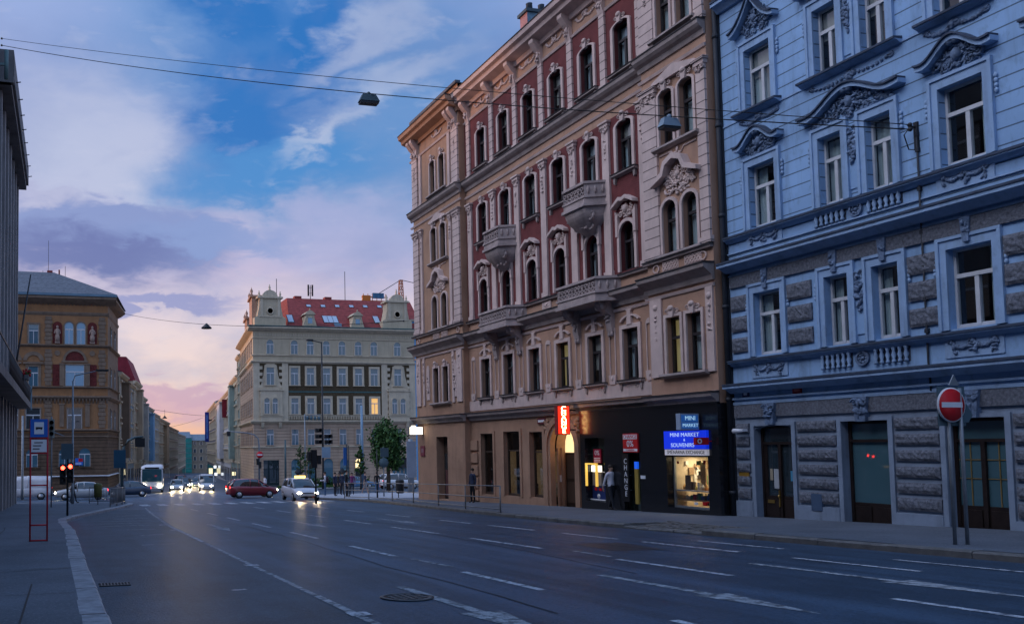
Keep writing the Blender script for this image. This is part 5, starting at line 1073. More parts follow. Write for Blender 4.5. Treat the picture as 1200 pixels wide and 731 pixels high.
# ground floor openings
for k, (a, b, y0, y1, e) in enumerate(((308, 326.5, 538, 569, 0), (340.5, 351.5, 537, 571, .62), (359.5, 370, 537, 571, .62), (378.3, 389.3, 537, 571, .62), (397.5, 408, 537, 571, .62), (415.2, 425.5, 537, 571, .62), (458, 476.5, 537, 567, 0))):
    ua, ub = cu(b), cu(a); w_, h_ = ub-ua, cz(y0)-cz(y1); m_ = (ua+ub)/2; z0 = cz(y1); mb = MB(); pts = arcpts(w_, h_, e)
    mb.add([(m_+x, .02, z0+z) for x, z in pts], [tuple(range(len(pts)))]); mb.cur = 1
    if e: mb.ring(m_, z0+h_-e, w_/2, w_/2+.18, 0, 180, -.01, .1, 12, 1.0)
    mb.box(m_-w_/2-.12, m_-w_/2, -.01, .08, z0, z0+h_-e); mb.box(m_+w_/2, m_+w_/2+.12, -.01, .08, z0, z0+h_-e); mb.cur = 2
    if k in (1, 4): mb.box(m_-w_/2+.05, m_+w_/2-.05, .03, .06, z0, z0+h_*.62); mb.cur = 3; mb.lathe([(.0, 0), (.34, 0), (.34, .03), (0, .03)], (m_, .07, z0+h_*.36), 4, 'y')
    if k == 5: mb.cur = 4; mb.box(m_-w_/2+.05, m_+w_/2-.05, .03, .05, z0+h_*.66, z0+h_-.1); mb.cur = 3; mb.box(m_-w_/2+.05, m_+w_/2-.05, .03, .06, z0, z0+h_*.6)
    if k == 6: mb.cur = 1; [mb.box(m_-w_/2+w_*i/4-.05, m_-w_/2+w_*i/4+.05, .03, .1, z0, z0+h_*.55) for i in range(5)]; mb.cur = 3; mb.box(m_-w_/2, m_+w_/2, .03, .5, z0+h_*.6, z0+h_)
    S_(mb, 'shop_opening', [glass_d if k == 0 else glass_t, pinkr, mat('pale_green_board', (.22, .34, .34), .6, .1), darkst, glowmat('lit_arch', (1, .72, .36), 1.6)])
# ------------------------------------------------------------------ the ochre corner building with niches and statues
YY = 108
yu = lambda px: -at(px, 450, YY).x
yz = lambda y: at(80, y, YY).z
gy = gz(YY); Xa, Xb = yu(126.3), 84  # far end stretched well out of view, to block the low sun
YB = thing('apartment_building', 'ochre and brown corner building with statue niches under a grey hipped roof', 'building', (-Xa, YY, gy), math.pi, off=(Xa, 0, gy))
T_ = lambda mb, name, m, **k: part(mb, name, m, YB, **k)
ochre = mat('orange_ochre_plaster', (.33, .165, .075), .85, .12, 1.2, .1, 20, .25); brstone = courses('brown_rusticated_stone', mat('brown_stone', (.135, .085, .055), .85, .18, 1.5, .2, 15, .3), .45, .5, .07); brtrim = mat('tan_stone_trim', (.22, .155, .11), .85, .14, 1.5, .2, 20, .35); nich = mat('oxblood_panel', (.13, .022, .02), .8, .3, 4)
SD2 = Vector((.175, 1)).normalized(); E0 = (-Xa, YY)
zY = [yz(507), yz(459), yz(405), yz(350)]
def lw2(p): return (-p[0], YY-p[1])
def side2(mb, z0, z1):
    q = lw2(Vector(E0)+SD2*11); mb.add([(Xa, 0, z0), (q[0], q[1], z0), (q[0], q[1], z1), (Xa, 0, z1)], [(0, 1, 2, 3)]); return mb
w = MB(); w.wall(Xa, Xb, gy-1, zY[0], 0); side2(w, gy-1, zY[0]); T_(w, 'lower_wall', brstone)
w = MB(); w.wall(Xa, Xb, zY[0], zY[3], 0); T_(w, 'wall', ochre); w = MB(); side2(w, zY[0], zY[3]); T_(w, 'side_wall', brtrim)
q11 = lw2(Vector(E0)+SD2*11); w = MB(); w.add([(q11[0], q11[1], gy-1), (Xb, -14, gy-1), (Xb, -14, zY[3]), (q11[0], q11[1], zY[3])], [(0, 1, 2, 3)]); w.add([(Xb, 0, gy-1), (Xb, -14, gy-1), (Xb, -14, zY[3]), (Xb, 0, zY[3])], [(0, 1, 2, 3)]); T_(w, 'rear_wall', brtrim)
def mold2(name, z, pr, h, m=brtrim):
    mb = MB(); mb.prof([(-.02, z-h), (pr*.5, z-h*.7), (pr, z-h*.3), (pr, z), (-.02, z+.05)], Xa-pr, Xb); o = T_(mb, name, m)
    n_ = Vector((SD2.y, -SD2.x)); s = MB(); vs = []
    for t in (-.2, 11):
        for w_, q in ((-.02, z-h), (pr*.5, z-h*.7), (pr, z-h*.3), (pr, z), (-.02, z+.05)): P = Vector(E0)+SD2*t+n_*w_; vs.append((*lw2(P), q))
    s.add(vs, [(0, 1, 6, 5), (1, 2, 7, 6), (2, 3, 8, 7), (3, 4, 9, 8), (0, 1, 2, 3, 4), (5, 6, 7, 8, 9)]); sub(s, 'side_return', m, o)
mold2('cornice', zY[3]+.15, 1.0, .9); mold2('string_course', yz(366), .15, .45); mold2('belt_cornice', yz(404), .35, .35); mold2('belt_cornice', yz(453), .3, .25); mold2('belt_cornice', yz(464), .4, .5); mold2('belt_cornice', yz(503), .35, .3); mold2('string_course', yz(511), .2, .2); mold2('string_course', yz(557.5), .3, .15, signwhite)
mb = MB(); mb.box(Xa-1.1, Xb, -.2, 1.1, zY[3]+.2, zY[3]+.5); T_(mb, 'gutter', mat('blue_grey_gutter', (.12, .2, .27), .5, .1))
w = MB(); zt2 = at(80, 320, YY+7).z; ux = yu(62); e0, e1 = (Xa-1.05, 1.05, zY[3]+.5), (Xb, 1.05, zY[3]+.5); q = lw2(Vector(E0)+SD2*12); w.add([e0, e1, (Xb, -7, zt2), (ux, -7, zt2)], [(0, 1, 2, 3)]); w.add([e0, (ux, -7, zt2), (ux, -14, zt2), (q[0]-1, q[1], zY[3]+.5)], [(0, 1, 2, 3)]); w.add([(ux, -7, zt2), (Xb, -7, zt2), (Xb, -15, zY[3]+.5), (q[0]-1, q[1], zY[3]+.5)], [(0, 1, 2, 3)])
T_(w, 'roof', courses('grey_roof_sheets', slate, .9, .3, .05))
for px, y, ww, hh in ((26, 333, .6, .5), (54, 339.8, .7, .25)): mb = MB(); p = at(px, y, YY+3.3); mb.box(-p.x-ww/2, -p.x+ww/2, -3.9, -3.0, p.z-hh/2, p.z+hh/2); T_(mb, 'roof_window', skyl)
mb = MB(); mb.box(ux+.2, ux+.9, -7.3, -6.9, zt2-.1, zt2+.25); mb.box(ux-.75, ux-.55, -7.2, -7.0, zt2-.4, zt2+.4); T_(mb, 'chimney', redtile)
for px, y in ((57, 282), (76.5, 312), (50.3, 317)): mb = MB(); p = at(px, y, YY+7); mb.tube([(-p.x, -7, zt2-1.5), (-p.x, -7, p.z)], .03, 5); T_(mb, 'aerial', darkst)
farwin('ya', 1.05, yz(377.5)-yz(403), .5, .16, brtrim, glass_b); farwin('yb', 1.15, yz(381)-yz(403), 0, .22, brtrim); farwin('yc', 2.25, yz(427.5)-yz(452), 0, .2, brtrim, glass_b); farwin('yd', 1.7, yz(478.5)-yz(502), 0, .16, brtrim, glass_d); farwin('ye', 1.15, yz(430)-yz(452.5), 0, .35, brtrim); farwin('yf', 1.35, yz(525)-yz(546.5), .67, .25, brstone, glass_t)
for px in (80.7, 94.7): fwin(YB, 'ya', yu(px), yz(403))
for px in (39, 13, -25, -75, -125, -175): fwin(YB, 'yb', yu(px), yz(403)); fwin(YB, 'ye', yu(px), yz(452.5)); fwin(YB, 'yd', yu(px), yz(502))
fwin(YB, 'yc', yu(87.6), yz(452)); fwin(YB, 'yd', yu(87.5), yz(502))
for px in (99.5, 76, 38): fwin(YB, 'yf', yu(px), yz(546.5))
for px in (67, 108):
    u = yu(px); mb = MB(); h = yz(377)-yz(402.5); mb.add([(u+x, .03, yz(402.5)+z) for x, z in arcpts(1.15, h, .57)], [tuple(range(15 if False else len(arcpts(1.15, h, .57))))]); o = T_(mb, 'niche', nich); s = MB(); z = yz(402.5)
    s.box(u-.3, u+.3, .03, .3, z, z+.25); s.lathe([(.27, .25), (.3, .8), (.2, 1.2), (.27, 1.6), (.22, 1.75), (.08, 1.85)], (u, .22, z), 10); s.ball((u, .22, z+2.02), (.15, .15, .19), 8, 6)
    for q in (-1, 1): s.tube([(u+q*.24, .22, z+1.65), (u+q*.34, .25, z+1.25), (u+q*.12, .36, z+1.1)], [.08, .07, .05], 6)
    sub(s, 'statue', mat('pale_stone_statue', (.38, .27, .22), .8, .2, 6), o)
    mb = MB(); mb.box(u-.55, u+.55, -.01, .05, yz(452), yz(427)); 
    for i in range(3): mb.ring(u, yz(432+7*i), .12, .22, 0, 360, .0, .09, 10)
    T_(mb, 'carved_panel', nich)
    mb = MB(); mb.ring(u, yz(413.7), .0, .34, 0, 360, -.01, .1, 14); T_(mb, 'medallion', brtrim)
u = yu(87.5); mb = MB(); mb.ring(u, yz(422.5), 0, 1.15, 0, 180, -.01, .04, 16); T_(mb, 'carved_panel', nich); mb = MB(); mb.ring(u, yz(422.5), 1.15, 1.45, 0, 180, -.01, .14, 16); mb.box(u-1.6, u+1.6, -.01, .14, yz(424.5), yz(422.5)); T_(mb, 'arch_surround', brtrim)
for px, w_ in ((56.5, .95), (119.5, .95)):
    for (ya, yb2) in ((404, 369), (452, 406), (502, 466)):
        u = yu(px); mb = MB(); n_ = int((yz(yb2)-yz(ya))/.5)
        for i in range(n_): z = yz(ya)+i*.5; k = .0 if i % 2 else .1; mb.box(u-w_/2+k, u+w_/2-k, -.01, .12, z+.05, z+.5)
        T_(mb, 'quoins', brtrim)
for px in (72.5, 102.5):
    for ya, yb2 in ((452, 427), (500, 474)): u = yu(px); mb = MB(); mb.box(u-.28, u+.28, -.01, .16, yz(ya), yz(yb2)); mb.box(u-.36, u+.36, -.01, .22, yz(yb2), yz(yb2)+.15); T_(mb, 'pilaster', brtrim)
mb = MB()
for px in (39, 13): u = yu(px); mb.ring(u, yz(423), .75, 1.25, 0, 180, -.01, .12, 14, .9); mb.box(u-1.2, u+1.2, -.01, .25, yz(427), yz(424.5))
T_(mb, 'arch_surround', brtrim)
mb = MB()
for i in range(56): u = Xa+.1+.42*i; mb.prof([(0, yz(473)), (.2, yz(470)), (.3, yz(467)), (0, yz(467))], u-.09, u+.09)
T_(mb, 'corbel_table', brtrim); mb = MB()
for i in range(56): u = Xa+.1+.42*i; mb.prof([(0, yz(358)), (.4, yz(355)), (.55, yz(353)), (0, yz(353))], u-.09, u+.09)
T_(mb, 'corbel_table', brtrim)
for t in (3, 7):
    q = lw2(Vector(E0)+SD2*t)
    for y in (403, 452, 502): fwin(YB, 'yb', q[0], yz(y), q[1], math.atan2(SD2.y, SD2.x))
# ------------------------------------------------------------------ the grey building close by on the left
gl = gz(30)+.14; XL = -3.3
LB = thing('office_building', 'grey ribbed modern building with deep eaves and a long balcony on the left', 'building', (XL, 30, gl), -RZ, off=(-30, 0, gl))
O_ = lambda mb, name, m, **k: part(mb, name, m, LB, **k)          # u = -y here
grey = mat('grey_render', (.17, .165, .17), .8, .12, .8, .2, 20, .35); ribm = mat('pale_rib', (.27, .265, .275), .75, .12, 1, .2, 20, .3); conc = mat('stained_concrete', (.16, .155, .16), .8, .2, .7, .25, 20, .45)
w = MB(); w.box(-59, 80, -22, 0, -4, 19.2); O_(w, 'body', grey)
for i in range(16): u = -58.6+i*2.6; mb = MB(); mb.box(u-.25, u+.25, 0, .28, -3, 19.2); O_(mb, 'rib', ribm)
farwin('lw', 1.3, 2.2, 0, .08, frame_d, glass_d)
for i in range(15):
    for z in (8, 12, 15.8): fwin(LB, 'lw', -57.3+i*2.6, z)
for i in range(8):
    fwin(LB, 'lw', -57.3+i*2.6, -.4)
mb = MB(); mb.box(-59.6, -42, -22, .74, 19.3, 19.65); mb.box(-59.75, -42, .6, .87, 19.65, 20.9); mb.box(-59.75, -59.4, -22, .6, 19.65, 20.9); mb.box(-42.3, -41.95, 0, .87, 19.3, 20.9); O_(mb, 'eaves', conc)
mb = MB(); mb.box(-56.5, 80, -22, -1.2, 19.65, 23.4); O_(mb, 'attic', grey)
mb = MB(); mb.box(-59.4, 80, 0, 1.13, 4.35, 4.75); o = O_(mb, 'balcony', conc)
r = MB(); r.box(-59.4, 80, 1.07, 1.11, 5.75, 5.82); r.box(-59.4, -59.34, .0, 1.08, 5.75, 5.82)
for i in range(70):
    u = -59.3+i*.32; r.tube([(u, 1.09, 4.75), (u+.32, 1.09, 5.75)], .018, 4); r.tube([(u+.32, 1.09, 4.75), (u, 1.09, 5.75)], .018, 4)
for i in range(5): r.tube([(-59.37, .1+.22*i, 4.75), (-59.37, .1+.22*(i+1), 5.75)], .018, 4)
sub(r, 'railing', darkst, o)
mb = MB(); mb.box(-59.5, -59.42, .85, 1.2, 4.3, 5.9); sub(mb, 'end_panel', mat('pale_blue_panel', (.28, .42, .5), .5, .1), o)
mb = MB(); 
for k in range(8): mb.tube([(-59.5+k*2.2, .86, 20.2), (-59.5+k*2.2, 1.1, 20.25)], .03, 5)
O_(mb, 'eaves_fittings', darkst)
mb = MB(); p = at(7.5, 76, 38); mb.tube([(-38, p.x-XL, p.z+.65), (-38, p.x-XL, p.z-.65)], .09, 10); mb.box(-38.05, -37.95, -.05, p.x-XL, p.z-.05, p.z+.05); O_(mb, 'vent_pipe', mat('verdigris_pipe', (.12, .2, .2), .6, .2))
t = thing('flower_box', 'planter of red flowers hanging on the balcony rail of the grey building', 'planter', (XL+1.3, 48.5, 5.6)); mb = MB(); mb.box(-.12, .12, -.6, .6, -.15, .1); mb.build('trough', conc, t, (0, 0, 0)); mb = MB(); R_ = random.Random(4)
for i in range(70): mb.cur = i % 3 == 0; mb.ball((R_.uniform(-.18, .18), R_.uniform(-.65, .65), R_.uniform(.1, .4)), .06, 5, 3)
mb.build('blossoms', [mat('red_blossom', (.4, .02, .03), .7, .2), leafm], t, (0, 0, 0))
for a, b, k in (((36, 322), (10, 470), 'higher'), ((16, 300), (4, 350), 'lower')):
    p, q = at(*a, 58), at(*b, 55); q.x = XL+.05; t = thing('flagpole', 'bare dark flagpole slanting out from the ribbed wall, the %s one' % ('longer' if k == 'higher' else 'shorter'), 'flagpole', tuple(q), group='flagpoles on the grey building'); mb = MB(); mb.tube([(0, 0, 0), tuple(p-q)], [.07, .045], 7); mb.build('pole', darkst, t, (0, 0, 0)); m_ = (p-q)*.3; mb = MB(); mb.box(-.1, m_.x+.08, m_.y-.08, m_.y+.08, m_.z-.1, m_.z+.1); mb.build('holder', darkst, t, (0, 0, 0))
# ------------------------------------------------------------------ the houses down the far street
def house(label, x, y, ang, w, hgt, z0, ns, nb, m, roofm, rh=3.2, roof='gable', ground=None, hw=1.0, dep=11, gm=None, trim=None, bay=False, rel=0):
    o = thing('town_house', label, 'house', (x, y, z0), ang, 'houses down the far street')
    tr = trim or creamt; L = lambda mb, name, mm: mb.build(name, mm, o, (0, 0, 0))
    gh = 3.9; sh = (hgt-gh-.5)/ns
    mb = MB(); mb.box(0, w, -dep, 0, gh, hgt); L(mb, 'wall', m); mb = MB(); mb.box(0, w, -dep, .03, -3, gh); L(mb, 'ground_floor', ground or m)
    mb = MB(); mb.prof([(-.1, hgt-.5), (.15, hgt-.4), (.45, hgt-.1), (.5, hgt+.1), (-.1, hgt+.12)], -.05, w+.05); mb.box(0, w, 0, .16, gh-.1, gh+.15); mb.box(0, w, 0, .1, gh+sh-.15, gh+sh); L(mb, 'cornice', tr)
    mb = MB()
    if roof == 'gable': mb.add([(0, .5, hgt+.12), (w, .5, hgt+.12), (w, -dep/2, hgt+rh), (0, -dep/2, hgt+rh), (w, -dep, hgt), (0, -dep, hgt)], [(0, 1, 2, 3), (3, 2, 4, 5), (0, 3, 5), (1, 4, 2)])
    else: mb.add([(0, .3, hgt+.1), (w, .3, hgt+.1), (w, -1.2, hgt+rh), (0, -1.2, hgt+rh), (w, -dep, hgt+rh+.3), (0, -dep, hgt+rh+.3), (w, -dep, hgt), (0, -dep, hgt)], [(0, 1, 2, 3), (3, 2, 4, 5), (0, 3, 5, 7), (1, 6, 4, 2)])
    L(mb, 'roof', roofm)
    key = 'h%d%.2f%.2f%s' % (rel*9, hw, sh, (gm or glass_t).name); farwin(key, hw, min(2.1, sh*.58), 0, .14, tr, gm, 0 if y > 250 else 2, rel)
    if rel:                                                        # deep hoods over the windows, seen edge on down the street
        for q_ in (0.15, w-.15): mb = MB(); mb.box(q_-.15, q_+.15, 0, .14, -.5, hgt-.5); L(mb, 'corner_pilaster', tr)
    for i in range(nb):
        u = w*(i+.5)/nb
        for s in range(ns): fwin(o, key, u, gh+.5+sh*s)
    for i in range(max(2, nb//2+1)):
        n_ = max(2, nb//2+1); u = w*(i+.5)/n_; mb = MB(); mb.box(u-w/n_*.32, u+w/n_*.32, .03, .08, .1, 3.0); L(mb, 'shop_window', glass_d)
    if bay:
        mb = MB(); mb.box(w*.4, w*.6, 0, 1.0, gh+.6, hgt-1.2); mb.box(w*.38, w*.62, 0, 1.1, hgt-1.2, hgt-1.0); L(mb, 'bay', m)
    mb = MB(); mb.box(w*.3, w*.3+.8, -dep/2-.4, -dep/2+.4, hgt+rh-.8, hgt+rh+1.0); L(mb, 'chimney', redtile)
    return o
pl = lambda n, c, d=.3: mat(n, c, .85, .12, .6, .1, 15, d)
aL = math.atan(.175); dL = Vector((math.sin(aL), math.cos(aL))); rzL = math.atan2(-dL.y, -dL.x)
Lx = lambda Y: 5.4+.175*(Y-108)
LW = [(119, 129, 12.1, 'dark brown town house next to the ochre corner building', pl('umber_plaster', (.17, .12, .085)), slate, 4, 'gable', 1), (129, 140, 11.6, 'slate blue town house with a pale attic beside the red mansard', pl('slate_blue_plaster', (.22, .29, .36)), zinc, 4, 'gable', 0),
  (140, 152, 12.6, 'cream town house with a dark red mansard roof', pl('warm_cream', (.45, .36, .26)), mat('dark_red_roof', (.22, .02, .035), .7, .2), 4, 'mansard', 1), (152, 163, 10.8, 'pale grey town house behind the red mansard', pl('pale_grey_plaster', (.42, .40, .37)), zinc, 4, 'gable', 1),
  (163, 181, 9.6, 'light blue town house with a stepped gable in the left row', pl('sky_blue_plaster', (.20, .36, .52)), zinc, 4, 'gable', 1), (181, 200, 9.0, 'white and blue town house after the light blue one', pl('blue_white_plaster', (.46, .50, .56)), slate, 4, 'gable', 0),
  (200, 243, 8.6, 'long tan town house with a grey roof in the left row', pl('tan_plaster', (.36, .25, .15)), slate, 4, 'gable', 1), (243, 300, 7.6, 'long grey beige town house under a reddish roof in the left row', pl('grey_beige', (.27, .23, .19)), mat('brown_red_roof', (.16, .06, .05), .8, .2), 4, 'gable', 0), (300, 372, 6.6, 'farthest town house of the left row, brown roofed', pl('dim_brown', (.22, .17, .13)), MATS['brown_red_roof'], 4, 'gable', 0)]
for ya, yb2, zt_, lab, m_, rm_, ns, kind, bay in LW:
    w_ = (yb2-ya)/dL.y; z0 = gz(yb2); house(lab, Lx(yb2), yb2, rzL, w_, zt_-z0, z0, ns, max(3, int(w_/3.0)), m_, rm_, 4.0 if kind == 'mansard' else 2.6, kind, None, 1.0, 11, None, None, bool(bay), rel=.3)
aR = math.atan(.13); dR = Vector((math.sin(aR), math.cos(aR))); rzR = math.atan2(dR.y, dR.x)
Rx = lambda Y: 10.1+.13*Y
RWS = [(133.6, 140, 16.4, 'tall grey green town house with a turret next to the cream corner', pl('grey_green_plaster', (.20, .25, .23)), slate, 4), (140, 158, 13.6, 'grey green town house with flat bays in the right row', pl('sage_plaster', (.28, .36, .33)), zinc, 4), (158, 221, 12.6, 'long white town house in the right row', pl('white_plaster', (.50, .49, .50)), zinc, 4), (221, 288, 13.6, 'dark town house at the far end of the right row', pl('dark_grey_plaster', (.16, .15, .16)), slate, 5)]
for k_, (ya, yb2, zt_, lab, m_, rm_, ns) in enumerate(RWS):
    w_ = (yb2-ya)/dR.y; z0 = gz(ya)-.4; house(lab, Rx(ya), ya, rzR, w_, zt_-z0, z0, ns, max(2, int(w_/3.0)), m_, rm_, 2.4, bay=k_ in (1, 2), rel=.3)
# end of the street
YE = 392
ez = gz(YE)
for a, b, y, lab, m_ in ((193, 204, 509, 'beige house closing the view beside the red roofs', pl('end_beige', (.22, .17, .12))), (204, 214, 513, 'tan house closing the view left of the scaffolding', pl('end_tan', (.24, .19, .14))), (214, 224.5, 513, 'house wrapped in turquoise scaffold netting at the end of the street', mat('turquoise_netting', (.03, .24, .21), .7, .15, 1)), (224.5, 247, 516, 'low grey roofed house closing the view on the right', pl('end_grey', (.25, .21, .16)))):
    xa, xb = at(a, 530, YE).x, at(b, 530, YE).x; net = 'netting' in lab
    o = thing('town_house', lab, 'house', (xb, YE, ez), math.pi, 'houses down the far street'); h = at(220, y, YE).z-ez; w_ = xb-xa
    mb = MB(); mb.box(0, w_, -10, 0, -2, h); mb.build('wall', m_, o, (0, 0, 0)); mb = MB(); mb.add([(0, .4, h), (w_, .4, h), (w_, -6, h+3), (0, -6, h+3), (0, -10, h), (w_, -10, h)], [(0, 1, 2, 3), (3, 2, 5, 4), (0, 3, 4), (1, 5, 2)]); mb.build('roof', MATS['brown_red_roof'] if 'beside' in lab else zinc, o, (0, 0, 0))
    if net:
        mb = MB()
        for i in range(7): mb.box(-.1, w_+.1, 0, .9, h*i/7, h*i/7+.15)
        mb.build('scaffold_deck', steel, o, (0, 0, 0)); mb = MB(); mb.box(0, w_, .7, .75, .5, h-.3); mb.build('netting', m_, o, (0, 0, 0))
    else:
        farwin('end', 1.2, 1.8, 0, .15, creamt, glass_d, 0)
        for i in range(max(2, int(w_/2.6))):
            for s in range(4): n_ = max(2, int(w_/2.6)); d = WC['end']; q = link('window', d['f'], o, (w_*(i+.5)/n_, 0, 2.2+s*3.6)); link('pane', d['p'], q)
# blue house glimpsed between the cream and the brown buildings
o = thing('apartment_building', 'sky blue building glimpsed between the cream and the brown corner buildings', 'building', (-X1+14.1, YC+1.5, gc), math.pi); mb = MB(); mb.box(0, 14, -12, 0, -1, cz(372)-gc); mb.build('wall', mat('bright_sky_blue', (.14, .42, .75), .7, .08), o, (0, 0, 0)); mb = MB(); mb.box(-.2, 14.2, -12, .3, cz(372)-gc, cz(370)-gc); mb.build('cornice', creamt, o, (0, 0, 0))
mb = MB(); mb.add([(0, .3, cz(370)-gc), (14, .3, cz(370)-gc), (14, -6, cz(352)-gc), (0, -6, cz(352)-gc), (0, -12, cz(370)-gc), (14, -12, cz(370)-gc)], [(0, 1, 2, 3), (3, 2, 5, 4), (1, 5, 2), (0, 3, 4)]); mb.build('roof', redtile, o, (0, 0, 0))
farwin('bs', 1.0, 2.0, 0, .15, creamt)
for i in range(4):
    for s in range(5): d = WC['bs']; q = link('window', d['f'], o, (1.8+i*3.2, 0, 4.6+s*3.3)); link('pane', d['p'], q)
# street signs on the far houses
p = at(242.5, 500, 250); t = thing('upright_sign', 'tall dark blue upright sign on the far house', 'sign', tuple(p)); h = (518-483)*.25; mb = MB(); mb.box(-.6, .6, -.15, .15, -h/2, h/2); mb.build('box', mat('deep_blue_board', (.008, .03, .25), .5, .1), t, (0, 0, 0)); mb = MB(); mb.box(-.3, .3, -.16, -.15, -h*.4, h*.4); mb.build('inscription', mat('blue_lettering', (.08, .2, .6), .5, .3, 2), t, (0, 0, 0))
mb = MB(); mb.box(.6, 2.2, -.05, .05, h*.2, h*.25); mb.build('bracket', darkst, t, (0, 0, 0))
p = at(263, 474, 170); t = thing('banner', 'dark red banner hanging from the white town house', 'banner', tuple(p)); mb = MB(); mb.box(-.5, .5, -.04, .04, -2.6, 1.0); mb.build('cloth', mat('dark_red_cloth', (.2, .015, .03), .8, .2), t, (0, 0, 0)); mb = MB(); mb.tube([(-.6, 0, 1.05), (2.0, 0, 1.05)], .05, 6); mb.build('rod', darkst, t, (0, 0, 0))
for px, y, Y, s, lab in ((247, 551, 230, .9, 'warm lit shop sign low on the far dark house'), (252, 547, 215, .6, 'small white lit sign on the white town house'), (253, 555.5, 205, .6, 'pale lit shop window sign on the white town house'), (274, 555, 150, .55, 'yellow green lit sign beside the cream corner'), (276, 563, 148, .45, 'small white lamp sign low beside the cream corner')):
    p = at(px, y, Y); t = thing('lit_sign', lab, 'sign', tuple(p), group='lit signs in the far street'); mb = MB(); s *= .55; mb.box(-s, s, -.1, .1, -s*(1.8 if 'warm' in lab else .9), s*1.2); mb.build('box', glowmat('lit_sign_'+str(int(px)), (1, .86, .5) if 'w' in lab[:6] else (.9, .95, 1), 1.3), t, (0, 0, 0)); mb = MB(); mb.box(s, s+1.0, -.04, .04, -.05, .05); mb.build('bracket', darkst, t, (0, 0, 0))
# crane and roof works behind the cream building
p = at(470, 352, 150); q = at(470, 328, 150); t = thing('tower_crane', 'rust coloured crane mast with stay cables rising behind the red roof', 'crane', (p.x, p.y, p.z-6)); mb = MB(); h = q.z-p.z+6
for sx_ in (-.5, .5):
    for sy_ in (-.5, .5): mb.tube([(sx_*1.3, sy_*1.3, 0), (sx_*.5, sy_*.5, h)], .09, 5)
for i in range(9):
    k = 1.3-.8*i/9; k2 = 1.3-.8*(i+1)/9
    for s in (-1, 1): mb.tube([(s*.5*k, -.5*k, h*i/9), (-s*.5*k2, -.5*k2, h*(i+1)/9)], .06, 4); mb.tube([(-.5*k, s*.5*k, h*i/9), (-.5*k2, -s*.5*k2, h*(i+1)/9)], .06, 4)
mb.build('mast', mat('rust_orange_steel', (.34, .12, .06), .6, .2), t, (0, 0, 0)); mb = MB(); a = at(443, 344.5, 150); b = at(496, 334, 150)
for e in (a, b): mb.tube([(0, 0, h), (e.x-p.x, 0, e.z-p.z+6)], .06, 4)
mb.build('stay_cable', darkst, t, (0, 0, 0)); mb = MB(); mb.box(-1.6, 1.2, -.6, .6, h-9.4, h-8.2); mb.build('cab', mat('orange_cab', (.5, .16, .02), .5, .1), t, (0, 0, 0))
p = at(426, 352, 125); q = at(452, 346, 125); t = thing('roof_scaffold', 'low orange scaffold with tarpaulins along the red roof ridge', 'scaffold', (p.x, p.y, p.z-1.5)); w_ = q.x-p.x; mb = MB()
for i in range(6): mb.tube([(w_*i/5, 0, 0), (w_*i/5, 0, 2.6)], .06, 5)
for z in (1.4, 2.0): mb.box(-.3, w_+.3, -.1, .1, z, z+.14)
mb.build('poles', mat('orange_steel', (.42, .15, .04), .6, .2), t, (0, 0, 0)); mb = MB(); mb.box(w_*.4, w_*.9, -.2, .2, 1.9, 2.7); mb.build('tarpaulin', mat('blue_tarpaulin', (.05, .17, .3), .6, .3, 2), t, (0, 0, 0)); mb = MB(); mb.box(-.2, w_*.3, -.2, .2, 1.4, 2.3); mb.build('boards', MATS['orange_cab'], t, (0, 0, 0))
# chimney stack on the brown building
p = fx(618, 20, 25); t0_ = p[0]; o = thing('chimney_stack', 'broad weathered blue grey chimney stack with a row of pots above the brown cornice', 'chimney', (25, t0_, 21.2)); zc = fx(620, 12, 25)[1]-21.2
mb = MB(); mb.box(0, 4.6, 0, .75, -1, zc); mb.build('stack', mat('flaking_blue_plaster', (.15, .27, .36), .85, .3, 2.5, .3, 12, .5), o, (0, 0, 0)); mb = MB(); mb.box(-.12, 4.7, -.12, .87, zc, zc+.18); mb.box(.5, 1.6, -.5, 0, -.2, .35); mb.build('coping', mat('dark_coping', (.05, .08, .10), .8, .2), o, (0, 0, 0)); mb = MB(); mb.box(-.012, 0, .0, .75, -1, zc); mb.build('end_face', mat('pink_plaster_end', (.34, .19, .2), .85, .2, 2), o, (0, 0, 0))
for i in range(6): mb = MB(); mb.lathe([(.2, 0), (.17, .45), (.19, .5), (.15, .5), (.14, .1)] if i not in (3, 4) else [(.15, 0), (.15, .35), (.3, .4), (.02, .65), (.0, .9 if i == 3 else .66)], (.35+.75*i, .37, zc+.18), 10); mb.build('chimney_pot', mat('dark_pot', (.04, .06, .08), .8, .2), o, (0, 0, 0))
# ------------------------------------------------------------------ poles, signs, signals, rails, wires
def pole(name, label, cat, x, y, dz=.14, group=None): return thing(name, label, cat, (x, y, gz(y)+dz), 0, group)
def tb(t, name, m, f, **k): mb = MB(); f(mb); return mb.build(name, m, t, (0, 0, 0), **k)
# bus stop
p = gpt(45, 634, .14); t = pole('bus_stop_sign', 'red ladder framed bus stop with a blue pictogram board and a white timetable', 'bus stop', p.x, p.y); Y = p.y; s_ = Y/1000
xl, xr = at(35.5, 560, Y).x-p.x, at(55.5, 560, Y).x-p.x; zt_ = lambda y: at(45, y, Y).z-p.z
def f(mb):
    for x in (xl, xr): mb.tube([(x, 0, 0), (x, 0, zt_(491.5))], .022, 8)
    for y in (633, 615, 568.5, 531, 513.5): mb.tube([(xl, 0, max(.02, zt_(y))), (xr, 0, max(.02, zt_(y)))], .02, 8)
tb(t, 'frame', redp, f)
o = tb(t, 'pictogram_board', signblue, lambda mb: mb.box(xl-.005, xr+.005, -.03, .03, zt_(512), zt_(491)))
def f(mb): mb.box(xl+.09, xr-.09, -.036, -.03, zt_(508.5), zt_(494.5))
mb = MB(); f(mb); sub(mb, 'white_field', signwhite, o)
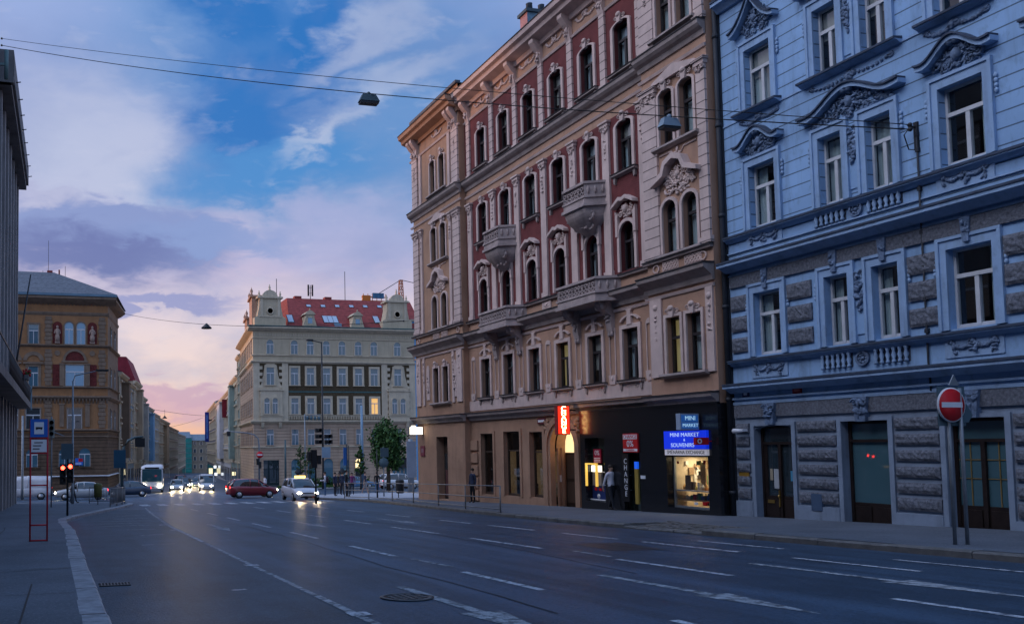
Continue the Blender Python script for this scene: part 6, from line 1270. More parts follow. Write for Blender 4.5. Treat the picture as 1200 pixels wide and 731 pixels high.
mb = MB(); z = zt_(501.5); mb.box(xl+.125, xr-.125, -.042, -.036, z-.025, z+.025); mb.box(xl+.14, xl+.165, -.042, -.036, z-.042, z-.025); mb.box(xr-.165, xr-.14, -.042, -.036, z-.042, z-.025); sub(mb, 'bus_pictogram', mat('black_marking', (.015, .015, .02), .5, .05), o)
o = tb(t, 'timetable_board', signwhite, lambda mb: mb.box(xl+.02, xr-.02, -.02, .02, zt_(529.5), zt_(515)))
mb = MB(); R_ = random.Random(6)
for i, w_ in enumerate((.24, .20, .16)): z = zt_(518.5+3.6*i); mb.box(xl+.06+.03*(i == 0), xl+.06+w_, -.026, -.02, z-.012, z+.012)
sub(mb, 'text_lines', MATS['black_marking'], o)
# street lamp at the corner, traffic lights and the back of a sign on one post
p = gpt(85, 590, .14); t = pole('street_lamp', 'tall pale street lamp leaning its arm over the left corner', 'street lamp', p.x, p.y); zz = lambda y: at(85, y, p.y).z-p.z
tb(t, 'post', steel, lambda mb: mb.tube([(0, 0, 0), (0, 0, 1.2), (0, 0, 1.25), (0, 0, zz(446))], [.1, .1, .07, .05], 8)); b = at(114, 434.5, p.y-1)-p; a = at(88, 440, p.y)-p
tb(t, 'arm', steel, lambda mb: mb.tube([(0, 0, zz(448)), a, b], .035, 6)); tb(t, 'lamp_head', darkst, lambda mb: mb.box(b.x-.1, b.x+.7, b.y-.12, b.y+.12, b.z-.04, b.z+.1))
p = gpt(79, 604, .14); t = pole('traffic_light', 'dark post with two red lit signal heads and the back of a square sign', 'traffic light', p.x, p.y); Y = p.y; zz = lambda y: at(79, y, Y).z-p.z; xx = lambda x: at(x, 560, Y).x-p.x
tb(t, 'post', darkst, lambda mb: mb.tube([(0, 0, 0), (0, 0, zz(521))], .045, 8)); tb(t, 'sign_back', signback, lambda mb: mb.box(xx(71.6), xx(85.6), -.06, -.02, zz(538), zz(519.5)))
rl = glowmat('red_signal', (1, .03, .015), 22)
for px, py_ in ((73.6, 548), (82.3, 546.5)):
    x, z = xx(px), zz(py_); o = tb(t, 'signal_head', darkst, lambda mb: (mb.box(x-.13, x+.13, -.05, .16, z-.7, z+.16), [mb.lathe([(.11, 0), (.12, -.12), (.105, -.12), (.1, -.01)], (x, -.05, z-.25*i), 10, 'y') for i in range(3)]))
    mb = MB(); mb.lathe([(0, -.02), (.085, -.02), (.085, 0)], (x, -.055, z), 12, 'y'); sub(mb, 'red_lens', rl, o)
p = gpt(26, 585, .14); t = pole('post', 'plain pale grey post left of the bus stop', 'post', p.x, p.y); tb(t, 'shaft', steel, lambda mb: mb.tube([(0, 0, 0), (0, 0, 1), (0, 0, at(26, 487, p.y).z-p.z)], [.14, .1, .09], 8))
p = gpt(60, 594, .14); t = pole('traffic_light', 'pale signal head high on a slim arm beside the bus stop board', 'traffic light', p.x, p.y); Y = p.y; zz = lambda y: at(60, y, Y).z-p.z; tb(t, 'post', steel, lambda mb: mb.tube([(0, 0, 0), (0, 0, zz(488))], .04, 7)); o = tb(t, 'signal_head', mat('pale_green_grey', (.28, .32, .3), .6, .15), lambda mb: mb.box(-.16, .16, -.15, .15, zz(513), zz(491)))
mb = MB(); [mb.lathe([(.1, 0), (.12, -.14), (.1, -.14), (.09, 0)], (0, -.15, zz(495+6.5*i)), 10, 'y') for i in range(3)]; sub(mb, 'visors', darkst, o); tb(t, 'arm', steel, lambda mb: mb.tube([(0, 0, zz(505)), (.7, 0, zz(511))], .03, 5))
# left corner: signal gantry, blue sign back, parking sign, railing
p = gpt(143, 588, 0.0); t = pole('signal_gantry', 'dark green curved gantry arm over the left side of the far street', 'gantry', p.x, p.y, .0); q = [at(x, y, p.y)-p for x, y in ((143, 540), (145, 524), (150, 516), (158, 512.5), (168, 511.5))]
gst = mat('green_grey_steel', (.06, .10, .11), .5, .15); tb(t, 'mast', gst, lambda mb: mb.tube([(0, 0, 0)]+[tuple(v) for v in q], [.13, .11, .1, .09, .08, .07], 8)); v = q[-1]; tb(t, 'signal_head', darkst, lambda mb: (mb.box(v.x-.6, v.x+.1, -.15, .15, v.z-.75, v.z-.1), mb.tube([(v.x-.2, 0, v.z), (v.x-.2, 0, v.z-.2)], .03, 5)))
a, b = at(133, 527, p.y)-p, at(147, 548, p.y)-p; tb(t, 'sign_back', mat('dark_teal_board', (.02, .09, .15), .6, .1), lambda mb: mb.box(a.x, b.x, -.3, -.22, b.z, a.z))
p = gpt(127, 574, .14); t = pole('pharmacy_sign', 'upright rounded blue sign with a white field on a post by the ochre building', 'sign', p.x, p.y); a, b = at(123.3, 515, p.y)-p, at(131.5, 535.5, p.y)-p
tb(t, 'board', signblue, lambda mb: mb.box(a.x, b.x, -.12, .12, b.z, a.z)); tb(t, 'white_field', signwhite, lambda mb: (mb.box(a.x+.12, b.x-.12, -.14, -.12, b.z+.2, b.z+(a.z-b.z)*.66))); tb(t, 'emblem', signred, lambda mb: mb.ball(((a.x+b.x)/2, -.14, b.z+(a.z-b.z)*.42), (.13, .02, .2), 8, 5)); tb(t, 'letter', signwhite, lambda mb: mb.box(a.x+.25, b.x-.25, -.135, -.12, a.z-.42, a.z-.15)); tb(t, 'post', darkst, lambda mb: mb.tube([(0, 0, 0), (0, 0, b.z)], .06, 6))
p = at(92.5, 541, 107); t = thing('shop_sign', 'small dark blue and red notice board under the arched window', 'sign', (p.x, 107.7, p.z)); tb(t, 'board', signblue, lambda mb: mb.box(-.45, .5, -.06, 0, -.4, .45)); tb(t, 'red_panel', signred, lambda mb: mb.box(-.05, .48, -.07, -.06, .02, .42)); tb(t, 'white_lines', signwhite, lambda mb: [mb.box(-.4, .3, -.07, -.06, -.3+.14*i, -.24+.14*i) for i in range(2)]); tb(t, 'bracket', darkst, lambda mb: mb.box(-.05, .05, 0, .3, -.05, .05))
def railing(label, pts, h, bars, group=None, m=steel, sp=.22):
    a = pts[0]; t = pole('railing', label, 'railing', a[0], a[1], .14); P = [Vector((x-a[0], y-a[1], gz(y)-gz(a[1]))) for x, y in pts]
    def f(mb):
        for u in (h, h*.55, .12) if not bars else (h, .14): mb.tube([(q.x, q.y, q.z+u) for q in P], .026, 6)
    tb(t, 'rails', m, f)
    for q in P: tb(t, 'post', m, lambda mb: mb.tube([(q.x, q.y, q.z-.1), (q.x, q.y, q.z+h)], .032, 6))
    if bars:
        def f(mb):
            for u, v in zip(P, P[1:]):
                n = int((v-u).length/sp)
                for i in range(1, n): w = u+(v-u)*i/n; mb.tube([(w.x, w.y, w.z+.14), (w.x, w.y, w.z+h)], .013, 4)
        tb(t, 'bars', m, f)
railing('barred steel railing along the left kerb before the crossing', [(2.45, 47.2), (2.95, 49.6), (3.4, 52), (3.7, 54), (3.1, 55.4), (1.6, 56.2)], 1.0, True, None, mat('pale_steel', (.20, .195, .195), .45, .1))
def f(R0_): return None
railing('two rail steel railing along the kerb of the brown corner', [(16.05, 29.5), (16.6, 33.5), (17.2, 37.5), (17.85, 42), (18.25, 46), (18.3, 50), (17.9, 53.5)], 1.0, False, None, MATS['pale_steel'])
p = gpt(116, 592, .14); t = pole('litter_bin', 'olive green litter bin on a post at the end of the left railing', 'litter bin', p.x, p.y+1.5); tb(t, 'bin', mat('olive_bin', (.10, .10, .03), .6, .2), lambda mb: mb.lathe([(.2, .45), (.24, .5), (.25, 1.15), (.22, 1.25), (.0, 1.3)], (0, 0, 0), 12)); tb(t, 'post', darkst, lambda mb: mb.tube([(0, .22, 0), (0, .22, 1.2)], .03, 6))
p = gpt(449, 582, .14); t = pole('litter_bin', 'black litter bin behind the two rail railing on the plaza', 'litter bin', p.x, p.y-3); tb(t, 'bin', darkst, lambda mb: mb.lathe([(.22, .3), (.26, .35), (.28, 1.1), (.24, 1.15), (.0, 1.2)], (0, 0, 0), 12)); tb(t, 'post', darkst, lambda mb: mb.tube([(0, .25, 0), (0, .25, 1.1)], .03, 6))
# no entry sign on the right pavement with its companion signs seen from behind
p = gpt(1119.5, 638, .14); t = pole('road_sign', 'red no entry disc on a steel post before the blue building', 'road sign', p.x, p.y); Y = p.y; z_ = lambda y: at(1120, y, Y).z-p.z; q = gpt(1134, 638, .14)-p
an = math.atan2(-p.y, -p.x)+math.pi/2
tb(t, 'post', steel, lambda mb: mb.tube([(0, 0, -.02), (0, 0, z_(455))], .032, 8)); R_d = .33
def disc(mb, r, y0, y1, cz_): mb.lathe([(0, y0), (r, y0), (r, y1), (0, y1)], (0, 0, cz_), 28, 'y')
zc = z_(474.5); rzd = 0.0
o = tb(t, 'white_rim', signwhite, lambda mb: disc(mb, R_d, -.075, -.05, zc)); o.rotation_euler.z = rzd; mb = MB(); disc(mb, R_d-.022, -.08, -.06, zc); sub(mb, 'red_disc', signred, o); mb = MB(); mb.box(-.25, .25, -.085, -.07, zc-.05, zc+.05); sub(mb, 'white_bar', signwhite, o)
t2 = pole('road_sign', 'cluster of road signs seen from behind on the second steel post', 'road sign', p.x+q.x, p.y+q.y); tb(t2, 'post', steel, lambda mb: mb.tube([(0, 0, -.02), (0, 0, z_(455))], .032, 8))
o = tb(t2, 'square_sign_back', signback, lambda mb: mb.box(-.45, .2, .06, .085, z_(499), z_(453))); o.rotation_euler.z = rzd
o = tb(t2, 'triangle_sign_back', steel, lambda mb: mb.poly([(-.24, z_(452)), (.0, z_(452)), (-.12, z_(439.5))], .0, .02)); o.rotation_euler.z = rzd
o = tb(t2, 'arrow_sign_back', signback, lambda mb: mb.poly([(.03, z_(495)), (.24, z_(495)), (.34, z_(486)), (.22, z_(474)), (.03, z_(472))], .04, .06)); o.rotation_euler.z = rzd
# crossing, far side: tall dark lamp with signals, gantry with a no entry disc, slim poles
def far(px, py_, dz=.1): return gpt(px, py_, dz)
p = far(379, 573); t = pole('street_lamp', 'tall black street lamp with a long arm before the cream building', 'street lamp', p.x, p.y); Y = p.y; z_ = lambda y: at(379, y, Y).z-p.z; x_ = lambda x: at(x, 500, Y).x-p.x
tb(t, 'post', darkst, lambda mb: mb.tube([(0, 0, 0), (0, 0, 1.5), (0, 0, z_(401))], [.17, .13, .08], 8)); tb(t, 'arm', darkst, lambda mb: mb.tube([(0, 0, z_(402)), (x_(370), 0, z_(400.2)), (x_(362), 0, z_(399.5))], .06, 6)); tb(t, 'lamp_head', darkst, lambda mb: mb.box(x_(360.5), x_(368), -.2, .2, z_(400.2), z_(398.2)))
for sx_, px in (('left', 374), ('right', 385)):
    for k, y0 in enumerate((504.5, 511.5, 518)):
        if sx_ == 'right' and k == 0: continue
        o = tb(t, 'signal_head', darkst, lambda mb: (mb.box(x_(px)-.45, x_(px)+.4, -.2, .25, z_(y0+2.4), z_(y0-2.2)), mb.lathe([(.2, 0), (.24, -.3), (.2, -.3), (.18, 0)], (x_(px), -.2, z_(y0)), 10, 'y')))
tb(t, 'panel', mat('pale_blue_grey_board', (.22, .30, .38), .6, .1), lambda mb: mb.box(x_(376), x_(386), -.3, -.24, z_(536.5), z_(524)))
p = far(319, 571); t = pole('street_lamp', 'slim black post with a small white lamp before the cream pavilion', 'street lamp', p.x, p.y); Y = p.y; z_ = lambda y: at(319, y, Y).z-p.z; x_ = lambda x: at(x, 500, Y).x-p.x
tb(t, 'post', darkst, lambda mb: mb.tube([(0, 0, 0), (0, 0, 2.6), (0, 0, 2.7), (0, 0, z_(433))], [.2, .18, .09, .06], 8)); tb(t, 'lamp_head', signwhite, lambda mb: (mb.ball((x_(316), 0, z_(482)), (.35, .2, .18), 10, 6), mb.tube([(0, 0, z_(481)), (x_(316), 0, z_(481.5))], .04, 5)))
p = far(304, 573); t = pole('signal_gantry', 'curved grey gantry with a no entry disc beside the cream corner', 'gantry', p.x, p.y); Y = p.y; z_ = lambda y: at(304, y, Y).z-p.z; x_ = lambda x: at(x, 520, Y).x-p.x
tb(t, 'mast', steel, lambda mb: mb.tube([(0, 0, 0), (0, 0, z_(522)), (x_(302.5), 0, z_(514)), (x_(298), 0, z_(509.5)), (x_(290), 0, z_(507.5)), (x_(267), 0, z_(505.5))], [.12, .1, .09, .08, .08, .06], 8))
o = tb(t, 'no_entry_disc', signred, lambda mb: mb.lathe([(0, -.2), (.42, -.2), (.42, -.17), (0, -.17)], (x_(304), 0, z_(533)), 20, 'y')); mb = MB(); mb.box(x_(304)-.32, x_(304)+.32, -.21, -.2, z_(533)-.08, z_(533)+.08); sub(mb, 'white_bar', signwhite, o); tb(t, 'signal_head', darkst, lambda mb: (mb.box(x_(303)-.3, x_(303)-.02, -.2, .15, z_(545), z_(537.5)), mb.box(x_(303)+.02, x_(303)+.3, -.2, .15, z_(549), z_(541)))); tb(t, 'hanging_signal', darkst, lambda mb: mb.box(x_(268)-.2, x_(268)+.2, -.2, .2, z_(511), z_(505.5)))
for px, py_, y0, r, m_, lab, ex in ((358, 571, 485, .12, steel, 'pale signal pole with a row of small heads on its arm', 'arm'), (425, 572, 475, .2, mat('blue_grey_pole', (.16, .26, .36), .5, .1), 'thick blue grey pole before the lit arch', None), (334.8, 572, 515, .16, gst, 'short dark green pole left of the pale board', None), (409.3, 582, 522, .05, darkst, 'thin black pole on the plaza beside the blue banner', None), (482, 577, 514, .3, steel, 'stout grey pole on the plaza near the brown corner', 'board'), (442.4, 584, 527, .06, darkst, 'thin black pole before the white car', None), (370.4, 590, 529, .06, darkst, 'slim dark signal post at the crossing edge', 'signal')):
    p = far(px, py_); t = pole('pole', lab, 'pole', p.x, p.y, .1); h = at(px, y0, p.y).z-p.z; tb(t, 'shaft', m_, lambda mb: mb.tube([(0, 0, 0), (0, 0, h)], [r, r*.7], 8))
    if ex == 'arm':
        e = at(376, 485.5, p.y)-p; tb(t, 'arm', steel, lambda mb: mb.tube([(0, 0, h-.3), (e.x, 0, e.z)], .06, 6))
        for k in range(4): tb(t, 'signal_head', signback, lambda mb: mb.ball((e.x*(k+.6)/4.2, -.1, h-.55), (.22, .2, .3), 8, 5))
    if ex == 'board': tb(t, 'sign_back', mat('pale_grey_board', (.22, .25, .3), .6, .1), lambda mb: mb.box(-.5, .3, -.4, -.32, h-3.2, h-.2))
    if ex == 'signal': tb(t, 'signal_head', darkst, lambda mb: (mb.box(-.25, .05, -.15, .15, h-.9, h+.1), mb.box(-.45, -.28, -.15, .15, h-.5, h+.0), mb.box(.1, .3, -.12, .12, h-.7, h-.2)))
p = far(405.3, 582); t = pole('banner', 'tall narrow blue banner hanging on its pole on the plaza', 'banner', p.x, p.y, .1); z_ = lambda y: at(405, y, p.y).z-p.z; tb(t, 'pole', darkst, lambda mb: mb.tube([(.12, 0, 0), (.12, 0, z_(520))], .05, 6)); tb(t, 'cloth', mat('banner_blue', (.03, .14, .42), .7, .15), lambda mb: mb.box(-.14, .1, -.03, .03, z_(545), z_(524)))
p = far(450, 582); t = pole('road_sign', 'two stacked grey sign backs on a post in front of the plane tree', 'road sign', p.x, p.y, .1); z_ = lambda y: at(450, y, p.y).z-p.z; x_ = lambda x: at(x, 540, p.y).x-p.x
tb(t, 'post', steel, lambda mb: mb.tube([(0, 0, 0), (0, 0, z_(524))], .05, 6)); tb(t, 'square_sign_back', signback, lambda mb: mb.box(x_(445.5), x_(455), -.08, -.04, z_(535.3), z_(524.5))); tb(t, 'octagon_sign_back', signback, lambda mb: mb.lathe([(0, 0), (.36, 0), (.36, .03), (0, .03)], (0, -.08, z_(541.8)), 8, 'y'))
for px, py_, c_ in ((349.3, 553, 'left'), (401.3, 552.5, 'right')):
    p = far(px, 574); t = pole('road_sign', 'dark diamond road sign back on a low post before the %s pale green door' % ('first' if c_ == 'left' else 'second'), 'road sign', p.x, p.y, .1); z = at(px, py_, p.y).z-p.z; tb(t, 'post', steel, lambda mb: mb.tube([(0, 0, 0), (0, 0, z)], .04, 6)); tb(t, 'diamond', darkst, lambda mb: mb.lathe([(0, 0), (.42, 0), (.42, .04), (0, .04)], (0, -.05, z), 4, 'y'))
# the wires across the street and the lamps on them
A = at(2, 53, 46); B = Vector((20.78, 16.79, 9.52)); A.x = min(A.x, XL+.2)
def wire(label, A, B, sag, r, n=40, cat='cable', grp=None):
    t = thing('overhead_wire', label, cat, tuple(A), group=grp); P = [(B-A)*i/n-Vector((0, 0, sag*4*(i/n)*(1-i/n))) for i in range(n+1)]; tb(t, 'strand', blackrub, lambda mb: mb.tube(P, r, 5)); tb(t, 'end_clamp', darkst, lambda mb: (mb.ball((0, 0, 0), .06, 6, 4), mb.ball(tuple(B-A), .06, 6, 4))); return lambda i: A+(B-A)*i-Vector((0, 0, sag*4*i*(1-i)))
W1 = wire('lower black wire slung over the street to the blue building, carrying two lamps', A-Vector((0, 0, .02)), B, .55, .017)
W2 = wire('upper black wire slung over the street just above the lamp wire', A+Vector((0, 0, .35)), B+Vector((0, 0, .12)), .28, .012)
tb(thing('wire_bracket', 'iron bracket on the blue wall holding the street wires', 'bracket', (21, 16.79, 9.5)), 'arm', darkst, lambda mb: (mb.tube([(0, 0, .1), (-.25, 0, .08)], .03, 6), mb.box(-.06, .0, -.05, .05, -.5, .22), mb.tube([(-.25, 0, .05), (-.3, .1, -.1), (-.15, .12, -.45), (-.03, 0, -.5)], .014, 5)))
def scr(P):
    v = P-Vector((0, 0, HC)); return CX+FL*v.dot(rt)/v.dot(fw)
def lampat(Wf, px):
    lo, hi = 0.0, 1.0
    for _ in range(50):
        m = (lo+hi)/2
        if scr(Wf(m)) < px: lo = m
        else: hi = m
    return Wf(lo)
for px, lab in ((432, 'bell shaped street lamp hanging from the wire against the open sky'), (784, 'flat street lamp hanging from the wire in front of the brown house')):
    P = lampat(W1, px); t = thing('hanging_lamp', lab, 'street lamp', tuple(P), rz=.0, group='lamps hanging on the street wires'); k = .75 if px < 600 else .62
    tb(t, 'hood', mat('blue_grey_hood', (.20, .27, .33), .5, .1) if px > 600 else mat('dark_green_hood', (.04, .07, .08), .5, .1), lambda mb: (mb.add([(x*k, y*k, z) for x, y, z in ((-.5, -.22, -.32), (.5, -.22, -.32), (.5, .22, -.32), (-.5, .22, -.32), (-.34, -.13, -.06), (.34, -.13, -.06), (.34, .13, -.06), (-.34, .13, -.06))], [(0, 1, 5, 4), (1, 2, 6, 5), (2, 3, 7, 6), (3, 0, 4, 7), (4, 5, 6, 7)]), mb.lathe([(.06, -.08), (.07, .02), (.03, .06), (.0, .07)], (0, 0, 0), 8)))
    tb(t, 'lens', darkst, lambda mb: mb.box(-.46*k, .46*k, -.2*k, .2*k, -.4, -.318))
def wy(px, py_, Y): return at(px, py_, Y)
A2 = wy(139, 366, 107); B2 = wy(505, 377, 49.5); B2.x = 20.6; W3 = wire('thin wire from the ochre building across the crossing to the brown corner', A2, B2, .9, .02)
P = lampat(W3, 242); t = thing('hanging_lamp', 'far street lamp hanging above the crossing against the sunset', 'street lamp', tuple(P), group='lamps hanging on the street wires'); tb(t, 'hood', darkst, lambda mb: (mb.lathe([(.08, .1), (.15, 0), (.5, -.3), (.5, -.4), (.0, -.42)], (0, 0, 0), 10)))
for a, b, Y, lab in (((162, 476), (241, 487), 190, 'thin wire over the far street, the upper of two'), ((190, 502), (238, 489), 240, 'thin wire over the far street, the lower of two')): wire(lab, at(*a, Y-30), at(*b, Y+20), .3, .035, 12)
P = at(193, 488.5, 180); t = thing('hanging_lamp', 'tiny street lamp hanging over the far street under the pink clouds', 'street lamp', tuple(P), group='lamps hanging on the street wires'); tb(t, 'hood', darkst, lambda mb: mb.lathe([(.1, .3), (.2, .1), (.5, -.2), (.5, -.3), (.0, -.32)], (0, 0, 0), 10)); tb(t, 'cord', darkst, lambda mb: mb.tube([(0, 0, .3), (0, 0, 1.6)], .03, 4))
# ------------------------------------------------------------------ trees and grass
def tree(label, x, y, h, cw, seed, m=leafm, group=None, zlow=.35, n=2600, ls=.16):
    t = pole('street_tree', label, 'tree', x, y, .05, group); R = random.Random(seed); mb = MB(); tips = []
    mb.tube([(0, 0, 0), (.03, 0, h*.2), (-.03, .03, h*.5), (0, 0, h*.85)], [.05+h*.012, .04+h*.01, .03+h*.006, .015], 8)
    for i in range(13):
        z = h*(zlow+(.85-zlow)*i/13); a = i*2.4+R.random(); L = cw*(.55+.5*R.random())*(1-abs(i/13-.35)*.7); e = (L*math.cos(a), L*math.sin(a), z+L*.45); mb.tube([(0, 0, z), (e[0]*.5, e[1]*.5, z+L*.15), e], [.03+h*.003, .025, .01], 5); tips.append(e); tips.append((e[0]*.6, e[1]*.6, z+L*.2))
    tips.append((0, 0, h*.92)); mb.build('trunk', bark, t, (0, 0, 0)); c = MB()
    for i in range(n):
        e = tips[R.randrange(len(tips))]; q = Vector(e)+Vector((R.gauss(0, 1), R.gauss(0, 1), R.gauss(0, .8)))*cw*.17; d = Vector((R.gauss(0, 1), R.gauss(0, 1), R.gauss(0, 1))).normalized(); u = d.orthogonal().normalized(); v = d.cross(u); s = ls*R.uniform(.6, 1.3); c.cur = int(R.random() < .35)
        c.add([q-u*s, q+v*s*.55, q+u*s, q-v*s*.55], [(0, 1, 2, 3)])
    c.build('crown', [m, leafd], t, (0, 0, 0)); return t
p = far(463, 574); tree('broad green plane tree in front of the cream building and the white car', p.x, p.y+2, at(463, 487, p.y+2).z-gz(p.y+2), 1.8, 3, n=2100, ls=.16)
p = far(485, 577); tree('green tree half hidden behind the brown corner', p.x+.2, p.y+6, at(485, 497, p.y+6).z-gz(p.y+6), 1.9, 4, n=2600, ls=.17)
p = far(434, 573); tree('small green tree beside the broad plane tree', p.x, p.y+3, at(434, 520, p.y+3).z-gz(p.y+3), .6, 5, n=600, ls=.15)
for px, y0, s, lab in ((355.3, 519, 6, 'young thin tree before the first arch of the cream building'), (366, 523, 7, 'young thin tree before the second arch of the cream building')):
    p = far(px, 572); tree(lab, p.x, p.y+1, at(px, y0, p.y+1).z-gz(p.y+1), .75, s, n=420, ls=.13)
gr = MB(); R_ = random.Random(8); grassm = mat('grass_blades', (.05, .11, .02), .8, .4, 4)
for i in range(5200):
    k = R_.random(); x0, x1, y0, y1 = ((29.5, 44, 104.0, 105.4), (26.3, 31, 104.3, 105.6))[R_.random() < .3]; x, y = R_.uniform(x0, x1), R_.uniform(y0, y1); z = gz(y)+.12; a = R_.uniform(0, 6.28); s = R_.uniform(.04, .09); h = R_.uniform(.15, .4); gr.add([(x-s*math.cos(a), y-s*math.sin(a), z), (x+s*math.cos(a), y+s*math.sin(a), z), (x+R_.uniform(-.1, .1), y+R_.uniform(-.1, .1), z+h)], [(0, 1, 2)])
gr.build('grass', grassm, kind='stuff')
hd = MB(); R_ = random.Random(12)
for i in range(2600): x, y, z = R_.uniform(31, 39), 106.6+R_.gauss(0, .3), gz(106)+.1+abs(R_.gauss(0, .5)); d = Vector((R_.gauss(0, 1), R_.gauss(0, 1), R_.gauss(0, 1))).normalized(); u = d.orthogonal().normalized()*.15; v = d.cross(u)*.6; q = Vector((x, y, z)); hd.add([q-u, q+v, q+u, q-v], [(0, 1, 2, 3)])
hd.build('hedge', leafd, label='low dark green hedge along the foot of the cream building', cat='hedge')
# ------------------------------------------------------------------ vehicles (front towards +x)
tyre = mat('tyre', (.015, .015, .015), .85, .1); rimm = mat('alloy_rim', (.3, .31, .33), .35, .1, 3, 0, 30, 0, .5, .8); carglass = glassmat('car_glass', (.012, .018, .022), True); headg = glowmat('headlight_glow', (1, .84, .58), 70); headx = glowmat('bright_headlight_glow', (1, .78, .45), 260); tailg = glowmat('tail_light_glow', (1, .02, .015), 7); lampoff = mat('lamp_glass', (.5, .5, .5), .15, .1); tailoff = mat('red_lamp_glass', (.3, .01, .01), .2, .1); plate = mat('number_plate', (.6, .6, .6), .5, .05)
def loft(mb, secs):                                              # secs: lists of equal length
    n = len(secs[0]); vs = [p for s in secs for p in s]; o = mb.S; mb.S = True
    mb.add(vs, [(i*n+k, i*n+k+1, (i+1)*n+k+1, (i+1)*n+k) for i in range(len(secs)-1) for k in range(n-1)]+[tuple(range(n)), tuple((len(secs)-1)*n+k for k in range(n))]); mb.S = o; return mb
KINDS = {  # stations: x, half width, low z, top of the body; glasshouse: x, half width at belt, at roof, belt z, roof z
 'saloon': ([(-2.15, .72, .42, .78), (-2.1, .82, .28, .9), (-1.5, .88, .22, .96), (-.6, .9, .2, .94), (.6, .9, .2, .92), (1.3, .88, .22, .86), (1.9, .84, .26, .76), (2.12, .74, .36, .62), (2.16, .66, .42, .56)], [(-1.75, .74, .70, .94, .96), (-1.05, .80, .62, .93, 1.40), (-.2, .82, .63, .93, 1.46), (.35, .82, .62, .92, 1.42), (1.15, .76, .72, .88, .9)], 1.32, .31),
 'hatch': ([(-1.95, .74, .42, .85), (-1.9, .83, .28, .95), (-1.3, .87, .22, .98), (-.4, .88, .2, .95), (.6, .88, .2, .93), (1.3, .86, .22, .88), (1.75, .82, .26, .78), (1.95, .72, .36, .62), (1.98, .64, .42, .56)], [(-1.9, .74, .66, .95, 1.1), (-1.5, .79, .62, .95, 1.44), (-.3, .81, .64, .95, 1.5), (.4, .81, .62, .93, 1.44), (1.2, .75, .7, .9, .92)], 1.22, .31),
 'suv': ([(-2.25, .78, .5, 1.0), (-2.2, .88, .36, 1.1), (-1.5, .93, .3, 1.12), (-.5, .94, .28, 1.1), (.6, .94, .28, 1.08), (1.4, .92, .3, 1.04), (2.0, .88, .34, .96), (2.25, .8, .44, .8), (2.28, .74, .5, .72)], [(-2.15, .8, .74, 1.1, 1.3), (-1.85, .84, .7, 1.1, 1.66), (-.4, .87, .72, 1.1, 1.74), (.45, .87, .7, 1.08, 1.68), (1.25, .82, .78, 1.05, 1.08)], 1.42, .36),
 'van': ([(-2.4, .82, .45, 1.0), (-2.38, .9, .32, 1.1), (-1.4, .95, .26, 1.12), (0, .95, .26, 1.12), (1.0, .95, .26, 1.1), (1.7, .93, .28, 1.05), (2.2, .9, .32, .92), (2.42, .82, .42, .74), (2.45, .76, .48, .66)], [(-2.36, .86, .82, 1.1, 1.95), (-2.2, .9, .82, 1.1, 2.0), (-.4, .92, .84, 1.12, 2.03), (.9, .91, .82, 1.1, 1.94), (1.85, .84, .8, 1.02, 1.06)], 1.5, .34)}
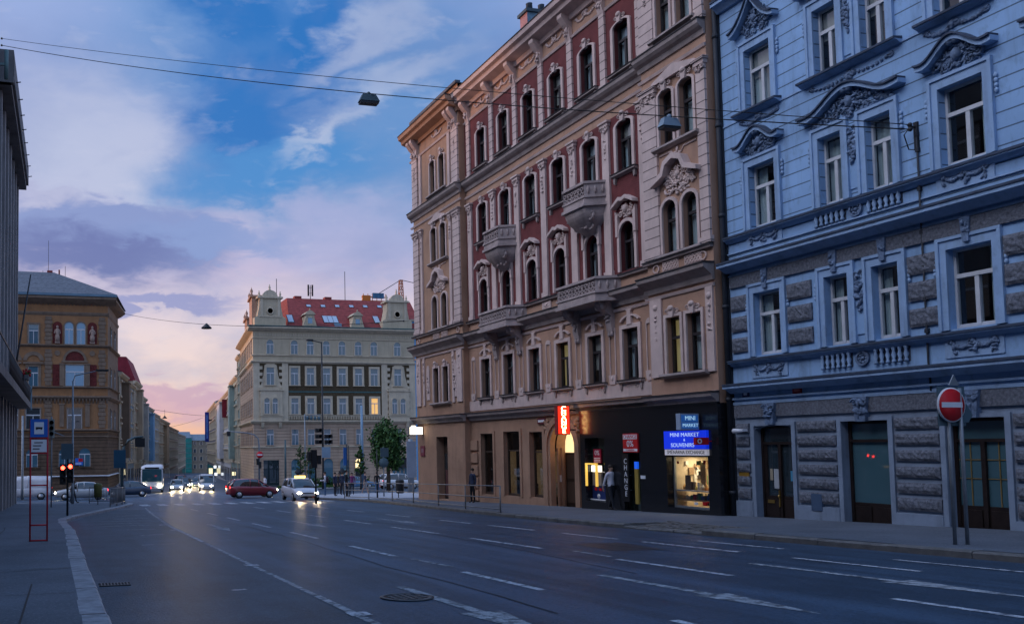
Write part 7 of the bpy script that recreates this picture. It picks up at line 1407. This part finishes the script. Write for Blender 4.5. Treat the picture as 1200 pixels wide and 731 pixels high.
def vehicle(name, label, cat, kind, col, x, y, rz, lights=0, panel=False, group=None, taxi=False):
    t = thing(name, label, cat, (x, y, gz(y)+.005), rz, group); bst, gst_, wx, wr = KINDS[kind]; pm = mat('car_paint_%s' % ''.join('%02x' % int(c*99) for c in col), col, .3, .04, 2, 0, 30, .06, .5, coat=.4)
    mb = MB(); loft(mb, [[(x_, -w*.8, zl), (x_, -w*.97, zl+.08), (x_, -w, zl+(zt-zl)*.45), (x_, -w*.985, zl+(zt-zl)*.72), (x_, -w*.93, zt-.02), (x_, -w*.6, zt+.015), (x_, 0, zt+.03), (x_, w*.6, zt+.015), (x_, w*.93, zt-.02), (x_, w*.985, zl+(zt-zl)*.72), (x_, w, zl+(zt-zl)*.45), (x_, w*.97, zl+.08), (x_, w*.8, zl)] for x_, w, zl, zt in bst]); b = mb.build('body', pm, t, (0, 0, 0))
    mb = MB(); loft(mb, [[(x_, -wb, zb-.02), (x_, -(wb*.45+wr_*.55), zb+(zr_-zb)*.55), (x_, -wr_, zr_-.02), (x_, 0, zr_), (x_, wr_, zr_-.02), (x_, (wb*.45+wr_*.55), zb+(zr_-zb)*.55), (x_, wb, zb-.02)] for x_, wb, wr_, zb, zr_ in gst_]); mb.build('windows', carglass if not panel else pm, t, (0, 0, 0))
    mb = MB(); loft(mb, [[(x_, -wr_*1.01, zr_-.05), (x_, -wr_*.8, zr_+.012), (x_, 0, zr_+.025), (x_, wr_*.8, zr_+.012), (x_, wr_*1.01, zr_-.05)] for x_, wb, wr_, zb, zr_ in gst_[1:-1]])
    for i in (0, 1, 2, 3):                                        # pillars follow the glasshouse
        for s in (-1, 1):
            (xa, wba, wra, zba, zra), (xb, wbb, wrb, zbb, zrb) = gst_[i], gst_[i+1]
            A_, B_ = ((xa, s*wba*1.005, zba), (xb, s*wrb*1.01, zrb-.02)) if i == 0 else ((xb, s*wbb*1.005, zbb), (xa, s*wra*1.01, zra-.02)) if i == 3 else ((xb, s*wbb*1.01, zbb), (xb, s*wrb*1.01, zrb))
            if i != 1 or True: mb.tube([A_, tuple((Vector(A_)+Vector(B_))/2+Vector((0, s*.012, 0))), B_], .035, 5)
    mb.build('roof', pm, t, (0, 0, 0))
    if panel: mb = MB(); xa, wb, wr_, zb, zr_ = gst_[3]; xb, wb2, wr2, zb2, zr2 = gst_[4]; mb.add([(xa+.04, -wr_*.92, zr_-.06), (xa+.04, wr_*.92, zr_-.06), (xb+.02, wb2*.9, zb2+.08), (xb+.02, -wb2*.9, zb2+.08)], [(0, 1, 2, 3)]); [mb.add([(1.0, s*.925, 1.15), (1.55, s*.9, 1.12), (1.1, s*.87, 1.72), (.75, s*.9, 1.78)], [(0, 1, 2, 3)]) for s in (-1, 1)]; mb.build('windscreen', carglass, t, (0, 0, 0))
    for sx_ in (-1, 1):
        for s in (-1, 1):
            w = bst[3][1]; o = MB().lathe([(.0, -.1), (wr-.05, -.1), (wr, -.07), (wr, .07), (wr-.05, .1), (.0, .1)], (sx_*wx, s*(w-.1), wr), 16, 'y').build('wheel', tyre, t, (0, 0, 0)); r = MB(); r.lathe([(.0, -.012), (wr*.62, -.012), (wr*.66, .012), (.0, .012)], (sx_*wx, s*(w+.005), wr), 12, 'y'); sub(r, 'rim', rimm, o)
    xf, xr_ = bst[-2][0], bst[0][0]; zf, zr0 = bst[-2][3]-.03, bst[1][3]-.12
    for s in (-1, 1):
        mb = MB(); mb.ball((xf-.04, s*.56, zf), (.09, .16, .08), 8, 5); mb.build('headlight', (headx if lights > 1 else headg) if lights else lampoff, t, (0, 0, 0)); mb = MB(); mb.ball((xr_+.06, s*.66, zr0), (.07, .12, .13), 8, 5); mb.build('tail_light', tailg if lights else tailoff, t, (0, 0, 0))
    mb = MB(); mb.box(xf-.02, xf+.05, -.26, .26, .42, .53); mb.box(xr_-.03, xr_+.03, -.26, .26, .6, .71); mb.build('number_plate', plate, t, (0, 0, 0)); mb = MB(); mb.box(xf-.1, xf+.03, -.4, .4, .55, .62); mb.box(xf-.1, xf+.02, -.5, .5, .3, .4); mb.build('grille', blackrub, t, (0, 0, 0))
    for s in (-1, 1): mb = MB(); mb.ball((gst_[3][0]+.35, s*(bst[3][1]+.1), gst_[3][3]+.12), (.08, .11, .07), 8, 5); mb.build('mirror', pm, t, (0, 0, 0))
    if lights and rz < -1:
        for s in (-1, 1):
            sl_ = bpy.data.lights.new('headlamp', 'SPOT'); sl_.energy = 480*lights; sl_.color = (1, .74, .42); sl_.spot_size = rad(50); sl_.spot_blend = .8; sl_.shadow_soft_size = .08; so_ = bpy.data.objects.new('headlamp', sl_); C.objects.link(so_); so_.parent = t; so_.location = (xf+.12, s*.56, zf); so_.rotation_euler = Vector((-1, 0, .07)).to_track_quat('Z', 'Y').to_euler()
    if taxi: mb = MB(); mb.box(-.1, .1, -.35, .35, gst_[2][4]+.02, gst_[2][4]+.16); mb.build('roof_light', glowmat('amber_roof_light', (1, .62, .14), 4), t, (0, 0, 0))
    return t
def onroad(px, py_): return gpt(px, py_)
D90 = math.pi/2; q = onroad(207.5, 575.5); vehicle('car', 'white car with glaring headlights facing out of the far street, beside the coach', 'car', 'saloon', (.6, .6, .6), q.x, q.y, -D90-.15, 2)
q = onroad(242, 575); vehicle('van', 'pale van with lit headlights, rightmost of the traffic queue in the far street', 'van', 'van', (.5, .5, .52), q.x, q.y, -D90-.15, 1)
for px, Y, c, k, lab in ((217, 118, (.08, .08, .1), 'hatch', 'dark car with bright headlights second in the queue'), (229, 121, (.3, .3, .32), 'saloon', 'grey car between the white car and the pale van in the queue'), (211, 134, (.25, .03, .03), 'suv', 'dark red car farther back in the queue behind the white car'), (223, 140, (.1, .12, .2), 'hatch', 'blue car farther back in the middle of the queue'), (234, 146, (.5, .5, .5), 'saloon', 'light car farthest back in the queue')):
    X = at(px, 560, Y).x; vehicle('car', lab, 'car', k, c, X, Y, -D90-.15, 2, group='cars queueing in the far street')
q = onroad(295, 583); vehicle('car', 'dark red car crossing the junction from left to right with its lights on', 'car', 'hatch', (.22, .02, .03), q.x, q.y, .04, 1)
q = onroad(359, 587); vehicle('car', 'small white car with an amber roof light facing across the junction', 'car', 'hatch', (.55, .56, .6), q.x, q.y+1.5, -D90, .35, taxi=True)
q = onroad(22, 586); vehicle('van', 'white delivery van half hidden behind the grey building and the bus stop', 'van', 'van', (.62, .63, .68), q.x+.3, q.y+1.5, math.pi, 1, True)
q = onroad(96, 586); vehicle('car', 'silver car passing behind the left lamp posts', 'car', 'saloon', (.42, .44, .46), q.x, q.y+2, math.pi, 1)
q = onroad(150, 582); vehicle('car', 'dark blue car crossing below the coach behind the barred railing', 'car', 'saloon', (.03, .05, .09), q.x, q.y+1, math.pi, 1)
q = onroad(467, 573); vehicle('car', 'white off road car standing beside the plane tree with red tail lights lit', 'car', 'suv', (.62, .63, .66), q.x, q.y, .12, 1)
q = onroad(367, 568.5); vehicle('car', 'blue car parked along the grass before the cream building', 'car', 'saloon', (.05, .15, .28), q.x, 102.3, 0, 0, group='cars parked before the cream building')
q = onroad(418, 568); vehicle('car', 'dark grey car parked before the lit arch', 'car', 'hatch', (.06, .07, .08), q.x+.5, 102.5, 0, 0, group='cars parked before the cream building')
# coach
q = onroad(178, 577.5); t = thing('coach', 'white coach with a big dark windscreen coming out of the far street', 'coach', (q.x, q.y, gz(q.y)), -D90-.12); wht = mat('coach_white', (.6, .61, .64), .35, .06, 1, 0, 30, .1, .5)
S = [(0, 1.05, .5, 2.6), (.0, 1.22, .35, 2.95), (-.25, 1.25, .3, 3.1), (-9, 1.25, .3, 3.1), (-9.3, 1.2, .4, 2.9)]
mb = MB(); loft(mb, [[(x_, -w*.92, zl), (x_, -w, zl+.15), (x_, -w, zt-.35), (x_, -w*.93, zt-.08), (x_, -w*.7, zt), (x_, w*.7, zt), (x_, w*.93, zt-.08), (x_, w, zt-.35), (x_, w, zl+.15), (x_, w*.92, zl)] for x_, w, zl, zt in S]); mb.build('body', wht, t, (0, 0, 0))
mb = MB(); mb.poly([(-1.12, 1.3), (1.12, 1.3), (1.08, 2.72), (-1.08, 2.72)], 0, .03); o = mb.build('windscreen', glassmat('coach_screen', (.02, .07, .085), True), t, (0, 0, 0)); o.rotation_euler.z = -D90; o.location.x = .02
for s in (-1, 1): mb = MB(); mb.box(-8.6, -.6, s*1.235, s*1.262, 1.45, 2.6); mb.build('side_window', carglass, t, (0, 0, 0)); mb = MB(); mb.ball((.05, s*.92, .82), (.09, .17, .15), 10, 6); mb.build('headlight', headg, t, (0, 0, 0)); mb = MB(); mb.tube([(.05, s*1.1, 2.75), (.3, s*1.32, 2.7), (.3, s*1.34, 2.3)], [.03, .06, .08], 6); mb.build('mirror', blackrub, t, (0, 0, 0))
for x_ in (-1.7, -6.6):
    for s in (-1, 1): mb = MB(); mb.lathe([(0, -.14), (.45, -.14), (.48, -.1), (.48, .1), (.45, .14), (0, .14)], (x_, s*1.13, .48), 16, 'y'); mb.build('wheel', tyre, t, (0, 0, 0))
mb = MB(); mb.box(0, .06, -1.0, 1.0, .38, .55); mb.box(.0, .05, -.28, .28, .62, .74); mb.build('bumper', mat('coach_grey', (.2, .21, .23), .5, .1), t, (0, 0, 0)); mb = MB(); mb.box(.0, .05, -.8, .8, 2.76, 2.92); mb.build('destination_board', blackrub, t, (0, 0, 0))
# ------------------------------------------------------------------ people
skin = mat('skin', (.40, .24, .17), .6, .06); hairm = mat('dark_hair', (.025, .017, .012), .6, .2); shoe = mat('dark_shoes', (.03, .025, .022), .6, .2); eyem = mat('eye_dark', (.02, .015, .012), .3, .05)
def person(label, x, y, rz, h, top, legs, pose='stand', hair='short', shoes=None, shorts=False, z=None, group='people waiting on the plaza'):
    k = h/1.75; st = {'stand': (.02, -.02, .02, -.02), 'walk': (.24, -.22, -.2, .2), 'hold': (.03, -.03, 0, 0)}[pose]; V = []; E = []; Rr = []
    def v(p, r, par=None):
        V.append(tuple(c*k for c in p)); Rr.append((r[0]*k, r[1]*k) if isinstance(r, tuple) else (r*k, r*k)); i = len(V)-1
        if par is not None: E.append((par, i))
        return i
    pel = v((0, 0, .95), (.15, .11)); sp = v((0, .01, 1.13), (.135, .10), pel); ch = v((0, .0, 1.33), (.165, .11), sp); ct = v((0, .01, 1.44), (.12, .09), ch); nk = v((0, .0, 1.515), .055, ct); hd = v((0, -.015, 1.60), (.075, .088), nk); ht = v((0, -.005, 1.69), (.07, .085), hd)
    for s, f, a in ((-1, st[0], st[2]), (1, st[1], st[3])):
        hp = v((s*.095, 0, .88), .088, pel); kn = v((s*.10, -f*.45-.01, .49), .058, hp); an_ = v((s*.10, -f+.03 if f < 0 else -f*.95+.02, .085), .04, kn); v((s*.115, -f-.13, .035), .035, an_)
        sh = v((s*.185, .01, 1.405), .06, ct); el = v((s*.235, .03-a*.3, 1.13), .042, sh)
        if pose == 'hold': wr_ = v((s*.13, -.23, 1.12), .029, el); d = Vector((-s*.5, -.8, .1)).normalized()
        else: wr_ = v((s*.25, -.03-a, .88), .029, el); d = Vector((0, -.12-a*.3, -1)).normalized()
        W0 = Vector((V[wr_][0]/k, V[wr_][1]/k, V[wr_][2]/k)); pm_ = v(W0+d*.075, (.036, .02), wr_); sd_ = Vector((0, 1, 0)) if pose != 'hold' else Vector((0, 0, 1))
        for j, L in enumerate((.065, .075, .07, .055)): b0 = v(W0+d*.10+sd_*(.022*(j-1.5)), .009, pm_); v(W0+d*(.10+L)+sd_*(.024*(j-1.5))-Vector((s*.018, 0, 0)), .0075, b0)
        th = v(W0+d*.045-sd_*.042, .011, pm_); v(W0+d*.09-sd_*.062, .009, th)
    me = bpy.data.meshes.new('person'); me.from_pydata(V, E, []); o = bpy.data.objects.new('person', me); C.objects.link(o)
    m = o.modifiers.new('s', 'SKIN'); m.use_smooth_shade = True; o.modifiers.new('u', 'SUBSURF').levels = 1; sv = me.skin_vertices[0].data
    for i, r in enumerate(Rr): sv[i].radius = r
    sv[0].use_root = True; bpy.context.view_layer.update(); m2 = bpy.data.meshes.new_from_object(o.evaluated_get(bpy.context.evaluated_depsgraph_get())); bpy.data.objects.remove(o)
    m2.materials.clear()
    for mm_ in (skin, top, legs, shoes or shoe): m2.materials.append(mm_)
    for pl_ in m2.polygons:
        c = pl_.center/k; arm = abs(c.x) > .17 and c.z < 1.36 or (pose == 'hold' and c.y < -.14 and c.z > 1.0); pl_.use_smooth = True
        pl_.material_index = (1 if c.z > (1.16 if shorts else .93) or (pose == 'hold' and c.y > -.2) else 0) if arm and c.z > .7 else 3 if c.z < .075 else 0 if shorts and c.z < .5 else 2 if c.z < .97 else 1 if c.z < 1.485 else 0
    t = link('person', m2, None, (x, y, gz(y)+.14 if z is None else z), rz, label, 'person', group)
    mb = MB(); mb.ball((0, .015*k, 1.685*k), (.088*k, .1*k, .09*k), 10, 6)
    if hair == 'long': mb.ball((0, .055*k, 1.58*k), (.085*k, .06*k, .16*k), 10, 6)
    mb.build('hair', hairm, t, (0, 0, 0)); mb = MB(); mb.ball((0, -.102*k, 1.615*k), (.014*k, .02*k, .025*k), 6, 4)
    for s in (-1, 1): mb.ball((s*.082*k, .0, 1.62*k), (.012*k, .02*k, .03*k), 6, 4)
    mb.cur = 1
    for s in (-1, 1): mb.ball((s*.03*k, -.092*k, 1.645*k), (.012*k, .008*k, .008*k), 6, 4)
    mb.box(-.02*k, .02*k, -.098*k, -.085*k, 1.572*k, 1.578*k); mb.build('face', [skin, eyem], t, (0, 0, 0)); return t
cl = lambda n, c: mat(n, c, .85, .12, 8)
jeans = cl('blue_jeans', (.06, .12, .22)); dk = cl('dark_trousers', (.02, .022, .03)); whs = cl('white_shirt', (.6, .6, .66)); nav = cl('navy_jacket', (.025, .035, .07)); blk = cl('black_coat', (.012, .012, .015)); pur = cl('plum_jacket', (.16, .03, .12)); khk = cl('pale_shorts', (.3, .28, .27))
w_shoe = cl('white_shoes', (.6, .6, .6))
def on(px, py_): q = gpt(px, py_, .14); return q.x, q.y
x, y = on(381, 581); person('person in white shirt and jeans holding a phone at the plaza edge', x, y, -1.9, 1.78, whs, jeans, 'hold', 'short', w_shoe)
t = thing('backpack', 'dark red brown backpack on the back of the person in the white shirt', 'backpack', (x+.17, y-.06, gz(y)+.14+1.22), -1.9); tb(t, 'bag', cl('backpack_cloth', (.05, .025, .03)), lambda mb: mb.ball((0, 0, 0), (.15, .1, .23), 10, 6)); tb(t, 'strap', blk, lambda mb: [mb.tube([(s*.09, -.05, -.15), (s*.13, -.2, -.05), (s*.12, -.27, .12), (s*.1, -.12, .26), (s*.08, .0, .2)], .014, 5) for s in (-1, 1)])
for px, py_, rz, h, top, legs, pose, hair, lab in ((393, 581, .6, 1.72, nav, dk, 'stand', 'short', 'person in a navy jacket at the left of the dark group'), (397.5, 579, -.8, 1.68, blk, dk, 'stand', 'long', 'long haired person in black in the middle of the dark group'), (401.5, 580, 2.2, 1.76, nav, dk, 'stand', 'short', 'person in a navy jacket, back turned, right side of the dark group'), (406.6, 582.5, 1.2, 1.86, blk, blk, 'stand', 'short', 'tall person all in black beside the thin black pole'), (412.6, 579.5, -.4, 1.7, pur, dk, 'stand', 'long', 'person in a plum jacket right of the dark group'), (442, 577.5, 2.6, 1.72, blk, jeans, 'walk', 'short', 'person in a black top and blue jeans near the white car')):
    x, y = on(px, py_); person(lab, x, y, rz, h, top, legs, pose, hair)
x, y = on(428, 578.5); person('person in a dark top and pale shorts walking across the plaza', x, y, 1.4, 1.75, nav, khk, 'walk', 'short', w_shoe, True)
q = gpt(303.3, 574.5, .1); person('person in a white shirt at the foot of the cream building corner', q.x, q.y-3, -1.2, 1.7, whs, jeans, 'stand', 'short', None, False, gz(q.y-3)+.02, 'people by the crossing')
x, y = on(717, 597.5); person('person in a white shirt and dark trousers passing the black shop front', x, y, 0.15, 1.72, whs, dk, 'walk', 'short', group='people by the brown building')
q = fx(556, 577, 20.2); person('person in dark clothes standing against the brown building wall', 20.1, q[0], -1.4, 1.74, nav, blk, 'stand', 'short', group='people by the brown building')
x, y = on(86, 589); person('person in dark clothes walking behind the left signal post', x, min(y, 60.5), 1.5, 1.72, blk, dk, 'walk', 'short', group='people by the crossing')
